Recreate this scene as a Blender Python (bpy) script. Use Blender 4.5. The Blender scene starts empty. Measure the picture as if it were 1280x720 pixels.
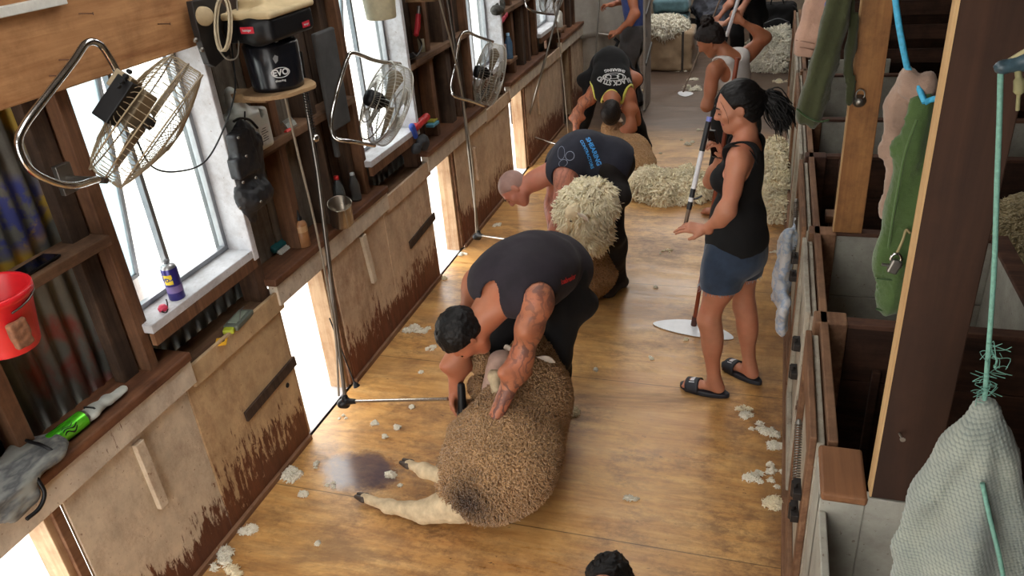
import bpy, bmesh, math, random
import numpy as np
from mathutils import Vector, Matrix, noise
from mathutils.bvhtree import BVHTree

random.seed(7)
SC = bpy.context.scene
COL = SC.collection
V = Vector

# ------------------------------------------------------------------ camera
CAM_H = 2.62
FPX = 977.0
def _unit(v): return v / np.linalg.norm(v)
def _dcam(px, py): return _unit(np.array([(px - 640.0) / FPX, -(py - 360.0) / FPX, -1.0]))
_down = _dcam(805, 2205)
_fy = _dcam(985, -190); _fy = _unit(_fy - _down * (_fy @ _down))
_up = -_down
ROT = np.array([np.cross(_fy, _up), _fy, _up])
def _ray(px, py): return ROT @ _dcam(px, py)
def onZ(px, py, z=0.0):
    r = _ray(px, py); t = (z - CAM_H) / r[2]; return V((r[0] * t, r[1] * t, z))
def onX(px, py, x):
    r = _ray(px, py); t = x / r[0]; return V((x, r[1] * t, CAM_H + r[2] * t))
def onY(px, py, y):
    r = _ray(px, py); t = y / r[1]; return V((r[0] * t, y, CAM_H + r[2] * t))

cam_data = bpy.data.cameras.new('camera')
cam = bpy.data.objects.new('camera', cam_data)
COL.objects.link(cam)
cam_data.sensor_width = 36.0
cam_data.lens = FPX / 1280.0 * 36.0
cam_data.clip_start = 0.05
cam_data.clip_end = 300
cam.matrix_world = Matrix.Translation((0, 0, CAM_H)) @ Matrix([list(r) for r in ROT]).to_4x4()
SC.camera = cam
SC.view_settings.view_transform = 'Standard'
SC.view_settings.look = 'None'
SC.view_settings.gamma = 1.0
SC.view_settings.use_curve_mapping = False

# ------------------------------------------------------------------ objects
def tag(o, label=None, cat=None, group=None, kind=None):
    if label: o['label'] = label
    if cat: o['category'] = cat
    if group: o['group'] = group
    if kind: o['kind'] = kind
    return o
def thing(name, label, cat, loc=(0, 0, 0), rotz=0.0, group=None):
    o = bpy.data.objects.new(name, None)
    o.empty_display_size = 0.05
    COL.objects.link(o)
    o.location = loc
    o.rotation_euler = (0, 0, rotz)
    return tag(o, label, cat, group)
def link(name, me, mat=None, parent=None, world=True):
    """link a mesh whose vertices are in world space (world=True) or local to its parent"""
    o = bpy.data.objects.new(name, me)
    COL.objects.link(o)
    if mat is not None:
        for m in (mat if isinstance(mat, (list, tuple)) else [mat]):
            me.materials.append(m)
    if parent is not None:
        o.parent = parent
        if world:
            q = parent; w = V((0, 0, 0))
            while q is not None:
                w += q.location; q = q.parent
            o.location = -w
    return o
def copy_tree(o, parent=None):
    c = o.copy(); COL.objects.link(c); c.parent = parent
    for ch in list(o.children):
        copy_tree(ch, c)
    return c

def frame_of(d):
    d = V(d).normalized()
    a = V((0, 0, 1)) if abs(d.z) < 0.9 else V((1, 0, 0))
    u = d.cross(a).normalized()
    return u, d.cross(u).normalized(), d

class MB:
    def __init__(s): s.v = []; s.f = []; s.sm = []
    def add(s, vs, fs, smooth=False):
        n = len(s.v); s.v += [tuple(p) for p in vs]
        s.f += [tuple(n + i for i in f) for f in fs]; s.sm += [smooth] * len(fs); return s
    def box(s, a, b):
        x0, y0, z0 = a; x1, y1, z1 = b
        if x0 > x1: x0, x1 = x1, x0
        if y0 > y1: y0, y1 = y1, y0
        if z0 > z1: z0, z1 = z1, z0
        vs = [(x0,y0,z0),(x1,y0,z0),(x1,y1,z0),(x0,y1,z0),(x0,y0,z1),(x1,y0,z1),(x1,y1,z1),(x0,y1,z1)]
        return s.add(vs, [(0,3,2,1),(4,5,6,7),(0,1,5,4),(1,2,6,5),(2,3,7,6),(3,0,4,7)])
    def obox(s, c, size, M=None):
        c = V(c); hx, hy, hz = [k / 2 for k in size]
        vs = []
        for z in (-hz, hz):
            for x, y in ((-hx,-hy),(hx,-hy),(hx,hy),(-hx,hy)):
                p = V((x, y, z)); p = (M @ p) if M is not None else p
                vs.append(c + p)
        return s.add(vs, [(0,3,2,1),(4,5,6,7),(0,1,5,4),(1,2,6,5),(2,3,7,6),(3,0,4,7)])
    def bar(s, p0, p1, w, t, up=(0, 0, 1)):
        """a plank from p0 to p1, w wide across, t thick along up"""
        p0, p1, up = V(p0), V(p1), V(up)
        d = (p1 - p0).normalized(); a = d.cross(up).normalized(); b = a.cross(d).normalized()
        vs = []
        for p in (p0, p1):
            for i, j in ((-1,-1),(1,-1),(1,1),(-1,1)):
                vs.append(p + a * (i * w / 2) + b * (j * t / 2))
        return s.add(vs, [(0,1,2,3),(7,6,5,4),(0,4,5,1),(1,5,6,2),(2,6,7,3),(3,7,4,0)])
    def cyl(s, p0, p1, r0, r1=None, n=16, caps=True):
        r1 = r0 if r1 is None else r1
        u, w, d = frame_of(V(p1) - V(p0)); vs = []
        for p, r in ((V(p0), r0), (V(p1), r1)):
            for i in range(n):
                a = 2 * math.pi * i / n; vs.append(p + u * (r * math.cos(a)) + w * (r * math.sin(a)))
        s.add(vs, [(i, (i + 1) % n, n + (i + 1) % n, n + i) for i in range(n)], True)
        if caps:
            s.add(vs[:n], [tuple(reversed(range(n)))]); s.add(vs[n:], [tuple(range(n))])
        return s
    def tube(s, pts, r, n=8, closed=False, caps=True):
        pts = [V(p) for p in pts]; m = len(pts); rs = r if isinstance(r, (list, tuple)) else [r] * m
        u = None; vs = []
        for i, p in enumerate(pts):
            if closed: d = pts[(i + 1) % m] - pts[i - 1]
            else: d = pts[min(i + 1, m - 1)] - pts[max(i - 1, 0)]
            d = d.normalized() if d.length > 1e-9 else V((0, 0, 1))
            if u is None: u = frame_of(d)[0]
            u = (u - d * u.dot(d)); u = u.normalized() if u.length > 1e-6 else frame_of(d)[0]
            w = d.cross(u)
            for k in range(n):
                a = 2 * math.pi * k / n; vs.append(p + u * (rs[i] * math.cos(a)) + w * (rs[i] * math.sin(a)))
        fs = []
        for i in range(m if closed else m - 1):
            j = (i + 1) % m
            for k in range(n): fs.append((i*n+k, i*n+(k+1) % n, j*n+(k+1) % n, j*n+k))
        s.add(vs, fs, True)
        if caps and not closed:
            s.add(vs[:n], [tuple(reversed(range(n)))]); s.add(vs[-n:], [tuple(range(n))])
        return s
    def lathe(s, prof, c=(0, 0, 0), axis=(0, 0, 1), n=24, smooth=True):
        """prof: list of (radius, height along axis)"""
        u, w, d = frame_of(axis); c = V(c); vs = []
        for r, h in prof:
            for i in range(n):
                a = 2 * math.pi * i / n
                vs.append(c + d * h + u * (r * math.cos(a)) + w * (r * math.sin(a)))
        fs = []
        for j in range(len(prof) - 1):
            for i in range(n): fs.append((j*n+i, j*n+(i+1) % n, (j+1)*n+(i+1) % n, (j+1)*n+i))
        return s.add(vs, fs, smooth)
    def prism(s, pts, thick):
        """closed 3-D outline extruded by the vector thick"""
        pts = [V(p) for p in pts]; t = V(thick); n = len(pts)
        return s.add(pts + [p + t for p in pts], [tuple(reversed(range(n))), tuple(range(n, 2*n))] + [(i, (i+1) % n, n+(i+1) % n, n+i) for i in range(n)])
    def grid(s, f, nu, nv, smooth=True):
        vs = [f(i / nu, j / nv) for j in range(nv + 1) for i in range(nu + 1)]
        fs = [(j*(nu+1)+i, j*(nu+1)+i+1, (j+1)*(nu+1)+i+1, (j+1)*(nu+1)+i) for j in range(nv) for i in range(nu)]
        return s.add(vs, fs, smooth)
    def mesh(s, name):
        me = bpy.data.meshes.new(name); me.from_pydata(s.v, [], s.f)
        me.polygons.foreach_set('use_smooth', s.sm)
        bm = bmesh.new(); bm.from_mesh(me); bmesh.ops.recalc_face_normals(bm, faces=bm.faces); bm.to_mesh(me); bm.free()
        return me
    def build(s, name, mat, parent=None, world=True, bevel=0, solid=0, sub=0):
        o = link(name, s.mesh(name), mat, parent, world)
        if solid:
            m = o.modifiers.new('s', 'SOLIDIFY'); m.thickness = solid; m.offset = 0
        if bevel:
            m = o.modifiers.new('b', 'BEVEL'); m.width = bevel; m.segments = 2; m.limit_method = 'ANGLE'; m.angle_limit = 0.7
        if sub:
            m = o.modifiers.new('u', 'SUBSURF'); m.levels = sub; m.render_levels = sub
        return o

def spline(pts, n=8):
    """Catmull-Rom through pts"""
    P = [V(p) for p in pts]; P = [2*P[0]-P[1]] + P + [2*P[-1]-P[-2]]; out = []
    for i in range(1, len(P) - 2):
        for k in range(n):
            t = k / n; a, b, c, d = P[i-1:i+3]
            out.append(0.5 * ((2*b) + (c-a)*t + (2*a-5*b+4*c-d)*t*t + (3*b-a-3*c+d)*t**3))
    out.append(P[-2]); return out

def struct(name, mb, mat, bevel=0.0, parent=None):
    o = mb.build(name, mat, parent, bevel=bevel)
    if parent is None: o['kind'] = 'structure'
    return o

# ------------------------------------------------------------------ materials
def srgb(r, g, b):
    f = lambda c: (c/255/12.92) if c/255 <= .04045 else ((c/255+.055)/1.055)**2.4
    return (f(r), f(g), f(b), 1)
class NT:
    def __init__(s, name):
        s.m = bpy.data.materials.new(name); s.m.use_nodes = True
        s.t = s.m.node_tree; s.n = s.t.nodes; s.b = s.n['Principled BSDF']; s._tc = None
    def node(s, typ, **kw):
        x = s.n.new(typ)
        for k, v in kw.items():
            if k in x.inputs.keys(): 
                s.set(x, k, v)
            else: setattr(x, k, v)
        return x
    def set(s, x, k, v):
        if hasattr(v, 'is_output') or isinstance(v, bpy.types.NodeSocket): s.t.links.new(v, x.inputs[k])
        else: x.inputs[k].default_value = v
    def coord(s, scale=(1, 1, 1), rot=(0, 0, 0), loc=(0, 0, 0)):
        if s._tc is None: s._tc = s.n.new('ShaderNodeTexCoord')
        mp = s.n.new('ShaderNodeMapping'); s.t.links.new(s._tc.outputs['Object'], mp.inputs[0])
        mp.inputs['Scale'].default_value = scale; mp.inputs['Rotation'].default_value = rot; mp.inputs['Location'].default_value = loc
        return mp.outputs[0]
    def noise(s, scale=5, detail=6, rough=.6, vec=None, dist=0):
        x = s.node('ShaderNodeTexNoise'); x.inputs['Scale'].default_value = scale; x.inputs['Detail'].default_value = detail
        x.inputs['Roughness'].default_value = rough; x.inputs['Distortion'].default_value = dist
        s.t.links.new(vec if vec is not None else s.coord(), x.inputs['Vector']); return x.outputs['Fac']
    def voro(s, scale=5, vec=None, feature='F1', rnd=1):
        x = s.n.new('ShaderNodeTexVoronoi'); x.feature = feature; x.inputs['Scale'].default_value = scale; x.inputs['Randomness'].default_value = rnd
        s.t.links.new(vec if vec is not None else s.coord(), x.inputs['Vector']); return x.outputs['Distance']
    def ramp(s, fac, stops):
        x = s.n.new('ShaderNodeValToRGB'); s.t.links.new(fac, x.inputs[0]); e = x.color_ramp.elements
        while len(e) < len(stops): e.new(0.5)
        for i, (p, c) in enumerate(stops):
            e[i].position = p; e[i].color = c if isinstance(c, (tuple, list)) else (c, c, c, 1)
        return x.outputs[0]
    def mix(s, fac, a, b, mode='MIX'):
        x = s.n.new('ShaderNodeMix'); x.data_type = 'RGBA'; x.blend_type = mode
        for i, v in ((0, fac), (6, a), (7, b)):
            if isinstance(v, bpy.types.NodeSocket): s.t.links.new(v, x.inputs[i])
            else: x.inputs[i].default_value = v
        return x.outputs[2]
    def math(s, op, a, b=0.0, c=None, clamp=False):
        x = s.n.new('ShaderNodeMath'); x.operation = op; x.use_clamp = clamp
        for i, v in enumerate((a, b) if c is None else (a, b, c)):
            if isinstance(v, bpy.types.NodeSocket): s.t.links.new(v, x.inputs[i])
            else: x.inputs[i].default_value = v
        return x.outputs[0]
    def sep(s, vec=None):
        x = s.n.new('ShaderNodeSeparateXYZ'); s.t.links.new(vec if vec is not None else s.coord(), x.inputs[0]); return x.outputs
    def attr(s, name):
        x = s.n.new('ShaderNodeAttribute'); x.attribute_name = name; return x.outputs['Fac']
    def bump(s, h, strength=.3, dist=.01):
        x = s.n.new('ShaderNodeBump'); x.inputs['Strength'].default_value = strength; x.inputs['Distance'].default_value = dist
        s.t.links.new(h, x.inputs['Height']); s.t.links.new(x.outputs[0], s.b.inputs['Normal'])
    def out(s, color, rough=.6, metal=0, **kw):
        s.set(s.b, 'Base Color', color); s.set(s.b, 'Roughness', rough); s.set(s.b, 'Metallic', metal)
        for k, v in kw.items(): s.set(s.b, k.replace('_', ' '), v)
        return s.m
MC = {}
def plain(name, rgb, rough=.5, metal=0, var=.12, scale=30, bump=0, **kw):
    if name in MC: return MC[name]
    t = NT(name); c = srgb(*rgb); d = tuple(k * (1 - var) for k in c[:3]) + (1,); l = tuple(min(1, k * (1 + var)) for k in c[:3]) + (1,)
    f = t.noise(scale, 4)
    if bump: t.bump(f, bump, .003)
    MC[name] = t.out(t.ramp(f, [(.3, d), (.7, l)]), rough, metal, **kw); return MC[name]
def wood(name, light, dark, axis='y', rough=.7, grain=1.0, stain=None, stain_amt=.5, spec=.3):
    """raw timber: grain stretched along axis, blotches, optional dirt"""
    if name in MC: return MC[name]
    t = NT(name); a = {'x': (.06, 1, 1), 'y': (1, .06, 1), 'z': (1, 1, .06)}[axis]
    v = t.coord(a)
    g = t.noise(28 * grain, 8, .65, v, .6); g2 = t.noise(90 * grain, 4, .7, v)
    g = t.math('ADD', t.math('MULTIPLY', g, .75), t.math('MULTIPLY', g2, .25))
    c = t.ramp(g, [(.34, srgb(*dark)), (.62, srgb(*light))])
    bl = t.noise(2.3, 5, .6)
    c = t.mix(t.math('MULTIPLY', t.ramp(bl, [(.35, 0), (.75, 1)]), .45), c, srgb(*dark))
    if stain:
        st = t.ramp(t.noise(5, 9, .72, t.coord(loc=(3, 1, 7))), [(.5 - .12 * stain_amt, 0), (.62, 1)])
        c = t.mix(t.math('MULTIPLY', st, stain_amt), c, srgb(*stain))
    t.bump(g, .35, .004)
    MC[name] = t.out(c, rough, Specular_IOR_Level=spec); return MC[name]
def painted(name, paint, under, worn=.45, axis='y', low=None, scrape=1.0, rough=.65, grime=.55):
    """old paint chipped to timber; low=(z0,z1): paint rubbed off below z1, all gone at z0"""
    if name in MC: return MC[name]
    t = NT(name); a = {'x': (.25, 1, 1), 'y': (1, .25, 1), 'z': (1, 1, .22)}[axis]
    v = t.coord(a)
    fine = t.noise(40 * scrape, 8, .75, v, .3); big = t.noise(3.1, 7, .65)
    f = t.math('ADD', t.math('MULTIPLY', fine, .62), t.math('MULTIPLY', big, .38))
    if low:
        z = t.sep()[2]
        k = t.node('ShaderNodeMapRange'); t.t.links.new(z, k.inputs[0])
        k.inputs[1].default_value = low[0]; k.inputs[2].default_value = low[1]; k.inputs[3].default_value = .30; k.inputs[4].default_value = -.06
        f = t.math('ADD', f, k.outputs[0])
    m = t.ramp(f, [(worn, 0), (worn + .035, 1)])
    pc = t.ramp(t.noise(6, 8, .7), [(.3, tuple(k * .66 for k in srgb(*paint)[:3]) + (1,)), (.65, srgb(*paint))])
    gr = t.ramp(t.noise(11, 9, .8, t.coord(tuple(.5 + .5 * q for q in a), loc=(5, 2, 9))), [(.45, 0), (.68, 1)])
    gb = t.ramp(t.noise(1.9, 4, .6, t.coord(loc=(2, 7, 4))), [(.38, .35), (.65, 1)])
    pc = t.mix(t.math('MULTIPLY', t.math('MULTIPLY', gr, gb), grime), pc, srgb(*under))
    # small dark specks
    sp = t.ramp(t.noise(60, 3, .6), [(.66, 0), (.7, 1)])
    pc = t.mix(t.math('MULTIPLY', sp, .6), pc, srgb(*under))
    uc = t.ramp(t.noise(25, 6, .7, v), [(.3, tuple(k * .5 for k in srgb(*under)[:3]) + (1,)), (.7, srgb(*under))])
    t.bump(t.math('SUBTRACT', t.math('MULTIPLY', fine, .4), m), .4, .003)
    MC[name] = t.out(t.mix(m, pc, uc), rough, Specular_IOR_Level=.3); return MC[name]
# ================================================================== SETTING
XW = -2.25          # board face of the left wall
PER = 1.92          # one shearing stand
# ---- materials of the building
M_beam = wood('beam_timber', (206, 156, 106), (138, 90, 54), 'y', .7, .5, (84, 50, 28), .3)
M_stud = wood('old_stud', (120, 88, 66), (62, 42, 32), 'z', .8, .6, (40, 28, 22), .5)
M_studl = wood('brown_stud', (134, 96, 68), (82, 54, 38), 'z', .8, .6, (50, 32, 22), .4)
M_jamb = wood('pale_jamb', (206, 182, 150), (150, 112, 78), 'z', .7, .6, (110, 72, 46), .4)
M_dark = wood('dark_boards', (98, 76, 60), (46, 34, 27), 'z', .85, .6, (24, 18, 15), .5)
M_grey = wood('grey_boards', (150, 140, 126), (92, 80, 68), 'z', .85, .6, (48, 38, 32), .4)
M_shelf = wood('shelf_timber', (140, 108, 82), (84, 58, 42), 'y', .8, .6, (44, 30, 22), .5)
M_ledge = wood('ledge_timber', (134, 92, 66), (80, 48, 32), 'y', .6, .5, (50, 28, 18), .5)
M_fascia = painted('fascia_paint', (214, 200, 180), (112, 70, 48), .60, 'z', None)
M_pA = painted('panel_paint_pale', (214, 198, 174), (108, 66, 46), .62, 'z', (.0, .42))
M_pB = painted('panel_paint_dirty', (206, 176, 136), (116, 72, 48), .585, 'z', (-.1, .55), grime=.9)
M_pC = painted('panel_paint_mid', (208, 182, 154), (118, 70, 48), .60, 'z', (-.02, .5), grime=.75)
M_white = painted('sill_paint', (214, 214, 218), (120, 96, 80), .66, 'y')
M_penw = painted('pen_paint_white', (172, 169, 157), (92, 60, 44), .68, 'x', grime=.3)
M_penb = wood('pen_boards_brown', (88, 58, 42), (44, 27, 19), 'x', .8, .6, (26, 17, 13), .6)
M_penr = wood('pen_rail_brown', (104, 70, 52), (58, 36, 27), 'x', .8, .5, (34, 22, 17), .5)
M_pent = wood('pen_edge_timber', (148, 112, 84), (96, 62, 42), 'y', .7, .6, (50, 32, 22), .4)
M_paintgate = painted('gate_paint_grey', (176, 168, 152), (92, 62, 44), .58, 'z')
M_post = wood('post_dark', (92, 62, 42), (52, 33, 23), 'z', .7, .4, (34, 21, 15), .4)
M_postl = wood('post_orange', (176, 126, 74), (120, 76, 40), 'z', .6, .45, (62, 38, 22), .4)
M_postedge = wood('post_pale_edge', (206, 172, 124), (160, 122, 80), 'z', .6, .5)

def iron_mat(name, graffiti=False, tone=(118, 116, 110)):
    t = NT(name)
    n = t.noise(3, 8, .7); st = t.noise(6, 6, .7, t.coord((1, 1, .15)))
    c = t.ramp(t.math('ADD', t.math('MULTIPLY', n, .5), t.math('MULTIPLY', st, .5)), [(.35, srgb(*[int(k * .55) for k in tone])), (.65, srgb(*tone))])
    if graffiti:
        wob = t.noise(5, 3, .6)
        x, y, z = t.sep(t.coord())
        def ring(cy, cz, r, w, a=0.0):
            dy = t.math('SUBTRACT', y, cy); dz = t.math('SUBTRACT', z, cz)
            d = t.math('SQRT', t.math('ADD', t.math('MULTIPLY', dy, dy), t.math('MULTIPLY', dz, dz)))
            d = t.math('ADD', d, t.math('MULTIPLY', t.math('SUBTRACT', wob, .5), .12))
            e = t.math('ABSOLUTE', t.math('SUBTRACT', d, r))
            return t.ramp(e, [(w * .5, 1), (w, 0)])
        c = t.mix(t.math('MULTIPLY', ring(1.74, 1.86, .27, .035), .8), c, srgb(196, 160, 40))
        bl = t.math('MULTIPLY', ring(1.84, 1.74, .06, .10), t.ramp(t.noise(14, 4, .6), [(.42, 0), (.52, 1)]))
        c = t.mix(t.math('MULTIPLY', bl, .8), c, srgb(46, 62, 150))
        zz = t.ramp(z, [(.2, 0), (.21, 0)])
        rd = t.math('MULTIPLY', t.math('ADD', ring(1.78, 1.20, .10, .06), ring(1.96, 1.06, .10, .06), clamp=True), t.ramp(t.noise(9, 5, .7, t.coord((1, 1, .4))), [(.40, 0), (.58, 1)]))
        c = t.mix(t.math('MULTIPLY', rd, .75), c, srgb(150, 58, 40))
    return t.out(c, .55, .35)
M_iron = iron_mat('corrugated_iron'); M_irong = iron_mat('painted_corrugated_iron', True, (138, 138, 130))

# ---- floor: sheets of varnished ply, worn and stained
def floor_mat():
    t = NT('worn_floor_ply')
    x, y, z = t.sep(t.coord())
    v = t.coord((.10, 1, 1)); g = t.noise(24, 8, .62, v, .8); g2 = t.noise(75, 5, .65, v)
    gr = t.math('ADD', t.math('MULTIPLY', g, .7), t.math('MULTIPLY', g2, .3))
    wn = t.n.new('ShaderNodeTexWave'); wn.bands_direction = 'Y'; wn.inputs['Scale'].default_value = 1.7; wn.inputs['Distortion'].default_value = 9; wn.inputs['Detail'].default_value = 3; wn.inputs['Detail Scale'].default_value = .8
    t.t.links.new(t.coord((.25, 1, 1)), wn.inputs['Vector'])
    gr = t.math('ADD', t.math('MULTIPLY', gr, .93), t.math('MULTIPLY', wn.outputs['Fac'], .07))
    c = t.ramp(gr, [(.30, srgb(180, 128, 70)), (.50, srgb(210, 162, 98)), (.70, srgb(226, 184, 122))])
    # broad reddish wear
    c = t.mix(t.math('MULTIPLY', t.ramp(t.noise(1.1, 6, .6), [(.42, 0), (.66, 1)]), .5), c, srgb(150, 92, 46))
    # trodden dirt: flat smears along the grain
    d = t.noise(2.0, 10, .74, t.coord((.45, 1, 1), loc=(2, 5, 0)), .5)
    dirt = t.ramp(d, [(.51, 0), (.63, 1)])
    # strong wear across the shed near the middle stand
    band = t.ramp(t.math('ABSOLUTE', t.math('SUBTRACT', y, t.math('ADD', 4.35, t.math('MULTIPLY', t.noise(1.3, 3), .5)))), [(.15, 1), (.75, 0)])
    dirt = t.math('MAXIMUM', dirt, t.math('MULTIPLY', band, t.ramp(t.noise(5, 8, .75, t.coord((.35, 1, 1))), [(.36, 0), (.62, .8)])))
    c = t.mix(t.math('MULTIPLY', dirt, .6), c, srgb(104, 74, 54))
    mot = t.ramp(t.noise(13, 9, .8, t.coord((.6, 1, 1), loc=(9, 3, 1))), [(.44, 0), (.60, 1)]); c = t.mix(t.math('MULTIPLY', t.math('MULTIPLY', mot, t.ramp(t.noise(1.7, 4, .6, t.coord(loc=(1, 8, 2))), [(.4, .1), (.62, 1)])), .7), c, srgb(98, 64, 42))
    # along the pen gates
    e = t.math('ADD', x, t.math('MULTIPLY', t.math('SUBTRACT', t.noise(4, 7, .7, t.coord((1, .5, 1))), .5), 1.3))
    c = t.mix(t.math('MULTIPLY', t.ramp(e, [(0.0, 0), (.3, 1)]), .55), c, srgb(88, 58, 42))
    # specks of dung and short scratches
    sp = t.ramp(t.noise(48, 4, .6, t.coord((.45, 1, 1))), [(.65, 0), (.70, 1)]); spa = t.ramp(t.noise(1.6, 3, .6), [(.45, 0), (.6, 1)])
    c = t.mix(t.math('MULTIPLY', t.math('MULTIPLY', sp, spa), .85), c, srgb(58, 34, 20))
    # old dark boards past the third stand
    far = t.ramp(t.math('MULTIPLY', t.math('ADD', y, t.math('MULTIPLY', t.noise(2, 4), .6)), .1), [(.80, 0), (.90, 1)])
    fc = t.ramp(g, [(.3, srgb(72, 56, 46)), (.7, srgb(112, 92, 78))])
    c = t.mix(far, c, fc)
    # bluish, smoother patch by the first sheep
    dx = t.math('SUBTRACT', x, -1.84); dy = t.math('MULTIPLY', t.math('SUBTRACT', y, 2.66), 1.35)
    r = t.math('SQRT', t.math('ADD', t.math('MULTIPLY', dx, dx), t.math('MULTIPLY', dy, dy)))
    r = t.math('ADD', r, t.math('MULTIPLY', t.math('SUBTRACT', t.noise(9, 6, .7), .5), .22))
    patch = t.ramp(r, [(.15, 1), (.24, 0)])
    c = t.mix(t.math('MULTIPLY', patch, .8), c, srgb(74, 70, 84))
    # sheet joints every 1.2 m
    jo = t.math('ABSOLUTE', t.math('SUBTRACT', t.math('FRACT', t.math('DIVIDE', t.math('ADD', y, -2.48 + 12), 1.2)), .5))
    jm = t.ramp(jo, [(.4965, 0), (.4975, 1)])
    c = t.mix(t.math('MULTIPLY', jm, .8), c, srgb(40, 24, 14))
    t.bump(t.math('SUBTRACT', gr, t.math('MULTIPLY', jm, .6)), .22, .004)
    ro = t.ramp(t.math('ADD', t.math('MULTIPLY', d, .7), t.math('MULTIPLY', g, .3)), [(.35, .24), (.65, .55)])
    ro = t.mix(patch, ro, (.12, .12, .12, 1))
    return t.out(c, ro, Specular_IOR_Level=.55)
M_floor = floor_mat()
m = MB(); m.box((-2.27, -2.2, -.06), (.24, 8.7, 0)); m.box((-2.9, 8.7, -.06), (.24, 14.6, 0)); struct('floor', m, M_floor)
# slatted pen floor
M_slat = wood('pen_slats', (74, 54, 40), (34, 24, 18), 'x', .8, .6)
m = MB()
y = -1.0
while y < 14.5:
    m.box((.25, y, -.05), (4.2, y + .055, -.012)); y += .07
struct('floor_pen', m, M_slat)
m = MB(); m.box((.25, -2.2, -.9), (4.2, 14.6, -.85)); struct('floor_under_pen', m, plain('dark_earth', (40, 32, 26), .9))

# ---- left wall: plinth panels
def bay(j): return j * PER
ybeg = -1.0
# battens and panels between the let-go openings
def panel(y0, y1, mat, z1=.85, wob=0):
    m = MB(); m.box((XW - .02, y0 + .003, .012), (XW, y1 - .003, z1)); return m
for j in range(-1, 4):
    o = bay(j)
    m = panel(3.38 + o, 4.06 + o, None); struct('wall_panel', m, M_pA if j == -1 else M_pC, .003)
    m = panel(4.06 + o, 4.77 + o, None, .87)
    struct('wall_panel', m, M_pB if j == -1 else M_pC, .003)
# door posts either side of each opening, and jamb linings of pale ply
for j in range(-2, 4):
    o = bay(j)
    m = MB(); m.box((XW - .13, 3.31 + o, 0), (XW - .022, 3.38 + o, .86)); m.box((XW - .13, 2.86 + o, 0), (XW - .03, 2.90 + o, .86)); struct('trim_opening', m, M_jamb, .003)
    m = MB(); m.box((XW - .02, 3.335 + o, .012), (XW - .002, 3.372 + o, .85)); struct('trim_opening', m, M_pent, .003)
    m = MB(); m.box((XW - .16, 2.85 + o, -.03), (XW + .0, 3.38 + o, .0)); struct('trim_threshold', m, M_white, .002)
# skirting strip
for j in range(-1, 4):
    o = bay(j); m = MB(); m.box((XW, 3.37 + o, 0), (XW + .02, 4.76 + o, .03)); struct('baseboard_left', m, M_pent, .003)
# ledge on top with its white fascia
for j in range(-1, 4):
    o = bay(j)
    m = MB(); m.box((XW - .16, 2.82 + o, .945), (XW + .045, 4.10 + o, .985)); struct('wall_ledge', m, M_ledge, .008)
    m = MB(); m.box((XW - .022, 2.84 + o, .83), (XW + .03, 4.10 + o, .944)); struct('wall_fascia', m, M_fascia, .004)
    # the lower ledge of the next half
    m = MB(); m.box((XW - .16, 4.10 + o, .865), (XW + .0, 4.82 + o, .89)); struct('wall_ledge', m, M_shelf, .004)
    m = MB(); m.box((XW - .0, 4.10 + o, .80), (XW + .018, 4.80 + o, .905)); struct('wall_fascia', m, M_pB if j == -1 else M_pC, .004)
# ---- studs
def stud(y, w=.05, z0=.86, z1=3.35, mat=None, d=.10, name='wall_stud', x=XW - .02):
    m = MB(); m.box((x - d, y - w / 2, z0), (x, y + w / 2, z1)); return struct(name, m, mat or M_stud, .003)
for j in range(-2, 4):
    o = bay(j)
    stud(2.045 + o, .045, mat=M_studl); stud(1.97 + o, .08, mat=M_dark, d=.05, x=XW - .07)
    stud(2.80 + o, .07); stud(3.20 + o, .06, mat=M_studl); 
    if j >= 0: stud(3.54 + o, .09, mat=M_dark, x=XW - .03)
    if j >= 1: stud(3.70 + o, .05)
    if j == -1: stud(3.40 + o, .06, z1=1.54, mat=M_studl, x=XW - .06, d=.08)
# nogging shelves between studs
for j in range(-2, 4):
    o = bay(j)
    m = MB(); m.box((XW - .14, 3.24 + o - PER + .02 - .35, 1.545), (XW + .01, 3.94 + o - PER, 1.585))
    if j >= -1: struct('wall_shelf', m, M_shelf, .004)
    m = MB(); m.box((XW - .14, 2.83 + o, 1.53), (XW + .0, 3.22 + o, 1.57)); struct('wall_shelf', m, M_shelf, .004)
# ---- outer skin of corrugated iron and boards
def corrugated(name, y0, y1, z0, z1, mat, x=-2.41, pitch=.076, amp=.012):
    n = max(4, int((y1 - y0) / pitch * 8)); m = MB()
    m.grid(lambda u, w: V((x + amp * math.cos((y0 + (y1 - y0) * u) / pitch * 2 * math.pi), y0 + (y1 - y0) * u, z0 + (z1 - z0) * w)), n, 1)
    o = m.build(name, mat, solid=.003); o['kind'] = 'structure'; return o
for j in range(-2, 4):
    o = bay(j)
    corrugated('wall_iron', 2.06 + o, 2.78 + o, .84, 1.15, M_iron)                        # under the window
    corrugated('wall_iron', 2.72 + o - PER, 2.06 + o, .84, 3.35, M_irong if j == 0 else M_iron)
m = MB(); m.box((-2.43, -2.2, 2.10), (-2.40, 8.7, 3.4)); struct('wall_left_upper', m, M_dark)
# board linings of the bays beyond the first window
for j in range(0, 4):
    o = bay(j); y = 2.83
    k = 0
    while y < 3.95:
        w = .12 + .03 * math.sin(7 * y + j)
        m = MB(); m.box((-2.395, y + o, .88), (-2.375 - .004 * (k % 2), y + w - .006 + o, 3.3)); struct('wall_board', m, (M_grey if j == 0 and y < 3.45 else M_dark if k % 3 else M_stud), .002)
        y += w; k += 1
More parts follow.
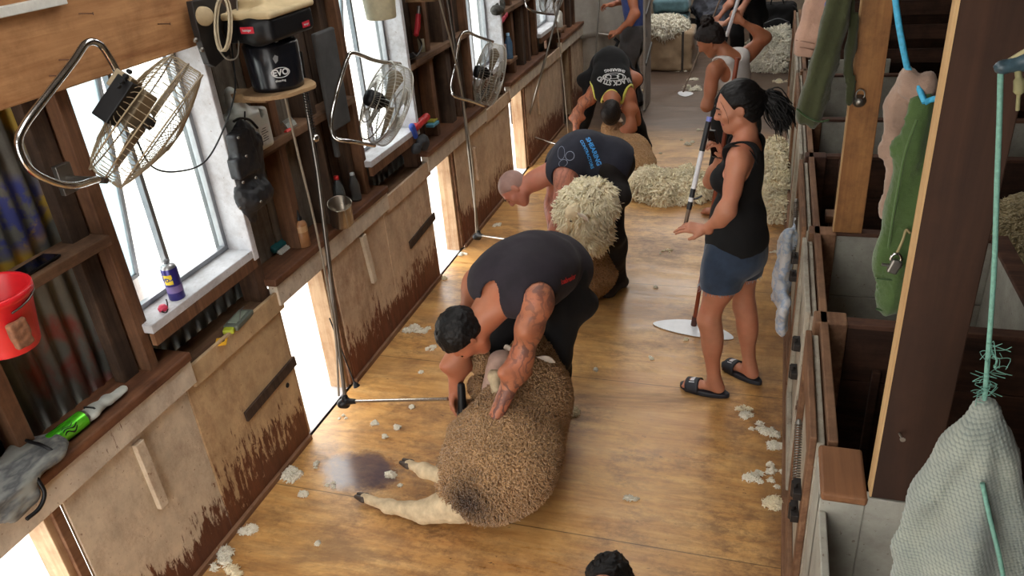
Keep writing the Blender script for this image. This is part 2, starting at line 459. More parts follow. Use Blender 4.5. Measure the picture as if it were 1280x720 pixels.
# ---- windows
M_alu = plain('aluminium', (150, 152, 156), .35, .8)
def glass_mat(name, frost):
    t = NT(name); n = t.n; out = [x for x in n if x.type == 'OUTPUT_MATERIAL'][0]
    tr = n.new('ShaderNodeBsdfTransparent'); tr.inputs[0].default_value = (.93, .96, .97, 1)
    gl = n.new('ShaderNodeBsdfGlossy'); gl.inputs['Roughness'].default_value = .05
    df = n.new('ShaderNodeBsdfTranslucent'); df.inputs[0].default_value = (.42, .50, .53, 1)
    lw = n.new('ShaderNodeLayerWeight'); lw.inputs[0].default_value = .12
    m1 = n.new('ShaderNodeMixShader'); m2 = n.new('ShaderNodeMixShader')
    dirt = t.ramp(t.noise(9, 8, .7), [(.35, frost * .6), (.7, min(1, frost * 1.3))])
    t.t.links.new(dirt, m1.inputs[0]); t.t.links.new(tr.outputs[0], m1.inputs[1]); t.t.links.new(df.outputs[0], m1.inputs[2])
    t.t.links.new(lw.outputs['Facing'], m2.inputs[0]); t.t.links.new(m1.outputs[0], m2.inputs[1]); t.t.links.new(gl.outputs[0], m2.inputs[2])
    t.t.links.new(m2.outputs[0], out.inputs[0]); return t.m
M_glass = glass_mat('window_glass', .10); M_frost = glass_mat('dusty_glass', .75)
def frame_mb(y0, y1, z0, z1, x, w, d, M=None, piv=None):
    m = MB()
    for a, b in (((x-d, y0, z0), (x, y1, z0+w)), ((x-d, y0, z1-w), (x, y1, z1)), ((x-d, y0, z0+w), (x, y0+w, z1-w)), ((x-d, y1-w, z0+w), (x, y1, z1-w))):
        m.box(a, b)
    if M is not None: m.v = [tuple(M @ (V(p) - piv) + piv) for p in m.v]
    return m
for j in range(-1, 4):
    o = bay(j)
    y0, y1, z0, z1 = 2.08 + o, 2.735 + o, 1.185, 2.16
    w = thing('window_%d' % (j + 2), None, None, (XW - .12, (y0 + y1) / 2, z0)); w['kind'] = 'structure'
    frame_mb(y0, y1, z0, z1, XW - .10, .022, .03).build('window_frame', M_alu, w, bevel=.002)
    ym = y0 + .27
    m = MB(); m.box((XW - .13, ym, z0 + .02), (XW - .10, ym + .02, z1 - .02)); m.build('window_mullion', M_alu, w, bevel=.002)
    m = MB(); m.box((XW - .117, ym + .02, z0 + .02), (XW - .113, y1 - .02, z1 - .02)); m.build('window_pane', M_glass, w)
    # left light hung open on its top edge
    piv = V((XW - .13, y0, z1)); R_ = Matrix.Rotation(math.radians(9), 3, 'Y')
    sash = frame_mb(y0 + .01, ym + .015, z0 + .02, z1, XW - .133, .02, .02, R_, piv); sash.build('window_sash', M_alu, w, bevel=.002)
    m = MB(); m.box((XW - .146, y0 + .03, z0 + .04), (XW - .142, ym - .005, z1 - .02)); m.v = [tuple(R_ @ (V(p) - piv) + piv) for p in m.v]; m.build('window_pane', M_frost, w)
    m = MB(); m.box((XW - .17, y0 - .03, 1.145), (XW + .025, y1 + .0, 1.184)); m.build('window_sill', M_white, w, bevel=.004)
    m = MB(); m.box((XW + .0, y0 - .03, 1.09), (XW + .024, y1 + .02, 1.144)); m.build('window_apron', M_studl, w, bevel=.003)
    m = MB(); m.box((XW - .17, y1, 1.13), (XW + .03, y1 + .035, 2.25)); m.build('window_jamb', M_white, w, bevel=.004)
    m = MB(); m.box((XW - .15, y0 - .012, 1.185), (XW - .02, y0 - .0, 2.2)); m.build('window_jamb', M_studl, w, bevel=.002)
# header beam over the first stand, with a white strip on top
m = MB(); m.box((XW - .02, -.6, 2.115), (XW + .06, 2.735, 2.46)); struct('trim_header', m, M_beam, .006)
m = MB(); m.box((XW + .06, -.6, 2.365), (XW + .085, 2.10, 2.395)); struct('trim_header_strip', m, plain('white_strip', (206, 204, 196), .6), .003)
m = MB(); m.box((XW - .10, 2.74, 2.16), (XW - .02, 8.7, 2.30)); struct('trim_header', m, M_dark, .006)
# nails in the beam
nm = plain('rusty_steel', (96, 66, 50), .6, .7)
for (px, py), L, lab in (((72, 75), .06, 'bent nail above the bracket of the nearest fan'), ((196, 30), .05, 'nail towards the right end of the header beam'), ((97, 17), .05, 'nail at the top of the header beam near the white strip'), ((60, 95), .03, 'short nail inside the bend of the fan bracket')):
    p = onX(px, py, XW + .06); m = MB(); q = p + V((.03, .02, -.004)) * (L / .04)
    m.cyl(p - V((.01, 0, 0)), q, .0022, n=6); m.cyl(q, q + (q - p).normalized() * .002, .005, n=8)
    tag(m.build('nail', nm), lab, 'nail')

# ---- far end and right wall, roof
M_back = painted('back_wall_board', (176, 160, 140), (110, 84, 64), .68, 'z')
m = MB(); m.box((.0, -2.25, -.9), (4.2, -2.2, 3.45)); struct('wall_gable_blocker', m, M_dark)  # unseen half gable behind the camera, added to keep light off the right side
m = MB(); m.box((-2.9, 14.6, -.06), (4.2, 14.7, 3.6)); struct('wall_back', m, M_back)
m = MB(); m.box((4.15, -2.2, -.9), (4.2, 14.6, 3.6)); struct('wall_right', m, M_dark)
m = MB(); m.box((-2.9, 8.68, 0), (-2.86, 14.6, 3.4)); struct('wall_left_far', m, M_dark)
m = MB(); m.box((-2.9, 8.66, 0), (-2.25, 8.70, 3.4)); struct('wall_return', m, M_dark)
# ================================================================== smooth solids
F32 = np.float32
def A3(v): return np.array([v[0], v[1], v[2]], F32)
def _hash(ix, iy, iz, s):
    h = (ix.astype(np.int64) * 73856093) ^ (iy.astype(np.int64) * 19349663) ^ (iz.astype(np.int64) * 83492791) ^ (s * 2654435761)
    h = (h ^ (h >> 13)) * 1274126177 & 0xffffffff
    h = (h ^ (h >> 16)) & 0xffffff
    return (h / float(0xffffff)).astype(F32)
def vnoise(P, f, seed=1):
    Q = P * f; I = np.floor(Q).astype(np.int32); T = (Q - I).astype(F32); T = T * T * (3 - 2 * T); r = 0
    for dx in (0, 1):
        for dy in (0, 1):
            for dz in (0, 1):
                w = (T[:, 0] if dx else 1 - T[:, 0]) * (T[:, 1] if dy else 1 - T[:, 1]) * (T[:, 2] if dz else 1 - T[:, 2])
                r = r + w * _hash(I[:, 0] + dx, I[:, 1] + dy, I[:, 2] + dz, seed)
    return r
def fbm(P, f, n=3, seed=1):
    r = 0; a = .5
    for k in range(n): r = r + a * vnoise(P, f * 2 ** k, seed + k); a *= .5
    return r / (1 - .5 ** n)
def worley(P, f, seed=3):
    Q = (P * f).astype(F32); I = np.floor(Q).astype(np.int32); best = np.full(len(P), 9, F32)
    for dx in (-1, 0, 1):
        for dy in (-1, 0, 1):
            for dz in (-1, 0, 1):
                cx, cy, cz = I[:, 0] + dx, I[:, 1] + dy, I[:, 2] + dz
                ox = cx + _hash(cx, cy, cz, seed) - Q[:, 0]; oy = cy + _hash(cx, cy, cz, seed + 7) - Q[:, 1]; oz = cz + _hash(cx, cy, cz, seed + 13) - Q[:, 2]
                np.minimum(best, ox * ox + oy * oy + oz * oz, out=best)
    return np.sqrt(best)
def basis(f, u):
    """rows: side, forward, up"""
    f = V(f).normalized(); u = V(u); u = (u - f * u.dot(f)).normalized(); s = f.cross(u)
    return np.array([list(s), list(f), list(u)], F32)

class Sdf:
    def __init__(s, k=.02): s.k = k; s.p = []; s.subs = []; s.cuts = []; s.disp = None; s.amp = 0; s.off = 0
    def cone(s, a, b, ra, rb, k=None):
        a, b = A3(a), A3(b); ba = b - a; L = float(ba @ ba) + 1e-9
        def f(P):
            t = np.clip(((P - a) @ ba) / L, 0, 1); d = P - a - t[:, None] * ba
            return np.sqrt((d * d).sum(1)) - (ra + (rb - ra) * t)
        m = max(ra, rb); s.p.append((f, k, np.minimum(a, b) - m, np.maximum(a, b) + m)); return s
    def econe(s, a, b, ra, rb, w, ratio, k=None):
        """capsule whose cross section is squashed by ratio along w"""
        a, b, w = A3(a), A3(b), A3(V(w).normalized()); ba = b - a; w = w - ba * float(w @ ba) / float(ba @ ba); w = w / np.linalg.norm(w); L = float(ba @ ba) + 1e-9
        def f(P):
            t = np.clip(((P - a) @ ba) / L, 0, 1); d = P - a - t[:, None] * ba; q = d @ w
            d = d + (q * (1 / ratio - 1))[:, None] * w
            return (np.sqrt((d * d).sum(1)) - (ra + (rb - ra) * t)) * (ratio if ratio < 1 else 1)
        m = max(ra, rb) * max(1, ratio); s.p.append((f, k, np.minimum(a, b) - m, np.maximum(a, b) + m)); return s
    def ell(s, c, r, M=None, k=None):
        c = A3(c); r = np.array(r, F32)
        def f(P):
            q = P - c
            if M is not None: q = q @ M.T
            q = q / r; k0 = np.sqrt((q * q).sum(1)); q = q / r; k1 = np.sqrt((q * q).sum(1)) + 1e-6
            return k0 * (k0 - 1) / k1
        e = np.full(3, r.max(), F32) if M is not None else r
        s.p.append((f, k, c - e, c + e)); return s
    def box(s, c, h, M=None, r=.005, k=None):
        c = A3(c); h = np.array(h, F32) - r
        def f(P):
            q = P - c
            if M is not None: q = q @ M.T
            q = np.abs(q) - h
            return np.sqrt((np.maximum(q, 0) ** 2).sum(1)) + np.minimum(q.max(1), 0) - r
        e = np.full(3, float(np.linalg.norm(h)) + r, F32); s.p.append((f, k, c - e, c + e)); return s
    def sub(s, f, k=.01): s.subs.append((f, k)); return s
    def cut(s, p0, n): s.cuts.append((A3(p0), A3(V(n).normalized()))); return s   # removes the side n points to
    def ev(s, P):
        d = None
        for f, k, _, _ in s.p:
            e = f(P); k = s.k if k is None else k
            if d is None: d = e
            else:
                h = np.maximum(k - np.abs(d - e), 0) / k; d = np.minimum(d, e) - h * h * k * .25
        d = d - s.off
        if s.disp is not None: d = d - s.disp(P)
        for f, k in s.subs:
            e = -f(P); h = np.maximum(k - np.abs(d - e), 0) / k; d = np.maximum(d, e) + h * h * k * .25
        for p0, n in s.cuts: d = np.maximum(d, (P - p0) @ n)
        return d.astype(F32)
    def mesh(s, name, h, pad=0.0, slack=1.0):
        lo = np.min([p[2] for p in s.p], 0) - s.off - s.amp - pad - 3 * h; hi = np.max([p[3] for p in s.p], 0) + s.off + s.amp + pad + 3 * h
        C = 4; H = h * C; n = np.ceil((hi - lo) / H).astype(int) + 1
        gx, gy, gz = [lo[i] + H * np.arange(n[i]) + H / 2 for i in range(3)]
        G = np.stack(np.meshgrid(gx, gy, gz, indexing='ij'), -1).reshape(-1, 3).astype(F32)
        dc = np.concatenate([s.ev(G[i:i+400000]) for i in range(0, len(G), 400000)]).reshape(n)
        near = np.abs(dc) < (H * 1.35 * slack + s.amp * .6)
        # dilate once
        nd = near.copy()
        for ax in range(3):
            a = np.zeros_like(nd); sl = [slice(None)] * 3; sr = [slice(None)] * 3; sl[ax] = slice(1, None); sr[ax] = slice(None, -1)
            a[tuple(sl)] |= nd[tuple(sr)]; a[tuple(sr)] |= nd[tuple(sl)]; nd = nd | a
        near = nd
        D = np.repeat(np.repeat(np.repeat(dc, C, 0), C, 1), C, 2); N = np.array(D.shape)
        ci = np.argwhere(near)
        off = np.stack(np.meshgrid(range(C), range(C), range(C), indexing='ij'), -1).reshape(-1, 3)
        fi = (ci[:, None, :] * C + off[None]).reshape(-1, 3)
        Pf = (lo + fi * h + h / 2).astype(F32)
        dv = np.concatenate([s.ev(Pf[i:i+300000]) for i in range(0, len(Pf), 300000)])
        D[fi[:, 0], fi[:, 1], fi[:, 2]] = dv
        ok = (fi < N - 1).all(1); ce = fi[ok]
        cor = [(a, b, c) for a in (0, 1) for b in (0, 1) for c in (0, 1)]
        S = np.stack([D[ce[:, 0] + a, ce[:, 1] + b, ce[:, 2] + c] for a, b, c in cor], 1)
        sg = S < 0; mixd = sg.any(1) & (~sg.all(1)); ce = ce[mixd]; S = S[mixd]; sg = sg[mixd]
        acc = np.zeros((len(ce), 3), np.float64); cnt = np.zeros(len(ce))
        for i in range(8):
            for j in range(i + 1, 8):
                a, b = np.array(cor[i]), np.array(cor[j])
                if np.abs(a - b).sum() != 1: continue
                x = sg[:, i] != sg[:, j]; t = np.where(x, S[:, i] / np.where(x, S[:, i] - S[:, j], 1), 0)
                acc += np.where(x[:, None], a + t[:, None] * (b - a), 0); cnt += x
        vt = lo + h / 2 + (ce + acc / np.maximum(cnt, 1)[:, None]) * h
        idx = np.full(N, -1, np.int32); idx[ce[:, 0], ce[:, 1], ce[:, 2]] = np.arange(len(ce))
        quads = []
        for ax in range(3):
            e = np.zeros(3, int); e[ax] = 1; u = np.zeros(3, int); u[(ax + 1) % 3] = 1; w = np.zeros(3, int); w[(ax + 2) % 3] = 1
            q0 = ce; d0 = D[q0[:, 0], q0[:, 1], q0[:, 2]]; q1 = q0 + e; d1 = D[q1[:, 0], q1[:, 1], q1[:, 2]]
            x = (d0 < 0) != (d1 < 0); q = q0[x]; flip = d0[x] >= 0
            ids = []
            for dd in (np.zeros(3, int), -u, -u - w, -w):
                r = q + dd; r = np.maximum(r, 0); ids.append(idx[r[:, 0], r[:, 1], r[:, 2]])
            Q = np.stack(ids, 1); g = (Q >= 0).all(1); Q = Q[g]; fl = flip[g]
            Q[fl] = Q[fl][:, ::-1]; quads.append(Q)
        Q = np.concatenate(quads)
        me = bpy.data.meshes.new(name); me.vertices.add(len(vt)); me.vertices.foreach_set('co', vt.astype(F32).ravel())
        me.loops.add(Q.size); me.loops.foreach_set('vertex_index', Q.ravel().astype(np.int32))
        me.polygons.add(len(Q)); me.polygons.foreach_set('loop_start', np.arange(0, Q.size, 4, dtype=np.int32)); me.polygons.foreach_set('loop_total', np.full(len(Q), 4, np.int32))
        me.polygons.foreach_set('use_smooth', np.ones(len(Q), bool)); me.update(calc_edges=True)
        return me
def centers(me):
    n = len(me.polygons); a = np.empty(n * 3, F32); me.polygons.foreach_get('center', a); return a.reshape(-1, 3)
def pick(me, rules):
    """rules: list of (slot, fn(P) -> bool)"""
    C = centers(me); mi = np.zeros(len(C), np.int32)
    for i, f in rules: mi[f(C)] = i
    me.polygons.foreach_set('material_index', mi)
def vattr(me, name, fn):
    n = len(me.vertices); a = np.empty(n * 3, F32); me.vertices.foreach_get('co', a); P = a.reshape(-1, 3)
    at = me.attributes.new(name, 'FLOAT', 'POINT'); at.data.foreach_set('value', np.clip(fn(P), 0, 1).astype(F32))
def solid(name, sdf, h, mat, parent=None, slack=1.0, **kw):
    return link(name, sdf.mesh(name, h, slack=slack), mat, parent)

# ================================================================== people
def skin(name, rgb, tattoo=0.0, red=.25):
    t = NT(name); c = srgb(*rgb)
    k = t.noise(14, 5, .6); col = t.ramp(k, [(.3, tuple(x * .82 for x in c[:3]) + (1,)), (.7, c)])
    col = t.mix(t.math('MULTIPLY', t.ramp(t.noise(6, 3), [(.45, 0), (.7, 1)]), red), col, srgb(min(255, rgb[0] + 8), int(rgb[1] * .78), int(rgb[2] * .72)))
    if tattoo:
        # curling ink bands and shading inside the inked areas
        wv = t.n.new('ShaderNodeTexWave'); wv.inputs['Scale'].default_value = 9; wv.inputs['Distortion'].default_value = 14; wv.inputs['Detail'].default_value = 3
        t.t.links.new(t.coord(), wv.inputs['Vector'])
        ink = t.math('MAXIMUM', t.ramp(wv.outputs['Fac'], [(.12, 1), (.32, 0)]), t.ramp(t.noise(17, 6, .7, None, 1.5), [(.50, 0), (.60, .8)]))
        ink = t.math('MULTIPLY', t.math('MULTIPLY', ink, t.attr('ink')), tattoo)
        col = t.mix(ink, col, srgb(62, 48, 52))
    t.bump(t.noise(160, 3), .08, .002)
    return t.out(col, .5, Subsurface_Weight=.08, Subsurface_Radius=(.02, .008, .004), Specular_IOR_Level=.4)
def cloth(name, rgb, rough=.85, weave=260, var=.25, sheen=.2):
    t = NT(name); c = srgb(*rgb)
    k = t.noise(9, 6, .65); col = t.ramp(k, [(.3, tuple(x * (1 - var) for x in c[:3]) + (1,)), (.72, tuple(min(1, x * (1 + var)) for x in c[:3]) + (1,))])
    t.bump(t.noise(weave, 3), .25, .0015)
    return t.out(col, rough, Sheen_Weight=sheen, Specular_IOR_Level=.3)
M_hair = plain('black_hair', (13, 11, 11), .5, 0, .6, 90, .9, Specular_IOR_Level=.25)
M_hair2 = plain('dark_brown_hair', (26, 18, 16), .55, 0, .5, 90, .9, Specular_IOR_Level=.25)
M_eye = plain('eye_dark', (30, 20, 16), .2)
M_eyew = plain('eye_white', (200, 190, 182), .3)
M_lip = plain('lips', (150, 84, 76), .45)

def lerp(a, b, t): return V(a) * (1 - t) + V(b) * t
class Human:
    """J: joints in world space. s: build scale"""
    def __init__(s, J, female=False, build=1.0, hs=1.0, arm=1.0):
        s.J = J = {k: V(v) for k, v in J.items()}; s.f = female; b = s.b = build; s.g = {}
        lat = (J['shL'] - J['shR']).normalized(); s.lat = lat
        plat = (J['hipL'] - J['hipR']).normalized(); s.plat = plat
        pel = (J['hipL'] + J['hipR']) / 2; sh = (J['shL'] + J['shR']) / 2; s.pel, s.sh = pel, sh
        mid = V(J['mid']) if 'mid' in J else (pel + sh) / 2
        s.mid = mid
        T = Sdf(.06 * b); s.g['torso'] = T
        up = (sh - mid).normalized(); fr = J.get('front', up.cross(lat)).normalized() if 'front' in J else lat.cross(up).normalized() * -1
        # front = direction of chest
        fr = V(J['front']); fr = (fr - up * fr.dot(up)).normalized(); s.front = fr
        up2 = (mid - pel).normalized(); fr2 = (V(J['front']) - up2 * V(J['front']).dot(up2)).normalized()
        if female:
            T.ell(sh - up * .10 * b, (.142 * b, .092 * b, .15 * b), basis(fr, up)); T.ell(mid, (.118 * b, .085 * b, .14 * b), basis(fr, up))
            T.ell(pel + up2 * .03, (.155 * b, .115 * b, .12 * b), basis(fr2, up2)); T.ell(pel - fr2 * .03 - up2 * .03, (.15 * b, .11 * b, .11 * b), basis(fr2, up2))
            for sg in (-1, 1): T.ell(sh + lat * .068 * sg * b - up * .13 * b + fr * .075 * b, (.055 * b, .05 * b, .058 * b), basis(fr, up), k=.03)
            T.cone(J['shR'].lerp(sh, .25) + up * .0, J['shL'].lerp(sh, .25), .05 * b, .05 * b)
        else:
            T.ell(sh - up * .10 * b, (.178 * b, .122 * b, .19 * b), basis(fr, up)); T.ell(mid, (.152 * b, .118 * b, .17 * b), basis(fr, up))
            T.ell(pel + up2 * .02, (.158 * b, .12 * b, .13 * b), basis(fr2, up2)); T.ell(pel - fr2 * .04 - up2 * .04, (.15 * b, .10 * b, .11 * b), basis(fr2, up2))
            T.cone(J['shR'].lerp(sh, .22) - up * .01, J['shL'].lerp(sh, .22) - up * .01, .068 * b, .068 * b)
            for sg in (-1, 1): T.ell(sh + lat * .075 * sg * b - up * .10 * b - fr * .05 * b, (.08 * b, .07 * b, .12 * b), basis(fr, up))
        # head
        hc = J['head']; F, U = V(J['face']).normalized(), V(J['crown']); M = basis(F, U); s.HM = M; s.hc = hc; s.hs = hs
        U = V(M[2]); Sx = V(M[0])
        L = lambda x, y, z: hc + (Sx * x + F * y + U * z) * hs
        s.L = L; Hd = Sdf(.022); s.g['head'] = Hd; w = .94 if female else 1
        R = lambda *r: tuple(q * hs for q in r)
        Hd.ell(L(0, -.014, .03), R(.076 * w, .096, .086), M); Hd.ell(L(0, .024, -.026), R(.058 * w, .066, .078), M, k=.03)
        Hd.ell(L(0, .055, -.088), R(.026 * w, .026, .022), M, k=.03)
        Hd.cone(L(-.048 * w, .0, -.06), L(-.016, .055, -.088), .02 * hs, .016 * hs, k=.03); Hd.cone(L(.048 * w, .0, -.06), L(.016, .055, -.088), .02 * hs, .016 * hs, k=.03)
        Hd.cone(L(0, .083, .018), L(0, .104, -.020), .008 * hs, .0115 * hs, k=.012); Hd.ell(L(0, .094, -.026), R(.017, .012, .009), M, k=.008)
        Hd.cone(L(-.034, .073, .027), L(.034, .073, .027), .013 * hs, .013 * hs, k=.015)
        for sg in (-1, 1): Hd.ell(L(.036 * sg, .056, -.014), R(.022, .024, .022), M, k=.025)
        Hd.cone(L(-.017, .080, -.051), L(.017, .080, -.051), .0065 * hs, .0065 * hs, k=.006); Hd.cone(L(-.014, .080, -.062), L(.014, .080, -.062), .007 * hs, .007 * hs, k=.006)
        for sg in (-1, 1):
            e = Sdf().ell(L(.031 * sg, .096, .006), R(.017, .016, .010), M); Hd.sub(e.ev, .012)
            Hd.ell(L(.031 * sg, .074, .006), R(.0135, .0135, .0125), M, k=.003)
            E = basis(Sx * sg * .9 - F * .35, U)
            Hd.ell(L(.073 * w * sg, -.008, -.004), R(.018, .007, .030), basis(F * .85 + Sx * sg * .35 * -1, U)[[1, 0, 2]], k=.008)
        # neck
        nb = sh + up * .015 - fr * .01
        nt = L(0, -.03, -.045); s.nb, s.nt = nb, nt
        Nk = Sdf(.04); s.g['neck'] = Nk; r = .047 if female else .062
        Nk.cone(nb - up * .03, nt, r * 1.12 * b, r * b)
        if not female:
            for sg in (-1, 1): Nk.cone(nt.lerp(nb, .35), sh + lat * .11 * sg * b, .05 * b, .045 * b)
        else:
            for sg in (-1, 1): Nk.cone(nt.lerp(nb, .6), sh + lat * .09 * sg * b, .03 * b, .032 * b)
        q = .80 if female else 1.0; q *= b * arm
        for X in 'LR':
            a = J['sh' + X]; e = J['el' + X]; w_ = J['wr' + X]; Am = Sdf(.045); s.g['arm' + X] = Am
            Am.cone(a, e, .050 * q, .041 * q); Am.ell(a + (e - a) * .08, (.062 * q, .062 * q, .066 * q), None)
            Am.ell(lerp(a, e, .5), (.047 * q, .047 * q, .085 * q), basis(V(J['front']) + V((.01, .02, .03)), e - a))
            Am.cone(e, w_, .040 * q, .027 * q); Am.ell(lerp(e, w_, .25), (.037 * q, .037 * q, .085 * q), basis(V(J['front']) + V((.01, .02, .03)), w_ - e))
            Hn = Sdf(.008); s.g['hand' + X] = Hn; s.hand(Hn, X, .9 if female else 1.0)
            h = J['hip' + X]; k = J['kn' + X]; n = J['an' + X]; Lg = Sdf(.04); s.g['leg' + X] = Lg; z = 1.04 * b if not female else .94 * b
            Lg.cone(h, k, .088 * z, .055 * z); Lg.ell(lerp(h, k, .3), (.09 * z, .092 * z, .17 * z), basis(V(J['front']) + V((.01, .02, .03)), h - k))
            Lg.cone(k, n, .053 * z, .036 * z)
            ft = V(J['foot' + X]).normalized(); bk = V((ft.x, ft.y, 0)).normalized() * -1
            Lg.ell(lerp(k, n, .3) + bk * .018, (.050 * z, .052 * z, .12 * z), basis(bk, k - n))
            Ft = Sdf(.03); s.g['foot' + X] = Ft; fz = .92 if female else 1.05
            fl = V((ft.x, ft.y, 0)).normalized(); base = V((n.x, n.y, n.z - .045))
            sd = fl.cross(V((0, 0, 1)))
            Ft.cone(n, base - fl * .03 + V((0, 0, .0)), .034 * fz, .032 * fz)
            Ft.econe(base, base + fl * .13 * fz + V((0, 0, -.008)), .034 * fz, .030 * fz, (0, 0, 1), .8)
            Ft.ell(base + fl * .135 * fz + V((0, 0, -.014)), (.042 * fz, .05 * fz, .02), basis(fl, (0, 0, 1)))
            if female:
                for i in range(5): Ft.ell(base + fl * (.178 - .009 * abs(i - .5) * 1.2) * fz + sd * (i - 2) * .0165 * (1 if X == 'R' else -1) * -1 + V((0, 0, -.022)), (.0085, .016, .010), basis(fl, (0, 0, 1)), k=.006)
    def hand(s, H, X, z):
        J = s.J; w = J['wr' + X]; D, N = V(J.get('hd' + X, w - J['el' + X])).normalized(), V(J.get('hn' + X, (0, 0, -1)))
        N = (N - D * N.dot(D)).normalized(); S = D.cross(N); ts = J.get('th' + X, V((1, 0, 0))).x   # thumb side sign
        cu = J.get('cu' + X, V((.35, .4, .3)))
        H.cone(w - D * .02, w + D * .015, .025 * z, .026 * z, k=.02)
        H.box(w + D * .05 * z, (.038 * z, .043 * z, .013 * z), np.array([list(S), list(D), list(N)], F32), .011, k=.02)
        for i, (o, L) in enumerate(((-.030, .062), (-.010, .074), (.010, .080), (.030, .072))):
            p = w + (D * (.088 - .006 * abs(i - 2)) + S * o * ts * 1.0) * z; a = 0; r = .0092 * z
            H.cone(w + (D * .05 + S * o * ts * .8) * z, p, .011 * z, .0105 * z, k=.008)
            for j, fr in enumerate((.45, .30, .25)):
                a += cu[j] * (1 + .12 * (2 - i)); d = D * math.cos(a) + N * math.sin(a) + S * o * ts * 1.2
                q = p + d.normalized() * L * fr * z * 1.05; H.cone(p, q, r, r * .90, k=.004); p = q; r *= .9
        b = w + (D * .018 + S * ts * .030) * z; t1 = b + (D * .6 + S * ts * .55 + N * .35).normalized() * .042 * z; t2 = t1 + (D * .85 + S * ts * .05 + N * .5).normalized() * .030 * z
        H.cone(b, t1, .015 * z, .0115 * z, k=.015); H.cone(t1, t2, .011 * z, .0085 * z, k=.005)
    def body(s, name, mat, h=.006, parent=None, ink=None, rules=None):
        A = Sdf(.025); 
        for k in ('torso', 'neck', 'head', 'armL', 'armR', 'legL', 'legR', 'footL', 'footR', 'handL', 'handR'):
            g = s.g[k]
            lo = np.min([p[2] for p in g.p], 0); hi = np.max([p[3] for p in g.p], 0)
            kk = {'head': .02, 'neck': .03, 'handL': .008, 'handR': .008}.get(k, .03)
            A.p.append((cull(g.ev, lo, hi), kk, lo, hi))
        me = A.mesh(name, h)
        o = link(name, me, mat, parent)
        if rules: pick(me, rules)
        vattr(me, 'ink', ink if ink else (lambda P: np.zeros(len(P), F32)))
        return o
    def wear(s, groups, off, k=.05):
        A = Sdf(k)
        for n in groups:
            g = s.g[n]; lo = np.min([p[2] for p in g.p], 0); hi = np.max([p[3] for p in g.p], 0)
            A.p.append((cull(g.ev, lo, hi), k, lo, hi))
        A.off = off; return A
    def hair_cap(s, name, mat, parent, h=.005, off=.008, front=.055, low=-.01, back=-.055, rough=.004, freq=60, h2=0):
        A = Sdf(.02); hs = s.hs; w = .94 if s.f else 1
        A.ell(s.L(0, -.014, .03), (.076 * w * hs, .096 * hs, .086 * hs), s.HM); A.off = off
        A.ell(s.L(0, -.045, -.02), (.058 * hs, .05 * hs, .05 * hs), s.HM)
        A.disp = lambda P: (fbm(P, freq, 2, 5) - .5) * rough * 2; A.amp = rough
        F, U = V(s.HM[1]), V(s.HM[0]).cross(V(s.HM[1]))
        # hairline: forehead plane, then down behind the ears to the nape
        A.cut(s.L(0, .062, front), V(s.HM[1]) * .85 - V(s.HM[2]) * .55)
        A.cut(s.L(0, .0, low), V(s.HM[1]) * .75 - V(s.HM[2]) * .75)
        A.cut(s.L(0, 0, back), -V(s.HM[2]))
        return link(name, A.mesh(name, h), mat, parent)
def cull(f, lo, hi, m=.12):
    """distance that is only worked out near the group's box"""
    lo = lo.copy(); hi = hi.copy()
    def g(P):
        q = np.maximum(np.maximum(lo - P, P - hi), 0); b = np.sqrt((q * q).sum(1)); r = (b + m * .5).astype(F32)
        near = b < m
        if near.any(): r[near] = f(P[near])
        return r
    return g
def capfn(a, b, r):
    f = Sdf().cone(a, b, r, r).ev; return f
def decal(name, host, parent, origin, u, v, shapes, mat, lift=.0015):
    """flat print laid on a garment: shapes is a MB in (u,v) metres"""
    dg = bpy.context.evaluated_depsgraph_get(); me = host.data
    P = [vv.co[:] for vv in me.vertices]; T = BVHTree.FromPolygons(P, [p.vertices[:] for p in me.polygons])
    u, v = V(u).normalized(), V(v); v = (v - u * v.dot(u)).normalized(); n = u.cross(v)
    m = MB(); vs = []
    for x, y, z in shapes.v:
        p = V(origin) + u * x + v * y
        hit = T.ray_cast(p + n * .25, -n, .6); vs.append((hit[0] + n * lift) if hit[0] is not None else p)
    m.add(vs, shapes.f); return m.build(name, mat, parent)
def decal_px(name, host, parent, pc, pr, shapes, mat, lift=.003, flip=1):
    """the same, anchored where the sight lines through two points of the garment meet it"""
    me = host.data; P = [vv.co[:] for vv in me.vertices]; T = BVHTree.FromPolygons(P, [p.vertices[:] for p in me.polygons]); C = V((0, 0, CAM_H))
    def hit(q):
        h = T.ray_cast(C, V(_ray(*q))); return h
    a, b, l = hit(pc), hit(pr), hit((2 * pc[0] - pr[0], 2 * pc[1] - pr[1]))
    if a[0] is None or b[0] is None or l[0] is None: print('DECAL MISSED', name); return
    n = (a[1] + b[1] + l[1]).normalized(); u = (b[0] - l[0]).normalized(); u = (u - n * u.dot(n)).normalized(); v = n.cross(u); m = MB(); vs = []
    for x, y, z in shapes.v:
        p = a[0] + u * x + v * y; h = T.ray_cast(p + n * .12, -n, .3); vs.append((h[0] + n * lift) if h[0] is not None else p)
    m.add(vs, shapes.f); return m.build(name, mat, parent)
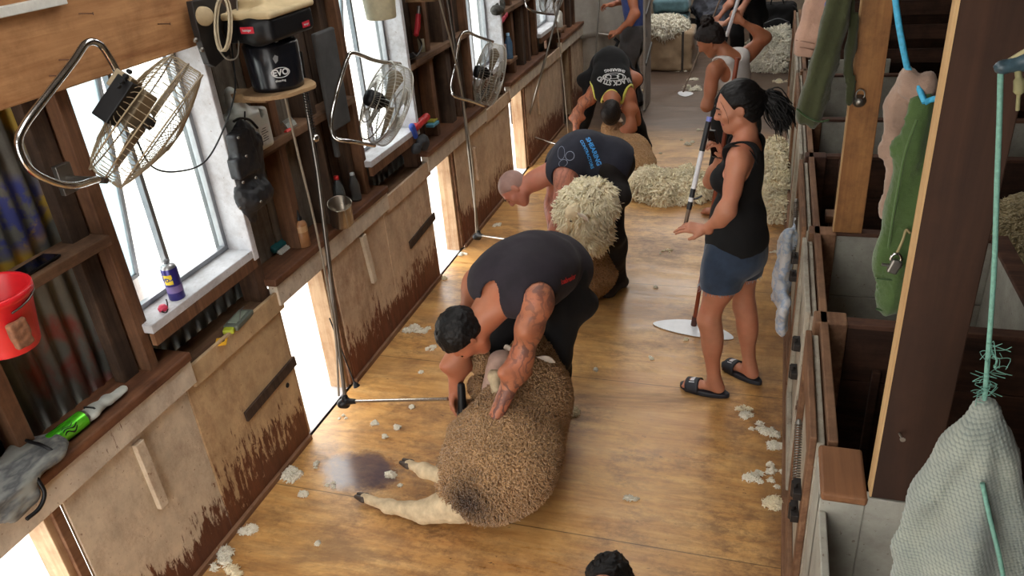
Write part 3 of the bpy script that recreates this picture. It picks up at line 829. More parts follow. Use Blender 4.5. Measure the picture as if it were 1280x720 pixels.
def text_mb(s, size, arc=0, bold=0, flipv=False, shear=0, spacing=1.0):
    """letters as a finely cut flat mesh, centred"""
    c = bpy.data.curves.new('t', 'FONT'); c.body = s; c.size = size; c.align_x = 'CENTER'; c.align_y = 'CENTER'; c.offset = bold; c.resolution_u = 3; c.shear = shear; c.space_character = spacing
    o = bpy.data.objects.new('t', c); COL.objects.link(o); dg = bpy.context.evaluated_depsgraph_get(); me = bpy.data.meshes.new_from_object(o.evaluated_get(dg))
    bm = bmesh.new(); bm.from_mesh(me); bmesh.ops.triangulate(bm, faces=bm.faces)
    for _ in range(3):
        es = [e for e in bm.edges if e.calc_length() > size * .22]
        if es: bmesh.ops.subdivide_edges(bm, edges=es, cuts=1); bmesh.ops.triangulate(bm, faces=bm.faces)
    m = MB(); vs = []
    for q in bm.verts:
        x, y = q.co.x, q.co.y
        if arc: a = x / arc; x, y = (arc + y) * math.sin(a), (arc + y) * math.cos(a) - arc
        vs.append((x, y, 0))
    m.add(vs, [tuple(v.index for v in f.verts) for f in bm.faces]); bm.free()
    bpy.data.objects.remove(o); bpy.data.curves.remove(c); return m
def ring_mb(r, w, n=40, cx=0, cy=0, sx=1, sy=1):
    m = MB(); vs = []
    for i in range(n):
        a = 2 * math.pi * i / n
        for q in (r - w, r + w): vs.append((cx + q * math.cos(a) * sx, cy + q * math.sin(a) * sy, 0))
    return m.add(vs, [(2*i, 2*i+1, (2*i+3) % (2*n), (2*i+2) % (2*n)) for i in range(n)])
def merge(*ms):
    m = MB()
    for k in ms: m.add(k.v, k.f)
    return m
def shift(m, dx, dy):
    m.v = [(x + dx, y + dy, z) for x, y, z in m.v]; return m
# ---- materials for people and sheep
SK_tan = skin('skin_tanned', (176, 112, 82), .75); SK_red = skin('skin_ruddy', (186, 122, 100), .6)
SK_w = skin('skin_warm', (186, 126, 98), 0); SK_w2 = skin('skin_brown', (164, 104, 74), 0); SK_m = skin('skin_light', (184, 128, 102), 0)
C_navy = cloth('singlet_charcoal', (40, 34, 41), sheen=.03); C_navy2 = cloth('singlet_navy', (38, 39, 50), sheen=.03); C_black = cloth('cloth_black', (17, 16, 17), sheen=.02); C_pants = cloth('pants_black', (15, 14, 16), .9, sheen=.02)
C_pants2 = cloth('pants_brownish_black', (28, 23, 22), sheen=.02); C_blue = cloth('tank_blue', (74, 96, 168)); C_grey = cloth('trousers_grey', (82, 80, 82)); C_white = cloth('tank_white', (206, 200, 196), var=.08)
C_denim = cloth('denim_blue', (40, 54, 74), .8, 500, .35); C_trim = cloth('trim_yellow', (206, 204, 96)); C_boot = plain('moccasin_felt', (40, 34, 32), .9)
M_print_w = plain('print_white', (196, 196, 196), .6); M_print_r = plain('print_red', (206, 42, 44), .5); M_print_b = plain('print_blue', (64, 150, 220), .5); M_print_g = plain('print_grey', (118, 124, 142), .6)
def wrinkle(amp, f=7, st=(1, 1, .35), seed=11):
    s = np.array(st, F32)
    return lambda P: (fbm(P * s, f, 3, seed) - .5) * 2 * amp

def armhole(Hm, X, r=.083, inw=.035, out=.3):
    a = Hm.J['sh' + X]; e = Hm.J['el' + X]; sg = 1 if X == 'L' else -1
    c = a - Hm.lat * sg * inw * .3; d = (Hm.lat * sg * .8 + (e - a).normalized() * .6).normalized()
    return capfn(c, c + d * out, r)
def singlet(Hm, name, mat, root, h=.006, off=.013, neck=.092, hole=.085, low=.06, drape=.012, trim=None, hang=0, hips=0):
    S = Hm.wear(['torso'], off, .06); S.disp = wrinkle(drape, 6, (1, 1, 1)); S.amp = drape
    up = (Hm.sh - Hm.mid).normalized()
    S.cone(Hm.J['shR'].lerp(Hm.sh, .45) + up * .02, Hm.J['shL'].lerp(Hm.sh, .45) + up * .02, .062, .062)
    if hang: S.ell(Hm.mid + Hm.front * hang, (.15, .10, .16), basis(Hm.front, up))
    if hips:
        u2 = (Hm.mid - Hm.pel).normalized(); f2 = (Hm.front - u2 * Hm.front.dot(u2)).normalized(); S.ell(Hm.pel + u2 * .03, (.168, .136, .14), basis(f2, u2)); S.ell(Hm.pel - f2 * .03 - u2 * .03, (.16, .125, .125), basis(f2, u2))
        S.cone(Hm.mid, Hm.pel, .13, .13)
    c = Hm.nb + up * .045
    S.sub(Sdf().ell(c + Hm.front * .02, (neck, neck * 1.15, neck), basis(Hm.front, up)).ev, .006)
    for X in 'LR': S.sub(armhole(Hm, X, hole), .008)
    dn = (Hm.pel - Hm.mid).normalized(); S.cut(Hm.pel + dn * low, dn)
    o = link(name, S.mesh(name, h), mat, root); return o
def trousers(Hm, name, mat, root, h=.007, off=.016, top=.10, amp=.014, ank=.05, waist=.0):
    S = Hm.wear(['legL', 'legR'], off, .05)
    p = Hm.pel; up = (Hm.mid - p).normalized(); fr = (Hm.front - up * Hm.front.dot(up)).normalized()
    b = Hm.b
    g = .93 if top < .05 else 1
    S.ell(p + up * .0, (.156 * b * g, .122 * b * g, .13 * b * g), basis(fr, up)); S.ell(p - fr * .04 - up * .04, (.15 * b * g, .105 * b * g, .11 * b * g), basis(fr, up))
    if g == 1: S.ell(p + up * .08, (.148 * b, .115 * b, .10 * b), basis(fr, up))
    S.disp = wrinkle(amp, 8, (1, 1, .6)); S.amp = amp
    if g == 1: S.cut(p + up * top, up)
    z = min(Hm.J['anL'].z, Hm.J['anR'].z); S.cut((0, 0, z - ank), (0, 0, -1))
    return link(name, S.mesh(name, h), mat, root)
def shoes(Hm, root, mat, h=.006, name='shoe'):
    for X in 'LR':
        S = Hm.wear(['foot' + X], .007); S.cut(Hm.J['an' + X] + V((0, 0, .03)), (0, 0, 1)); S.cut((0, 0, Hm.J['an' + X].z - .085), (0, 0, -1))
        link(name, S.mesh(name, h), mat, root)
def eyes(Hm, root):
    for sg in (-1, 1):
        m = MB(); c = Hm.L(.031 * sg, .0865, .004); f = V(Hm.HM[1])
        m.lathe([(0, .004), (.0045, .0035), (.006, .001)], c, f, 12); m.build('eye', M_eye, root)
def brows(Hm, root, mat):
    for sg in (-1, 1):
        m = MB(); m.tube([Hm.L(.014 * sg, .096, .026), Hm.L(.03 * sg, .093, .032), Hm.L(.046 * sg, .08, .026)], [.003, .0035, .002], 6); m.build('eyebrow', mat, root)

# ================================================================== wool
def wool_mat(name, light, dark, pink=None, dirty=None):
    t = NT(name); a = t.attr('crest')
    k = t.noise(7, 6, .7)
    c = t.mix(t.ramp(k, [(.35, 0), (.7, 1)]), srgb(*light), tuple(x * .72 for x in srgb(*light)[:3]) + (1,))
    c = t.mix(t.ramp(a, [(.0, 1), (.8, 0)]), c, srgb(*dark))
    if dirty: c = t.mix(t.attr('dirt'), c, srgb(*dirty))
    t.bump(t.noise(150, 4, .7), .5, .004)
    return t.out(c, .95, Sheen_Weight=.3, Specular_IOR_Level=.1)
W_tan = wool_mat('wool_tan', (182, 144, 102), (94, 64, 42), dirty=(52, 32, 20)); W_cream = wool_mat('wool_cream', (255, 243, 210), (206, 172, 122), dirty=(120, 90, 56))
W_white = wool_mat('wool_white', (246, 240, 222), (190, 172, 140)); W_shorn = wool_mat('wool_shorn', (196, 156, 112), (150, 112, 74), dirty=(120, 84, 52)); W_grey = wool_mat('wool_pen', (176, 160, 122), (96, 78, 52), dirty=(84, 70, 48))
W_face = plain('sheep_face', (196, 176, 152), .8, bump=.2); W_leg = plain('sheep_leg', (188, 168, 136), .85, 0, .25, 20, .3); W_hoof = plain('hoof', (62, 50, 42), .6, 0, .4, 40); W_skin = plain('sheep_belly_skin', (198, 166, 150), .7)
W_ear = plain('sheep_ear', (206, 192, 176), .7)
def woolly(S, amp=.009, f=42, big=.012, bf=6, seed=3, stretch=None):
    st = np.array(stretch or (1, 1, 1), F32)
    S.disp = lambda P: (1 - worley(P * st, f, seed)) * amp + (fbm(P, bf, 2, seed) - .5) * big * 2; S.amp = amp + big; return S
def woolmesh(name, S, h, mat, root, f=42, seed=3, dirt=None, stretch=None, kind=None):
    st = np.array(stretch or (1, 1, 1), F32)
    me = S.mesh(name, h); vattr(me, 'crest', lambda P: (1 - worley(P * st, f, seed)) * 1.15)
    vattr(me, 'dirt', dirt if dirt else (lambda P: np.zeros(len(P), F32)))
    return link(name, me, mat, root)
def shag(o, n, L, r, seed=1, curl=.5, droop=.25, lean=.6, jit=.35, mask=None, zmin=None):
    """grow n short tapering wool locks over the surface of a mesh, in the same mesh"""
    me = o.data; rg = np.random.RandomState(seed)
    nv = len(me.vertices); co = np.empty(nv * 3, F32); me.vertices.foreach_get('co', co); co = co.reshape(-1, 3)
    nf = len(me.polygons); fi = np.empty(nf * 4, np.int32); me.loops.foreach_get('vertex_index', fi); fi = fi.reshape(-1, 4)
    no = np.empty(nf * 3, F32); me.polygons.foreach_get('normal', no); no = no.reshape(-1, 3); ar = np.empty(nf, F32); me.polygons.foreach_get('area', ar)
    c = co[fi].mean(1)
    if mask is not None: ar = ar * np.clip(mask(c), 0, 1)
    if zmin is not None: ar = ar * (c[:, 2] > zmin)
    k = rg.choice(nf, n, p=ar / ar.sum()); w = rg.dirichlet((1, 1, 1, 1), n).astype(F32)
    P = (co[fi[k]] * w[:, :, None]).sum(1); N = no[k]
    sw = np.stack([vnoise(P, 9, seed + q) - .5 for q in range(3)], 1) * 2 * lean
    D = N + sw + rg.normal(0, jit, (n, 3)) + np.array([0, 0, -droop]); D /= np.linalg.norm(D, axis=1)[:, None]
    A = np.cross(D, rg.normal(0, 1, (n, 3))); A /= np.linalg.norm(A, axis=1)[:, None]; B = np.cross(D, A)
    Ls = L * rg.uniform(.6, 1.3, n)[:, None]; rs = r * rg.uniform(.7, 1.25, n)[:, None]; ph = rg.uniform(0, 6.28, n)[:, None]; K = 5; S = 4; V_ = []
    for i in range(K):
        t = i / (K - 1); c0 = P + D * Ls * (t * .95 - .12) + (A * np.cos(ph + t * 5) + B * np.sin(ph + t * 5)) * Ls * curl * .22 * t + np.array([0, 0, -1]) * Ls * droop * t * t
        rr_ = rs * (1.0, 1.05, .9, .6, .12)[i]
        for s in range(S): a = 6.2832 * s / S + t * 1.5; V_.append(c0 + (A * math.cos(a) + B * math.sin(a)) * rr_)
    V_ = np.stack(V_, 1).reshape(-1, 3); Q = []
    for i in range(K - 1):
        for s in range(S): Q.append((i * S + s, i * S + (s + 1) % S, (i + 1) * S + (s + 1) % S, (i + 1) * S + s))
    Q = np.array(Q); Q = (Q[None] + (np.arange(n) * K * S)[:, None, None]).reshape(-1, 4) + nv
    old = {a: None for a in ('crest', 'dirt') if a in me.attributes}
    for a in old: v = np.empty(nv, F32); me.attributes[a].data.foreach_get('value', v); old[a] = v
    new = {}
    if 'crest' in old: new['crest'] = np.tile(np.repeat(np.array([.45, .65, .85, 1.0, 1.0], F32), S), n)
    if 'dirt' in old:
        tr = np.repeat(np.argsort(np.zeros(n)), 0); f0 = old['dirt'][fi[k][:, 0]]; new['dirt'] = np.repeat(f0, K * S)
    m2 = bpy.data.meshes.new(me.name); allv = np.concatenate([co, V_.astype(F32)]); allq = np.concatenate([fi, Q]).astype(np.int32)
    m2.vertices.add(len(allv)); m2.vertices.foreach_set('co', allv.ravel()); m2.loops.add(allq.size); m2.loops.foreach_set('vertex_index', allq.ravel())
    m2.polygons.add(len(allq)); m2.polygons.foreach_set('loop_start', np.arange(0, allq.size, 4, dtype=np.int32)); m2.polygons.foreach_set('loop_total', np.full(len(allq), 4, np.int32)); m2.polygons.foreach_set('use_smooth', np.ones(len(allq), bool)); m2.update(calc_edges=True)
    for a in old: at = m2.attributes.new(a, 'FLOAT', 'POINT'); at.data.foreach_set('value', np.concatenate([old[a], new[a]]).astype(F32))
    for mt in me.materials: m2.materials.append(mt)
    o.data = m2; return o
def blob(c, r, M=None):
    return Sdf().ell(c, r, M).ev
def near(c, r0, r1):
    c = A3(c); return lambda P: np.clip((r1 - np.sqrt(((P - c) ** 2).sum(1))) / (r1 - r0), 0, 1)
def sheep_leg(root, pts, r, thigh=None, name='leg'):
    S = Sdf(.02)
    for i in range(len(pts) - 1): S.cone(pts[i], pts[i+1], r[i], r[i+1])
    if len(pts) > 2: S.ell(pts[-2], (r[-2] * 1.25,) * 3)
    S.disp = lambda P: (fbm(P, 55, 2, 9) - .5) * .008; S.amp = .004
    o = link(name, S.mesh(name, .005), W_leg, root)
    e = V(pts[-1]); d = (e - V(pts[-2])).normalized(); u, w, _ = frame_of(d)
    for sg in (-1, 1):
        Hf = Sdf(.01).cone(e + u * .012 * sg - d * .005, e + d * .042 + u * .010 * sg, .017, .010)
        link('hoof', Hf.mesh('hoof', .004), W_hoof, o)
    return o
def sheep_head(root, c, F, U, s=1.0, wool=None, mat=None):
    M = basis(F, U); Sx, F, U = V(M[0]), V(M[1]), V(M[2]); L = lambda x, y, z: V(c) + (Sx * x + F * y + U * z) * s
    H = Sdf(.03); H.ell(L(0, -.02, .01), (.062 * s, .075 * s, .07 * s), M); H.cone(L(0, .0, 0), L(0, .135, -.03), .052 * s, .030 * s); H.ell(L(0, .145, -.032), (.028 * s, .028 * s, .026 * s), M)
    H.disp = lambda P: (fbm(P, 60, 2, 4) - .5) * .005; H.amp = .003
    for sg in (-1, 1): H.sub(blob(L(.05 * sg, .05, .02), (.013 * s,) * 3), .008)
    h = link('head', H.mesh('head', .005), mat or W_face, root)
    for sg in (-1, 1):
        m = MB(); m.lathe([(0, .006), (.006, .005), (.009, 0)], L(.042 * sg, .05, .018), Sx * sg, 12); m.build('eye', M_eye, h)
        E = Sdf(.01); E.econe(L(.055 * sg, -.03, .02), L(.13 * sg, -.045, -.005), .018 * s, .026 * s, F * .8 + U * .6, .35); E.econe(L(.12 * sg, -.045, 0), L(.165 * sg, -.04, -.02), .025 * s, .008 * s, F * .8 + U * .6, .35)
        link('ear', E.mesh('ear', .004), W_ear, h)
    return L
# ================================================================== SHEARER 1 and his sheep
J1 = dict(head=onY(581, 417, 2.80), face=(-.22, -.12, -.95), crown=(-.74, -.46, -.42),
    shR=onY(600, 350, 3.02), shL=onY(672, 372, 2.84), hipR=(-1.06, 3.40, .87), hipL=(-.88, 3.27, .87), mid=(-.98, 3.14, .985), front=(-.25, -.35, -.9),
    elR=onY(572, 447, 2.93), wrR=onY(569, 489, 2.90), elL=onY(652, 447, 2.77), wrL=onY(620, 520, 2.63),
    knR=(-1.25, 3.22, .45), anR=(-1.38, 3.46, .085), knL=(-.93, 3.18, .46), anL=(-.985, 3.36, .085), footR=(-.3, -1, 0), footL=(.15, -1, 0),
    hdR=(-.02, -.15, -1), hnR=(1, -.25, -.1), thR=(1, 0, 0), cuR=(.75, .9, .6), hdL=(-.35, -.25, -.9), hnL=(-.2, .3, -1), thL=(1, 0, 0), cuL=(.35, .35, .25))
s1 = thing('person', 'shearer in charcoal singlet with red print, bent over the nearest sheep holding the handpiece', 'person', (-.97, 3.35, 0), group='shearers at work')
H1 = Human(J1, build=1.10, hs=1.13, arm=1.10)
ink1 = Sdf().cone(J1['shL'], J1['elL'], .10, .08).cone(J1['elL'], J1['wrL'], .08, .07)
H1.body('body', SK_tan, .005, s1, ink=lambda P: np.clip(-ink1.ev(P) * 30, 0, 1))
H1.hair_cap('hair', M_hair, s1, .004, off=.010, front=.05, low=-.005, back=-.07, rough=.005, freq=70)
sg1 = singlet(H1, 'singlet', C_navy, s1, .006, off=.018, neck=.082, hole=.076, low=.16, hang=.04, hips=1)
trousers(H1, 'trousers', C_pants, s1, .007, off=.012, amp=.016, top=.0)
shoes(H1, s1, C_boot); eyes(H1, s1)

decal_px('shirt_print', sg1, s1, (711, 349), (726, 340), text_mb('icebreaker', .034, bold=.0016), M_print_r)

sh1 = thing('sheep', 'tan curly-woolled sheep lying on its back with hind legs out, nearest the camera', 'sheep', (-1.05, 2.75, 0))
B = Sdf(.08)
B.ell((-1.06, 2.62, .24), (.26, .25, .24)); B.cone((-1.06, 2.74, .24), (-1.02, 3.0, .32), .24, .20); B.ell((-1.12, 2.54, .18), (.20, .19, .17))
B.cone((-1.02, 3.0, .36), (-1.03, 3.1, .50), .16, .11)
woolly(B, .0055, 85, .014); 
belly = V((-1.22, 3.0, .42))
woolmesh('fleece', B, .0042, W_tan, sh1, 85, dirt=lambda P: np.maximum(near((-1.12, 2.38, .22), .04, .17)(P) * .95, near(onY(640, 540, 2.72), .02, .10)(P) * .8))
Lh = sheep_head(sh1, onY(657, 452, 3.02), (-.15, -.55, -.75), (-.2, -.8, .55), .86)
shag(bpy.data.objects['fleece'], 17000, .018, .0050, 3, curl=1.6, droop=.2)
# bare belly side turned out of the fleece
Bs = Sdf(.05).cone(onY(612, 548, 2.80), onY(626, 455, 3.02), .085, .07); Bs.disp = lambda P: (fbm(P, 14, 2, 4) - .5) * .012; Bs.amp = .006
link('belly', Bs.mesh('belly', .006), W_skin, sh1)
# opened edge of the fleece hanging on the left
Fl = Sdf(.03)
for (px, py, y, r) in ((598, 450, 3.02, .05), (600, 482, 2.98, .05), (592, 515, 2.92, .05), (574, 540, 2.82, .05), (571, 566, 2.74, .055), (576, 592, 2.68, .05)): Fl.ell(onY(px, py, y), (r, r, r * 1.1))
woolly(Fl, .008, 62, .014, seed=5); shag(woolmesh('opened_fleece', Fl, .0045, W_tan, sh1, 62, 5), 5000, .02, .0042, 4, curl=1.2)
sheep_leg(sh1, [onY(592, 602, 2.50), onY(562, 598, 2.46), onY(530, 588, 2.49), onY(511, 580, 2.52)], [.06, .044, .027, .021])
sheep_leg(sh1, [onY(575, 628, 2.44), onY(530, 640, 2.40), onY(486, 633, 2.42), onY(455, 622, 2.45)], [.095, .052, .027, .021])
sheep_leg(sh1, [onY(632, 500, 2.90), onY(618, 470, 2.86), onY(622, 500, 2.78), onY(618, 520, 2.76)], [.035, .028, .022, .016])

# ================================================================== SHEARER 2 and his sheep
J2 = dict(head=onY(644, 236, 4.72), face=(-.35, -.35, -.85), crown=(-.85, -.1, .35),
    shR=(-1.33, 4.92, .90), shL=onY(707, 222, 4.58), hipR=(-.98, 4.92, .90), hipL=(-.94, 4.70, .90), mid=(-1.13, 4.76, .98), front=(-.12, -.1, -.98),
    elR=(-1.36, 4.80, .62), wrR=(-1.32, 4.62, .42), elL=onY(700, 275, 4.48), wrL=onY(712, 320, 4.44),
    knR=(-1.1, 5.0, .48), anR=(-1.08, 5.22, .085), knL=onY(768, 296, 4.58), anL=(-.90, 4.80, .085), footR=(-1, .2, 0), footL=(-.45, -.9, 0),
    hdR=(.3, -.2, -.9), hnR=(1, .2, 0), cuR=(.6, .6, .5), hdL=(.3, .1, -.9), hnL=(.8, .3, 0), thL=(-1, 0, 0), cuL=(.5, .6, .4))
s2 = thing('person', 'bald shearer in navy singlet with blue print on the back, bent over the second sheep', 'person', (-.95, 4.85, 0), group='shearers at work')
H2 = Human(J2, build=1.0, hs=1.05, arm=1.15)
ink2 = Sdf().cone(J2['shL'], J2['elL'], .10, .08).cone(J2['elL'], J2['wrL'], .08, .07).cone(J2['elR'], J2['wrR'], .08, .07)
H2.body('body', SK_red, .006, s2, ink=lambda P: np.clip(-ink2.ev(P) * 30, 0, 1) * .8)
sg2 = singlet(H2, 'singlet', C_navy2, s2, .007, off=.014, neck=.095, hole=.085, low=.10, hips=1)
trousers(H2, 'trousers', C_pants2, s2, .008, off=.010, amp=.016, top=.0)
shoes(H2, s2, C_boot, .008); H2.hair_cap('stubble', plain('scalp_stubble', (150, 116, 106), .6), s2, .006, off=.0015, front=.06, low=.0, back=-.07, rough=.0); eyes(H2, s2); brows(H2, s2, M_hair2)

decal_px('shirt_print', sg2, s2, (738, 191), (742, 201), merge(shift(text_mb('SHEARING', .040, bold=.0014), 0, .024), shift(text_mb('CONTRACTORS', .026, bold=.001), 0, -.020)), M_print_b)
decal_px('shirt_logo', sg2, s2, (706, 197), (714, 194), merge(ring_mb(.028, .0022, cx=.035), ring_mb(.03, .002, cx=-.02, cy=-.03, sy=.7), ring_mb(.045, .002, cy=.04, cx=-.02, sx=.6)), M_print_g)
sh2 = thing('sheep', 'cream long-woolled sheep sitting upright against the bald shearer', 'sheep', (-1.0, 4.6, 0))
B = Sdf(.08); B.cone((-1.13, 4.70, .30), (-1.13, 4.66, .62), .19, .17); B.ell((-1.12, 4.66, .20), (.22, .22, .19))
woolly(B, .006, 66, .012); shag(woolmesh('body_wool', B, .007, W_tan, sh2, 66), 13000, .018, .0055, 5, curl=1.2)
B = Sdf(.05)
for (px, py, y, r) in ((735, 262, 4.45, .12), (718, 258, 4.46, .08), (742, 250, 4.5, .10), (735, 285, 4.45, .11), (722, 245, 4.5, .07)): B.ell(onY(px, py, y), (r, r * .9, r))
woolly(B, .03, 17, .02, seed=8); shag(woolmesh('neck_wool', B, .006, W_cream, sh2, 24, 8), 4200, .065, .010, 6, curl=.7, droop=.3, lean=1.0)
sheep_head(sh2, onY(717, 267, 4.34), (-.55, -.25, -.75), (-.3, -.5, .7), .78, mat=plain('sheep_face_cream', (226, 206, 170), .9, bump=.3))
0 and sheep_leg(sh2, [onY(690, 255, 4.55), onY(676, 262, 4.5), onY(668, 264, 4.5)], [.035, .026, .020])
sheep_leg(sh2, [(-1.2, 4.6, .15), (-1.35, 4.55, .08), (-1.5, 4.5, .05)], [.05, .03, .02])

# ================================================================== SHEARER 3 and his sheep
J3 = dict(head=onY(764, 139, 7.20), face=(-.1, .62, -.70), crown=(.0, -.65, -.75),
    shR=onY(745, 112, 7.42), shL=onY(785, 117, 7.40), hipR=(-1.62, 7.74, .88), hipL=(-1.40, 7.72, .88), mid=(-1.48, 7.60, .92), front=(0, -.35, -.93),
    elR=onY(722, 140, 7.34), wrR=onY(719, 170, 7.26), elL=onY(789, 155, 7.30), wrL=onY(775, 182, 7.18),
    knR=(-1.74, 7.56, .45), anR=(-1.88, 7.62, .085), knL=(-1.26, 7.54, .46), anL=(-1.14, 7.66, .085), footR=(-.3, -1, 0), footL=(.3, -1, 0),
    hdR=(0, -.2, -1), hnR=(.9, 0, 0), cuR=(.6, .7, .5), hdL=(-.5, -.3, -.8), hnL=(-.2, .2, -1), cuL=(.4, .4, .3))
s3 = thing('person', 'shearer in black singlet edged yellow-green, bent over with head to the camera', 'person', (-1.5, 7.7, 0), group='shearers at work')
H3 = Human(J3, build=1.02, hs=1.18)
H3.body('body', SK_tan, .008, s3, ink=lambda P: np.clip((Sdf().cone(J3['shR'], J3['elR'], .10, .08).cone(J3['elR'], J3['wrR'], .08, .07).ev(P)) * -30, 0, 1) * .7)
H3.hair_cap('hair', M_hair2, s3, .006, off=.007)
S = None
sg3 = singlet(H3, 'singlet', C_black, s3, .006, off=.015, neck=.10, hole=.085, low=.08)
# yellow binding round neck and armholes
S = H3.wear(['torso'], .016, .06); S.disp = wrinkle(.012, 6, (1, 1, 1)); S.amp = .012
up = (H3.sh - H3.mid).normalized(); S.cone(H3.J['shR'].lerp(H3.sh, .45) + up * .02, H3.J['shL'].lerp(H3.sh, .45) + up * .02, .062, .062); S.off = .018
nk = Sdf().ell(H3.nb + up * .045 + H3.front * .02, (.10, .115, .10), basis(H3.front, up)).ev
fs = [nk] + [armhole(H3, X, .085) for X in 'LR']
S.sub(lambda P: np.min([f(P) for f in fs], 0), .003)
S.sub(lambda P: .015 - np.min([f(P) for f in fs], 0), .003)
link('singlet_binding', S.mesh('singlet_binding', .005), C_trim, s3)
trousers(H3, 'trousers', C_pants, s3, .009, off=.008, amp=.012); shoes(H3, s3, C_boot, .009)
decal_px('shirt_print', sg3, s3, (768, 96), (760, 96), merge(shift(text_mb('BLACK STUD', .058, arc=.22, bold=.002), 0, .06), shift(text_mb('SHEARING', .042, arc=-.3, bold=.0016), 0, -.075),
      ring_mb(.062, .004, sx=1.7, sy=.62), ring_mb(.04, .004, sx=1.5, sy=.5, cx=.02), ring_mb(.028, .004, cx=-.055), ring_mb(.028, .004, cx=.06, cy=.005)), M_print_w)
sh3 = thing('sheep', 'shorn tan sheep held between the legs of the shearer in the yellow-edged singlet', 'sheep', (-1.3, 7.1, 0))
B = Sdf(.08); B.ell((-1.24, 7.2, .17), (.20, .30, .16)); B.cone((-1.3, 7.2, .20), (-1.45, 7.42, .34), .13, .10); B.ell((-1.12, 7.0, .14), (.16, .2, .13))
woolly(B, .004, 60, .012); shag(woolmesh('body_wool', B, .009, W_shorn, sh3, 60), 8000, .012, .005, 7)
sheep_head(sh3, (-1.47, 7.45, .40), (-.35, -.5, -.6), (-.3, -.2, .9), .9)
sheep_leg(sh3, [(-1.42, 6.95, .15), (-1.6, 6.85, .10), (-1.75, 6.8, .06)], [.06, .035, .02])
fl3 = thing('wool_fleece', 'cream fleece freshly shorn, spread on the floor beside the third shearer', 'fleece', (-.9, 6.9, 0))
B = Sdf(.06)
for (px, py, r, z) in ((795, 222, .16, .05), (812, 232, .17, .06), (828, 240, .16, .05), (845, 238, .15, .05), (800, 238, .12, .03), (862, 232, .13, .04), (785, 235, .09, .03), (830, 228, .14, .05), (868, 243, .10, .04), (880, 236, .12, .04), (778, 222, .10, .03), (852, 246, .07, .02)):
    p = onZ(px, py, z); B.ell(p, (r * .9, r * .9, .07 + .05 * ((px * 7) % 5) / 5))
woolly(B, .05, 11, .05, seed=21); B.cut((0, 0, .003), (0, 0, -1)); shag(woolmesh('locks', B, .009, W_cream, fl3, 11, 21), 6000, .065, .010, 8, curl=.9, droop=.2, lean=.9)
fl4 = thing('wool_fleece', 'creamy yellow fleece heaped by the pen gate behind the woman', 'fleece', (.08, 7.3, 0))
B = Sdf(.06)
for (px, py, r, z, q) in ((968, 262, .11, .06, .07), (962, 245, .12, .08, .09), (972, 225, .13, .10, .12), (960, 215, .14, .12, .12), (972, 200, .12, .12, .12), (980, 190, .10, .10, .10), (965, 235, .14, .08, .10), (978, 240, .1, .08, .1)):
    p = onZ(px, py, z); B.ell((min(p.x, .08), p.y, p.z), (r, r, q))
woolly(B, .05, 10, .05, seed=25); B.cut((0, 0, .003), (0, 0, -1)); B.cut((.205, 0, 0), (1, 0, 0)); shag(woolmesh('locks', B, .008, W_cream, fl4, 10, 25), 4500, .055, .009, 9, curl=1.2, droop=.2)
# ================================================================== WOMAN in front
def heel_toe(h, t): a = onZ(*h, .0); b = onZ(*t, .0); return a, (b - a).normalized()
hl, dl = heel_toe((893, 494), (852, 484)); hr, dr = heel_toe((938, 474), (908, 458))
JW = dict(head=onY(921, 134, 3.76), face=(-.95, -.20, -.26), crown=(-.22, -.02, 1), shL=(-.115, 3.60, 1.375), shR=(-.075, 3.90, 1.375), hipL=(-.14, 3.665, .87), hipR=(-.09, 3.83, .87),
    mid=(-.105, 3.755, 1.12), front=(-1, .05, -.05), elL=onY(910, 264, 3.50), wrL=onY(881, 287, 3.54), elR=(-.26, 3.98, 1.12), wrR=onY(901, 194, 3.80),
    knL=(hl.x - .05, 3.655, .47), anL=(hl.x - .005, hl.y + .01, .095), knR=(hr.x - .06, 3.83, .47), anR=(hr.x - .01, hr.y, .095), footL=dl, footR=dr,
    hdL=(-1, 0, .12), hnL=(-.1, .35, -1), thL=(1, 0, 0), cuL=(.3, .35, .25), hdR=(-.25, -.35, .9), hnR=(-.9, -.4, 0), thR=(1, 0, 0), cuR=(.9, .9, .6))
w1 = thing('person', 'woman with black ponytail in black tank top and denim shorts standing in profile', 'person', (-.12, 3.74, 0))
HW = Human(JW, female=True, build=1.03, hs=.98, arm=.93)
lipc = HW.L(0, .082, -.057)
bodyW = HW.body('body', SK_w, .0055, w1)
bodyW.data.materials.append(M_lip); pick(bodyW.data, [(1, lambda P: blob(lipc, (.026, .026, .0105), HW.HM)(P) < 0)])
# hair drawn back into a ponytail
A = Sdf(.03); A.ell(HW.L(0, -.018, .032), (.080, .098, .088), HW.HM); A.ell(HW.L(0, -.055, -.03), (.062, .055, .06), HW.HM); A.cone(HW.L(0, -.07, .01), HW.L(0, -.125, .0), .05, .03)
A.off = .008; st = HW.HM
A.disp = lambda P: (fbm((P @ st.T) * np.array([1, .25, 1], F32), 75, 2, 5) - .5) * .012; A.amp = .006
for sg in (-1, 1): A.sub(blob(HW.L(.085 * sg, .006, -.012), (.024, .036, .036), HW.HM), .01)
A.cut(HW.L(0, .058, .058), V(st[1]) * .8 - V(st[2]) * .6); A.cut(HW.L(0, .018, .0), V(st[1]) * .92 - V(st[2]) * .4); A.cut(HW.L(0, 0, -.085), -V(st[2]))
hairW = link('hair', A.mesh('hair', .0045), M_hair, w1)
m = MB(); rnd = random.Random(3); root_ = HW.L(0, -.125, .0)
m.cyl(HW.L(0, -.118, 0), HW.L(0, -.135, -.003), .027, .027, 14); m.build('hair_tie', M_hair, w1); m = MB()
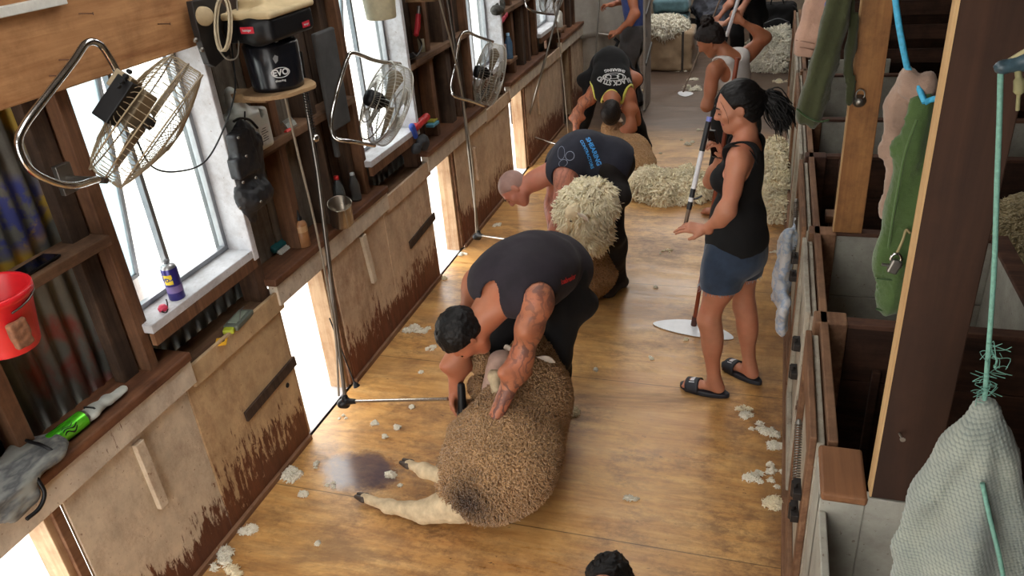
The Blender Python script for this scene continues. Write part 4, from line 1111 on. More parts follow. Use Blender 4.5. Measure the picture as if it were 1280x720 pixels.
for i in range(420):
    a = rnd.uniform(0, 6.28); r = .022 * math.sqrt(rnd.random()); o = V((math.cos(a) * r, math.sin(a) * r * .6, math.sin(a) * r))
    ln = rnd.uniform(.06, .12); sp = V((rnd.gauss(0, .012), rnd.gauss(0, .016), rnd.gauss(0, .018)))
    p1 = root_ + o + V((.035, -.005, .0)) + sp * .6; p2 = root_ + o * 1.3 + V((.03 + ln * .45, -.01, -.04)) + sp * 1.2; p3 = root_ + V((.03 + ln * .75, -.02, -.105 + rnd.uniform(-.03, .045))) + sp * 1.5
    m.tube(spline([root_ + o * .8, p1, p2, p3], 3), [.0030] * 9 + [.0008], 4, caps=False)
fw = m; m = MB()
for i in range(16):
    a = rnd.uniform(-.05, .05); p = HW.L(a, .05 + rnd.uniform(-.05, .02), .10 - abs(a) * .4)
    m.tube(spline([p, p + V((.02, -.01, .012)), p + V((.05, -.01, rnd.uniform(-.01, .02)))], 3), .0007, 3, caps=False)
m.build('flyaway_hair', M_hair, w1); pt_ = fw.build('ponytail', M_hair, w1)
A = Sdf(.03).cone(root_, root_ + V((.05, -.005, -.02)), .026, .032).cone(root_ + V((.05, -.005, -.02)), root_ + V((.09, -.015, -.08)), .032, .022).cone(root_ + V((.09, -.015, -.08)), root_ + V((.085, -.02, -.115)), .022, .012)
A.disp = lambda P: (fbm(P, 55, 2, 5) - .5) * .018; A.amp = .009; link('tail_core', A.mesh('tail_core', .005), M_hair, pt_)
m = MB()
for q in (.0, .006): m.tube(spline([HW.L(-.03 - q, .07, .06), HW.L(-.062, .062, .03 - q), HW.L(-.066, .056, -.02), HW.L(-.06, .06, -.045 - q)], 4), .0006, 4)
for sg in (1,): m.tube(spline([HW.L(.035, .07, .06), HW.L(.064, .062, .03), HW.L(.067, .056, -.02), HW.L(.06, .062, -.05)], 4), .0007, 4)
m.build('hair_wisp', M_hair, w1)
brows(HW, w1, M_hair)
for sg in (-1, 1):
    m = MB(); m.tube([HW.L(.019 * sg, .089, .001), HW.L(.031 * sg, .0905, -.001), HW.L(.044 * sg, .083, .002)], .0022, 6); m.build('eyelash', M_hair, w1)
# tank top
S = HW.wear(['torso'], .007, .04); S.disp = wrinkle(.006, 8, (1, 1, .6)); S.amp = .006
up = V((0, 0, 1))
for X, sg in (('L', 1), ('R', -1)):
    a = HW.J['sh' + X].lerp(HW.sh, .42) + up * .035; S.cone(a + V((-.05, 0, -.02)), a + V((.04, 0, -.02)), .028, .028)
S.ell(HW.mid + V((.0, 0, -.10)), (.13, .14, .14)); S.ell(HW.pel + V((.01, 0, .04)), (.148, .172, .12)); 
S.sub(Sdf().ell(HW.nb + V((-.035, 0, .02)), (.115, .082, .10)).ev, .006)
for X in 'LR': S.sub(armhole(HW, X, .082, .0, .3), .006)
for X, sg in (('L', -1), ('R', 1)): S.sub(Sdf().ell(HW.J['sh' + X] + V((-.02, .0, -.03)), (.085, .075, .105)).ev, .008)
S.cut((0, 0, .885), (.12, 0, -1))
link('tank_top', S.mesh('tank_top', .0055), C_black, w1)
# thin strap of the bra below the armhole strap
m = MB(); a = HW.J['shL']
m.tube(spline([a + V((-.075, .04, .035)), a + V((-.02, .03, .055)), a + V((.05, .025, .03)), a + V((.085, .03, -.03))], 5), .004, 6); m.build('bra_strap', C_black, w1)
# denim shorts with frayed hems
S = HW.wear(['legL', 'legR'], .018, .03); p = HW.pel
S.ell(p + V((.01, 0, 0)), (.135, .165, .13)); S.ell(p + V((.03, 0, -.05)), (.12, .155, .10)); S.disp = wrinkle(.008, 12, (1, 1, .7)); S.amp = .008
S.cut((0, 0, .93), (0, 0, 1)); S.cut((-.1, 3.66, .67), (0, 0, -1))
sh_ = link('denim_shorts', S.mesh('denim_shorts', .0055), C_denim, w1)
m = MB()
for X in 'LR':
    c = HW.J['hip' + X].lerp(HW.J['kn' + X], (.87 - .67) / .40); 
    for i in range(70):
        a = i / 70 * 6.283; r = .098 + rnd.uniform(-.004, .004); q = V((c.x + math.cos(a) * r, c.y + math.sin(a) * r, .674))
        m.tube([q, q + V((rnd.gauss(0, .006), rnd.gauss(0, .006), -rnd.uniform(.008, .02)))], .0011, 3)
m.build('frayed_hem', plain('denim_fray', (150, 166, 182), .9), sh_)
m = MB()
for X, sg in (('L', -1),):
    c = HW.pel + V((.10, -.10, -.02)); 
# slides
M_slide = plain('slide_rubber', (24, 28, 38), .55); M_logo = plain('slide_logo', (214, 214, 218), .5)
for X in 'LR':
    n = HW.J['an' + X]; d = V((HW.J['foot' + X].x, HW.J['foot' + X].y, 0)).normalized(); s_ = d.cross(V((0, 0, 1)))
    sd = thing('slide_sandal', None, None); sd.parent = w1; sd.name = 'slide_sandal'; sd.location = -w1.location
    m = MB(); pr = []
    for i in range(28):
        a = i / 28 * 6.283; l = math.cos(a) * .14; wd = math.sin(a) * (.050 + .008 * math.cos(a)); pr.append(V((n.x, n.y, .002)) + d * (l + .052) + s_ * wd)
    m.prism(pr, (0, 0, .026)); m.build('sole', M_slide, sd, world=False, bevel=.005)
    m = MB(); c = V((n.x, n.y, 0)) + d * .11
    def fstrap(u, v, lift=0, c=c, d=d, s_=s_):
        a = (u - .5) * math.pi * 1.04; return c + d * ((v - .5) * .075 + .01 * math.cos(a)) + s_ * math.sin(a) * (.051 + lift) + V((0, 0, .010 + (.062 + lift - v * .014) * max(0, math.cos(a)) ** .55))
    m.grid(fstrap, 20, 6); m.build('strap', M_slide, sd, world=False, solid=.006)
    m = MB(); m.grid(lambda u, v: fstrap(.36 + .28 * u * (1 - v * .5) + .05, .35 + .3 * v, .0055), 8, 2); m.grid(lambda u, v: fstrap(.33 + .03 * u, .3 + .4 * v, .0055), 3, 2); m.build('logo', M_logo, sd, world=False)
# phone held under the chin
ph = thing('phone', 'black phone held under the chin of the woman in denim shorts', 'phone', onY(893, 180, 3.78))
m = MB(); m.obox((0, 0, 0), (.012, .072, .145), Matrix.Rotation(-.25, 3, 'Y') @ Matrix.Rotation(.7, 3, 'Z')); m.build('case', plain('phone_black', (16, 16, 18), .3), ph, world=False, bevel=.004)
m = MB(); m.obox((-.007, -.003, .002), (.001, .064, .132), Matrix.Rotation(-.25, 3, 'Y') @ Matrix.Rotation(.7, 3, 'Z')); m.build('screen', plain('phone_glass', (6, 6, 8), .08), ph, world=False)

# ================================================================== sweepers (wool paddles)
M_poleo = wood('pole_varnished', (150, 76, 46), (96, 40, 24), 'z', .4); M_polew = plain('pole_white', (212, 212, 216), .4); M_poleb = plain('pole_black_tape', (20, 20, 24), .5); M_poled = wood('pole_plain', (120, 100, 84), (80, 62, 50), 'z', .6)
M_blade = plain('blade_plastic', (222, 224, 228), .35, 0, .05)
def blade(root, c, u, w, L, Wd, tilt=.0, t=.004, curve=.35):
    """long plastic blade with rounded tips lying on the floor"""
    c, u, w = V(c), V(u).normalized(), V(w).normalized(); pr = []
    for i in range(30):
        a = i / 30 * 6.283; x = math.cos(a); y = math.sin(a); y = (y * 1.15 if y > 0 else y * .55) * (1 - .35 * x * x * (1 if y > 0 else .2))
        pr.append(c + u * x * L / 2 + w * y * Wd / 2)
    m = MB(); m.prism(pr, (0, 0, t)); return m.build('blade', M_blade, root, bevel=.0015)
sw = thing('wool_sweeper', 'white-bladed wool sweeper with red-brown handle standing behind the woman in shorts', 'sweeper', onZ(867, 408))
bu = onZ(917, 424) - onZ(816, 405); bc = (onZ(917, 424) + onZ(816, 405)) / 2
blade(sw, bc + V((0, .0, .004)), bu, V((-bu.y, bu.x, 0)), bu.length, .22)
top = onY(922, 72, 4.46)
m = MB(); m.cyl(onZ(867, 408) + V((0, 0, .01)), top, .0125, n=12); m.build('handle', M_poleo, sw)
m = MB(); m.cyl(onZ(867, 408) + V((0, 0, .008)), onZ(867, 408).lerp(top, .035) + V((0, 0, .01)), .018, n=12); m.build('socket', plain('socket_brown', (70, 34, 24), .6), sw)
st_ = thing('taped_pole', 'black and white taped stick held upright by the woman in denim shorts', 'stick', onY(856, 284, 3.60))
a, b = onY(856, 284, 3.60), onY(887, 146, 3.72); L_ = lambda t: a.lerp(b, t)
for t0, t1, mm, nm_, r in ((0, .17, M_poled, 'wooden_end', .010), (.17, .24, M_poleb, 'tape', .0125), (.24, .28, M_polew, 'tape', .0125), (.28, .36, M_poleb, 'tape', .0125), (.36, .70, M_polew, 'shaft', .012), (.70, .96, M_poleb, 'grip', .0135), (.96, 1.0, plain('tape_blue', (120, 130, 200), .5), 'tip', .0125)):
    m = MB(); m.cyl(L_(t0), L_(t1), r, n=12); m.build(nm_, mm, st_)
m = MB(); m.tube([L_(.26), L_(.25) + V((.03, 0, .012)), L_(.28) + V((.05, 0, .01))], .005, 6); m.build('hook', M_poleb, st_)

# ================================================================== WOMAN bending behind
JX = dict(head=onY(888, 50, 6.0), face=(-.80, .12, -.60), crown=(-.55, -.1, .80), shL=onY(893, 86, 5.86), shR=onY(934, 68, 6.12), hipL=(-.30, 6.12, .93), hipR=(-.14, 6.26, .93),
    mid=onY(920, 105, 6.08), front=(-.72, .45, -.50), elL=onY(884, 132, 5.80), wrL=onY(889, 112, 6.0), elR=onY(957, 47, 6.2), wrR=onY(926, 26, 6.14),
    knL=(-.34, 6.05, .48), anL=(-.30, 6.15, .085), knR=(-.2, 6.3, .48), anR=(-.12, 6.4, .085), footL=(-1, .3, 0), footR=(-1, .3, 0),
    hdL=(-.1, .9, .5), hnL=(-.8, 0, .6), thL=(1, 0, 0), cuL=(1.0, 1.1, .8), hdR=(-.6, .1, .5), hnR=(.3, 1, .1), thR=(1, 0, 0), cuR=(1.1, 1.2, .8))
w2 = thing('person', 'woman with dark top bun in white tank top, stooping with one elbow raised', 'person', (-.22, 6.2, 0))
HX = Human(JX, female=True, build=1.04)
HX.body('body', SK_w2, .007, w2); HX.hair_cap('hair', M_hair2, w2, .005, off=.010, front=.055, low=.0, back=-.06, rough=.006)
A = Sdf(.02).ell(HX.L(0, -.06, .125), (.045, .045, .042)); A.cone(HX.L(0, -.045, .09), HX.L(0, -.06, .13), .035, .04); A.disp = lambda P: (fbm(P, 60, 2, 6) - .5) * .03; A.amp = .015
link('hair_bun', A.mesh('hair_bun', .005), M_hair2, w2)
brows(HX, w2, M_hair2)
S = HX.wear(['torso'], .008, .04); S.disp = wrinkle(.006, 8); S.amp = .006
up = (HX.sh - HX.mid).normalized()
for X in 'LR': a = HX.J['sh' + X].lerp(HX.sh, .5) + up * .03; S.cone(a + HX.front * .04, a - HX.front * .04, .025, .025)
S.sub(Sdf().ell(HX.nb + up * .05 + HX.front * .01, (.055, .10, .075), basis(HX.front, up)).ev, .006)
for X in 'LR': S.sub(armhole(HX, X, .085, .0, .3), .006); S.sub(Sdf().ell(HX.J['sh' + X] - up * .04 - HX.front * .04, (.055, .075, .09), basis(HX.front, up)).ev, .008)
dn = (HX.pel - HX.mid).normalized(); S.cut(HX.pel + dn * .05, dn); link('tank_top', S.mesh('tank_top', .006), C_white, w2)
trousers(HX, 'shorts', C_black, w2, .010, off=.012, amp=.008)
a, b = onY(926, -10, 6.10), onY(908, 46, 6.18); d = (b - a).normalized(); e = V(JX['wrL']) + V((.01, .06, .03))
sb = thing('white_pole', 'white pole gripped overhead by the woman in white tank top', 'pole', e)
m = MB(); m.cyl(a - d * .1, b, .0135, n=10); m.build('shaft', M_polew, sb); m = MB(); m.cyl(b, b + (e - b) * .10, .015, n=10); m.build('socket', M_poleb, sb); m = MB(); m.cyl(b, e, .009, n=8); m.build('lower_shaft', M_poleb, sb)

# ================================================================== MAN in blue at the canvas
JM = dict(head=(-1.72, 9.32, 1.66), face=(-1, -.1, -.3), crown=(-.2, 0, 1), shL=(-1.56, 9.14, 1.42), shR=(-1.58, 9.52, 1.42), hipL=(-1.55, 9.22, .90), hipR=(-1.55, 9.42, .90), mid=(-1.53, 9.32, 1.14), front=(-1, 0, -.1),
    elL=onY(795, 18, 9.0), wrL=onY(772, 40, 8.95), elR=(-1.66, 9.6, 1.22), wrR=onY(764, 6, 9.3), knL=(-1.60, 9.18, .48), anL=(-1.54, 9.2, .085), knR=(-1.62, 9.45, .48), anR=(-1.52, 9.5, .085), footL=(-1, -.1, 0), footR=(-1, .1, 0),
    hdL=(-1, 0, -.1), hnL=(0, .3, -1), cuL=(.9, 1, .7), thL=(1, 0, 0), hdR=(-1, 0, 0), hnR=(0, -.2, -1), cuR=(.8, .9, .6))
m4 = thing('person', 'man in blue tank top and dark grey trousers standing at the grey canvas', 'person', (-1.55, 9.32, 0))
HM4 = Human(JM, build=.98); HM4.body('body', SK_tan, .009, m4); HM4.hair_cap('hair', M_hair2, m4, .007)
singlet(HM4, 'tank_top', C_blue, m4, .008, off=.016, low=.12, drape=.014); trousers(HM4, 'trousers', C_grey, m4, .010, off=.024, amp=.02); shoes(HM4, m4, C_boot, .010)

# ================================================================== person in black beyond
JP = dict(head=(-.44, 11.0, 1.36), face=(-.5, -.6, -.6), crown=(-.3, -.5, .8), shL=(-.22, 11.18, 1.18), shR=(-.54, 11.30, 1.18), hipL=(-.26, 11.5, .86), hipR=(-.45, 11.55, .86), mid=(-.38, 11.44, 1.02), front=(-.3, -.7, -.6),
    elR=onY(914, 2, 11.1), wrR=onY(898, 22, 10.95), elL=onY(927, 12, 11.0), wrL=onY(905, 30, 10.8), knR=(-.48, 11.35, .46), anR=(-.46, 11.5, .085), knL=(-.22, 11.3, .46), anL=(-.2, 11.45, .085), footL=(-.2, -1, 0), footR=(-.4, -1, 0),
    hdR=(-.6, -.2, -.3), hnR=(-.3, .6, -.8), cuR=(1, 1, .7), hdL=(-.8, -.1, .1), hnL=(-.2, .6, -.8), cuL=(1, 1, .7), thL=(1, 0, 0))
p5 = thing('person', 'person in black clothes at the far end holding a thin sweeper handle', 'person', (-.36, 11.5, 0))
HP = Human(JP, build=.98); HP.body('body', SK_m, .009, p5); HP.hair_cap('hair', M_hair2, p5, .007)
singlet(HP, 'black_top', C_black, p5, .009, off=.02, low=.12); trousers(HP, 'trousers', C_black, p5, .010, off=.03, amp=.02); shoes(HP, p5, C_boot, .010)
sc_ = thing('wool_sweeper', 'small white sweeper blade on the floor, its thin handle held by the person in black', 'sweeper', onZ(853, 118))
q = onZ(854, 116)
u1 = onZ(862, 126) - onZ(846, 112)
blade(sc_, onZ(854, 118) + V((0, 0, .004)), u1, V((-u1.y, u1.x, 0)), .26, .22)
m = MB(); m.cyl(q + V((0, 0, .01)), onY(903, -8, 11.15), .011, n=10); m.build('handle', M_poled, sc_)

# ================================================================== dark head at the bottom edge
JB = dict(head=(-.43, 1.955, .30), face=(0, -.35, -.95), crown=(.02, .9, -.2), shR=(-.60, 1.52, .50), shL=(-.26, 1.50, .50), hipR=(-.52, 1.02, .80), hipL=(-.34, 1.02, .80), mid=(-.43, 1.27, .70), front=(0, .3, -.95),
    elR=(-.66, 1.55, .28), wrR=(-.62, 1.45, .10), elL=(-.2, 1.52, .28), wrL=(-.24, 1.45, .1), knR=(-.58, 1.15, .42), anR=(-.57, .9, .085), knL=(-.28, 1.15, .42), anL=(-.28, .9, .085), footL=(0, 1, 0), footR=(0, 1, 0))
pb = thing('person', 'person with black hair stooping at the bottom edge, only the head showing', 'person', (-.38, 1.3, 0))
HB = Human(JB, build=.95); HB.body('body', SK_m, .010, pb); HB.hair_cap('hair', M_hair, pb, .005, off=.014, rough=.016, freq=55, front=.055)
singlet(HB, 'top', C_black, pb, .010, off=.015); trousers(HB, 'trousers', C_pants, pb, .012); shoes(HB, pb, C_boot, .012)
# ================================================================== LEFT WALL GEAR
M_chrome = plain('chrome', (196, 194, 190), .18, 1.0); M_wire = plain('grille_wire', (168, 162, 150), .35, .8); M_wired = plain('grille_wire_dusty', (150, 134, 108), .6, .4)
M_steel = plain('worn_steel', (128, 124, 118), .35, .9); M_dsteel = plain('dark_steel', (52, 48, 46), .5, .6); M_blk = plain('black_plastic', (16, 16, 18), .45, Specular_IOR_Level=.3); M_blade2 = plain('fan_blade_dusty', (128, 112, 88), .7)
def camdir(a, b, c): return V(ROT @ _unit(np.array([a, b, c])))
def fan(label, c, ncam, R, yoke, wire=None, cord=None, dust=False):
    t = thing('wall_fan', label, 'fan', c, group=None); n = camdir(*ncam); u, w, _ = frame_of(n); wm = wire or M_wire; D = R * .46
    def ringm(m, r, h, rr=.003, k=40): m.tube([V(c) + n * h + (u * math.cos(a) + w * math.sin(a)) * r for a in [6.2832 * i / k for i in range(k)]], rr, 6, closed=True)
    m = MB()
    for r, h in ((R, D * .5), (R, -D * .5), (R * 1.012, 0), (R * .55, D * .78), (R * .18, D * .95)): ringm(m, r, h)
    for i in range(74):
        a = 6.2832 * i / 74; b = a + .35; e = lambda a_, r, h: V(c) + n * h + (u * math.cos(a_) + w * math.sin(a_)) * r
        m.tube(spline([e(a, R * .16, D * .95), e(a + .16, R * .55, D * .78), e(b, R * .97, D * .5), e(b, R, D * .2)], 3), .0014, 4, caps=False)
    m.build('front_grille', wm, t)
    m = MB()
    for r, h in ((R * .99, -D * .5), (R * .6, -D * .8), (R * .3, -D * .9)): ringm(m, r, h)
    for i in range(60):
        a = 6.2832 * i / 60; m.tube(spline([e(a, R * .26, -D * .92), e(a, R * .6, -D * .8), e(a, R * .96, -D * .52), e(a, R, D * .18)], 3), .0014, 4, caps=False)
    m.build('rear_grille', wm, t)
    m = MB(); m.lathe([(0, -D * 1.15), (R * .17, -D * 1.15), (R * .21, -D * 1.0), (R * .21, -D * .35), (R * .12, -D * .1), (0, -D * .1)], c, n, 20); m.build('motor', M_blk, t)
    for k in range(3):
        m = MB(); a0 = k * 2.094 + .5
        def bl(p, q): a = a0 + (q - .5) * (.9 + .3 * p); r = R * (.12 + .74 * p); return V(c) + n * (D * .12 * math.sin((q - .5) * 2.2)) + (u * math.cos(a) + w * math.sin(a)) * r
        m.grid(bl, 6, 6); m.build('blade', M_blade2, t, solid=.002)
    m = MB(); m.lathe([(0, D * .25), (R * .09, D * .2), (R * .1, -D * .1)], c, n, 16); m.build('hub', M_dsteel, t)
    m = MB(); m.tube(spline(yoke, 7), R * .048, 10); m.build('bracket', M_chrome, t)
    return t, n, u, w
FX = -1.98
c1 = onX(184, 152, FX); px = lambda a, b, x=FX: onX(a, b, x)
f1, n1, u1_, w1_ = fan('large chrome-bracketed cage fan with dusty grille in front of the nearest window', c1, (.78, -.56, -.44), .235,
    [px(150, 96), px(138, 74), px(124, 55), px(108, 54), px(92, 76), px(58, 120), px(30, 158), px(23, 182), px(36, 210), px(62, 226), px(92, 232), px(122, 224, -2.02)], M_wired)
# switch box on the back
B3 = Matrix((camdir(.56, .83, 0), camdir(.83, -.56, 0), camdir(0, 0, 1))).transposed()
m = MB(); m.obox(onX(147, 126, FX + .03), (.15, .058, .07), B3); m.build('switch_box', M_blk, f1, bevel=.004)
m = MB(); m.obox(onX(156, 105, FX + .045), (.060, .060, .074), B3); sbx = m.build('switch_plate', M_wired, f1, bevel=.003)
for i in range(4):
    m = MB(); q = onX(149 + i * 4.5, 108 - i * 6.0, FX + .08); m.cyl(q, q + camdir(0, 0, 1) * .012, .008, .007, 12); m.build('switch', M_blk, sbx)
m = MB(); m.obox(onX(170, 135, FX + .01), (.13, .05, .08), B3); m.build('motor_cover', M_blade2, f1, bevel=.006)
m = MB(); q = px(124, 225, -2.06); m.cyl(q - V((.16, 0, 0)), q + V((.03, 0, 0)), .011, n=10); m.obox(q - V((.14, 0, 0)), (.02, .06, .1)); m.build('mounting_bolt', M_steel, f1, bevel=.002)
m = MB(); m.tube(spline([onX(166, 165, -2.0), onX(190, 208, -2.0), onX(225, 214, -2.02), onX(258, 200, -2.06), onX(282, 155, -2.10), onX(294, 110, -2.14), onX(290, 60, -2.16), onX(285, 0, -2.18)], 8), .0035, 6); m.build('power_cord', M_blk, f1)
fan('chrome cage fan hanging before the second window', onX(482, 130, -2.02), (.90, -.26, -.56), .225,
    [onX(500, 80, -2.02), onX(470, 76, -2.0), onX(442, 66, -2.0), onX(434, 74, -2.02), onX(426, 98, -2.05), onX(420, 120, -2.08), onX(414, 150, -2.08), onX(418, 172, -2.06), onX(440, 177, -2.0), onX(468, 182, -2.0)])
fan('smaller-looking cage fan hanging before the third window', onX(612, 93, -2.02), (.98, -.14, -.34), .225,
    [onX(616, 52, -2.02), onX(598, 46, -2.0), onX(582, 40, -2.0), onX(574, 50, -2.04), onX(569, 80, -2.08), onX(563, 108, -2.08), onX(568, 120, -2.04), onX(590, 127, -2.0), onX(604, 132, -2.0)])
fan('furthest cage fan, cut by the top of the photo, by the fourth window', onX(692, -14, -2.02), (.98, -.14, -.34), .225,
    [onX(694, -46, -2.02), onX(676, -46, -2.0), onX(664, -30, -2.04), onX(656, 0, -2.08), onX(662, 12, -2.04), onX(680, 17, -2.0), onX(692, 18, -2.0)])

# ---- shearing machine hung above the first opening
MY = 2.98
mc = onX(341, 72, -2.06)
t = thing('shearing_machine', 'black shearing machine motor with tan lid and white oval logo', 'shearing machine', mc)
R_ = .118
m = MB(); m.lathe([(0, -.125), (R_ * .93, -.125), (R_ * .95, -.11), (R_, .06), (R_ * .9, .075), (0, .075)], mc, (0, 0, 1), 36); cyl_ = m.build('motor_casing', plain('gloss_black', (20, 21, 26), .22), t)
hb = onX(338, 36, -2.04)
A = Sdf(.03).box(hb + V((0, .0, .02)), (.12, .165, .05), None, .02).cone(hb + V((.03, -.14, .02)), hb + V((.03, .14, .02)), .062, .062); link('motor_housing', A.mesh('motor_housing', .008), M_blk, t)
A = Sdf(.02).box(hb + V((0, .0, .078)), (.13, .178, .014), None, .012).cone(hb + V((.04, -.13, .078)), hb + V((.04, .13, .078)), .03, .03).box(hb + V((-.02, .03, .11)), (.07, .10, .022), None, .01)
link('lid', A.mesh('lid', .008), plain('dusty_tan_lid', (190, 170, 132), .8, 0, .15, 12, .2), t)
fcd = (V((0, 0, 0)) - V((mc.x, mc.y, 0))).normalized()   # towards the viewer side
vd = V((-mc.x, -mc.y, 0)).normalized(); rt = vd.cross(V((0, 0, 1))) * -1
def on_cyl(mb, ang, dz):
    vs = []
    for x, y, z in mb.v:
        a = ang + x / R_; p = V((mc.x, mc.y, mc.z)) + (vd * math.cos(a) + rt * math.sin(a)) * (R_ * 1.004) + V((0, 0, dz + y)); vs.append(p)
    mb.v = vs; return mb
on_cyl(merge(ring_mb(.033, .0022, cx=0, sx=1.15, sy=.62), text_mb('EVO', .036, bold=.0012)), .16, -.045).build('logo', M_print_w, cyl_)
on_cyl(merge(text_mb('shearing', .013, bold=.0003)), .1, -.078).build('logo', M_print_w, cyl_)
lf = MB(); lf.add([(.0, -.016, 0), (.012, -.006, 0), (.016, .012, 0), (.004, .02, 0), (-.008, .006, 0)], [(0, 1, 2, 3, 4)])
on_cyl(lf, .05, .01).build('logo', plain('print_faint', (120, 122, 124), .6), cyl_)
M_label = plain('label_red', (196, 30, 52), .5)
def flat(mb, o, u, v, lift=.001):
    u, v = V(u).normalized(), V(v).normalized(); n = u.cross(v); mb.v = [V(o) + u * x + v * y + n * lift for x, y, z in mb.v]; return mb
def quad_mb(w, h): return MB().add([(-w/2, -h/2, 0), (w/2, -h/2, 0), (w/2, h/2, 0), (-w/2, h/2, 0)], [(0, 1, 2, 3)])
pf = hb + V((.02, -.1665, .015)); 
flat(quad_mb(.062, .026), onY(309, 38, hb.y - .168 - .035), (1, 0, 0), (0, 0, 1), .001).build('label', M_label, t)
flat(text_mb('heiniger', .013, bold=.0004), onY(309, 38, hb.y - .168 - .035), (1, 0, 0), (0, 0, 1), .003).build('label_text', M_print_w, t)
q = onX(382, 30, hb.x + .122)
flat(quad_mb(.06, .024), q, (0, 1, 0), (0, 0, 1), .002).build('label', M_label, t); flat(text_mb('heiniger', .012, bold=.0004), q, (0, 1, 0), (0, 0, 1), .004).build('label_text', M_print_w, t)
# worn ply bracket under the motor
M_ply = wood('worn_ply', (176, 146, 108), (120, 92, 64), 'y', .8, .6)
m = MB(); q = mc - V((0, 0, .145)); pr = [q + V((math.cos(a) * (.15 + .01 * math.sin(5 * a)), math.sin(a) * .17, 0)) for a in [6.283 * i / 26 for i in range(26)]]
m.prism(pr, (0, 0, .018)); m.box((q.x - .26, q.y - .05, q.z - .04), (q.x - .05, q.y + .05, q.z)); tag(m.build('motor_shelf', M_ply, None, bevel=.003), 'worn plywood platform directly under the black shearing motor', 'shelf')
# grey back board of the machine
m = MB(); a, b = onX(398, 40, -2.2), onX(420, 178, -2.2); m.box((-2.22, a.y - .05, b.z + .06), (-2.19, a.y + .15, a.z)); m.box((-2.25, a.y - .0, b.z - .1), (-2.22, a.y + .03, b.z + .1))
tag(m.build('mounting_board', plain('slate_grey_board', (66, 66, 66), .75, 0, .3, 8), None, bevel=.01), 'dark grey board on the wall right of the shearing motor', 'board')
# second machine further along, seen as its underside platform only
for (a_, b_, lab) in ((555, -8, 'ply platform of the second shearing machine at the top of the photo'),):
    q = onX(a_, b_, -2.06); m = MB(); m.prism([q + V((math.cos(a) * .15, math.sin(a) * .17, 0)) for a in [6.283 * i / 26 for i in range(26)]], (0, 0, .018)); m.box((q.x - .26, q.y - .05, q.z - .04), (q.x - .05, q.y + .05, q.z)); tag(m.build('motor_shelf', M_ply, None, bevel=.003), lab, 'shelf')
# ---- down tubes
def downtube(label, top, knee, bottom, rod_end, cord=None, spring=False, hand=False, r=.011):
    t = thing('drive_tube', label, 'drive tube', (bottom.x, bottom.y, 0))
    m = MB(); m.tube([top, knee, bottom], r, 10); m.build('upper_tube', M_steel, t)
    m = MB(); off = V((.0, .03, 0)); m.tube([top + off, knee + off * .6, bottom + off * .3], r * .55, 8); m.build('inner_rod', M_dsteel, t)
    if spring:
        a, b = knee + V((.0, .035, .42)), knee + V((.0, .035, .16)); m = MB(); pts = []
        for i in range(140):
            k = i / 139; an = i * .9; p = a.lerp(b, k); pts.append(p + V((math.cos(an) * .014, math.sin(an) * .014, 0)))
        m.tube(pts, .0025, 5); m.build('spring', M_dsteel, t)
        for q in (a, b):
            m = MB(); m.lathe([(0, -.022), (.018, -.014), (.022, 0), (.018, .014), (0, .022)], q, (0, 0, 1), 14); m.build('ball_joint', M_chrome, t)
    A = Sdf(.012).cone(bottom + V((0, 0, .03)), bottom + V((0, 0, -.02)), .018, .022).cone(bottom, bottom + (rod_end - bottom).normalized() * .07, .02, .014).ell(bottom + V((-.02, -.01, -.01)), (.026, .026, .026))
    link('joint', A.mesh('joint', .005), M_blk, t)
    m = MB(); m.tube([bottom + (rod_end - bottom) * .08, rod_end], r * .85, 10); m.build('lower_rod', plain('bright_rod', (190, 184, 176), .25, .9), t)
    if cord:
        m = MB(); m.tube(spline(cord, 6), .0058, 6); m.build('pull_cord', plain('cord_beige', (140, 128, 112), .7), t)
    return t
b1 = onZ(432, 502, .16)
wr = V(J1['wrR']); hp_end = wr + V((.0, -.03, -.06))
t = downtube('steel drive tube with spring running down to the nearest shearer handpiece', onX(372, 66, -2.10), onX(397, 215, -2.08), b1, hp_end + V((-.03, .0, .03)), [onX(338, 26, -2.0), onX(352, 100, -2.03), onX(372, 190, -2.05), onX(396, 290, -2.07), onX(418, 410, -2.08), b1 + V((-.02, -.02, .05))], True)
m = MB(); m.tube([onX(338, 26, -1.98), onX(342, 42, -1.98), onX(347, 56, -1.99)], [.012, .010, .007], 10); m.build('clip', plain('pale_clip', (176, 170, 158), .5), t)
m = MB(); m.tube(spline([onX(412, 398, -2.12), onX(428, 440, -2.12), onX(443, 478, -2.08)], 5), .004, 6); m.lathe([(.004, .03), (.012, .02), (.02, 0)], onX(446, 483, -2.07), (-.3, 0, 1), 12); m.build('start_rope', M_blk, t)
hpc = thing('handpiece', 'black shearing handpiece in the right hand of the nearest shearer', 'handpiece', hp_end)
d = V((.02, -.16, -1)).normalized(); q = wr + V((.050, -.045, .03))
A = Sdf(.015).cone(q + V((0, .015, .03)), q + d * .12, .019, .024).cone(q + d * .12, q + d * .165, .024, .02); link('body', A.mesh('body', .004), M_blk, hpc)
m = MB(); m.obox(q + d * .185, (.07, .014, .05)); m.build('comb', M_steel, hpc, bevel=.002)
m = MB(); m.cyl(q + V((0, .012, .028)), q + V((0, .014, .042)), .012, n=12); m.build('socket', M_chrome, hpc)
b2 = onZ(598, 294, .16)
downtube('pair of steel drive tubes hanging beside the second opening', onX(556, -20, -2.10), onX(578, 120, -2.08), b2, onY(660, 303, 4.60), [onX(544, -20, -2.03), onX(572, 90, -2.05), onX(590, 200, -2.06), b2 + V((0, -.04, .04))])
m = MB(); a = b2 + V((-.12, -.25, -.02)); 
b3 = onZ(655, 168, .25)
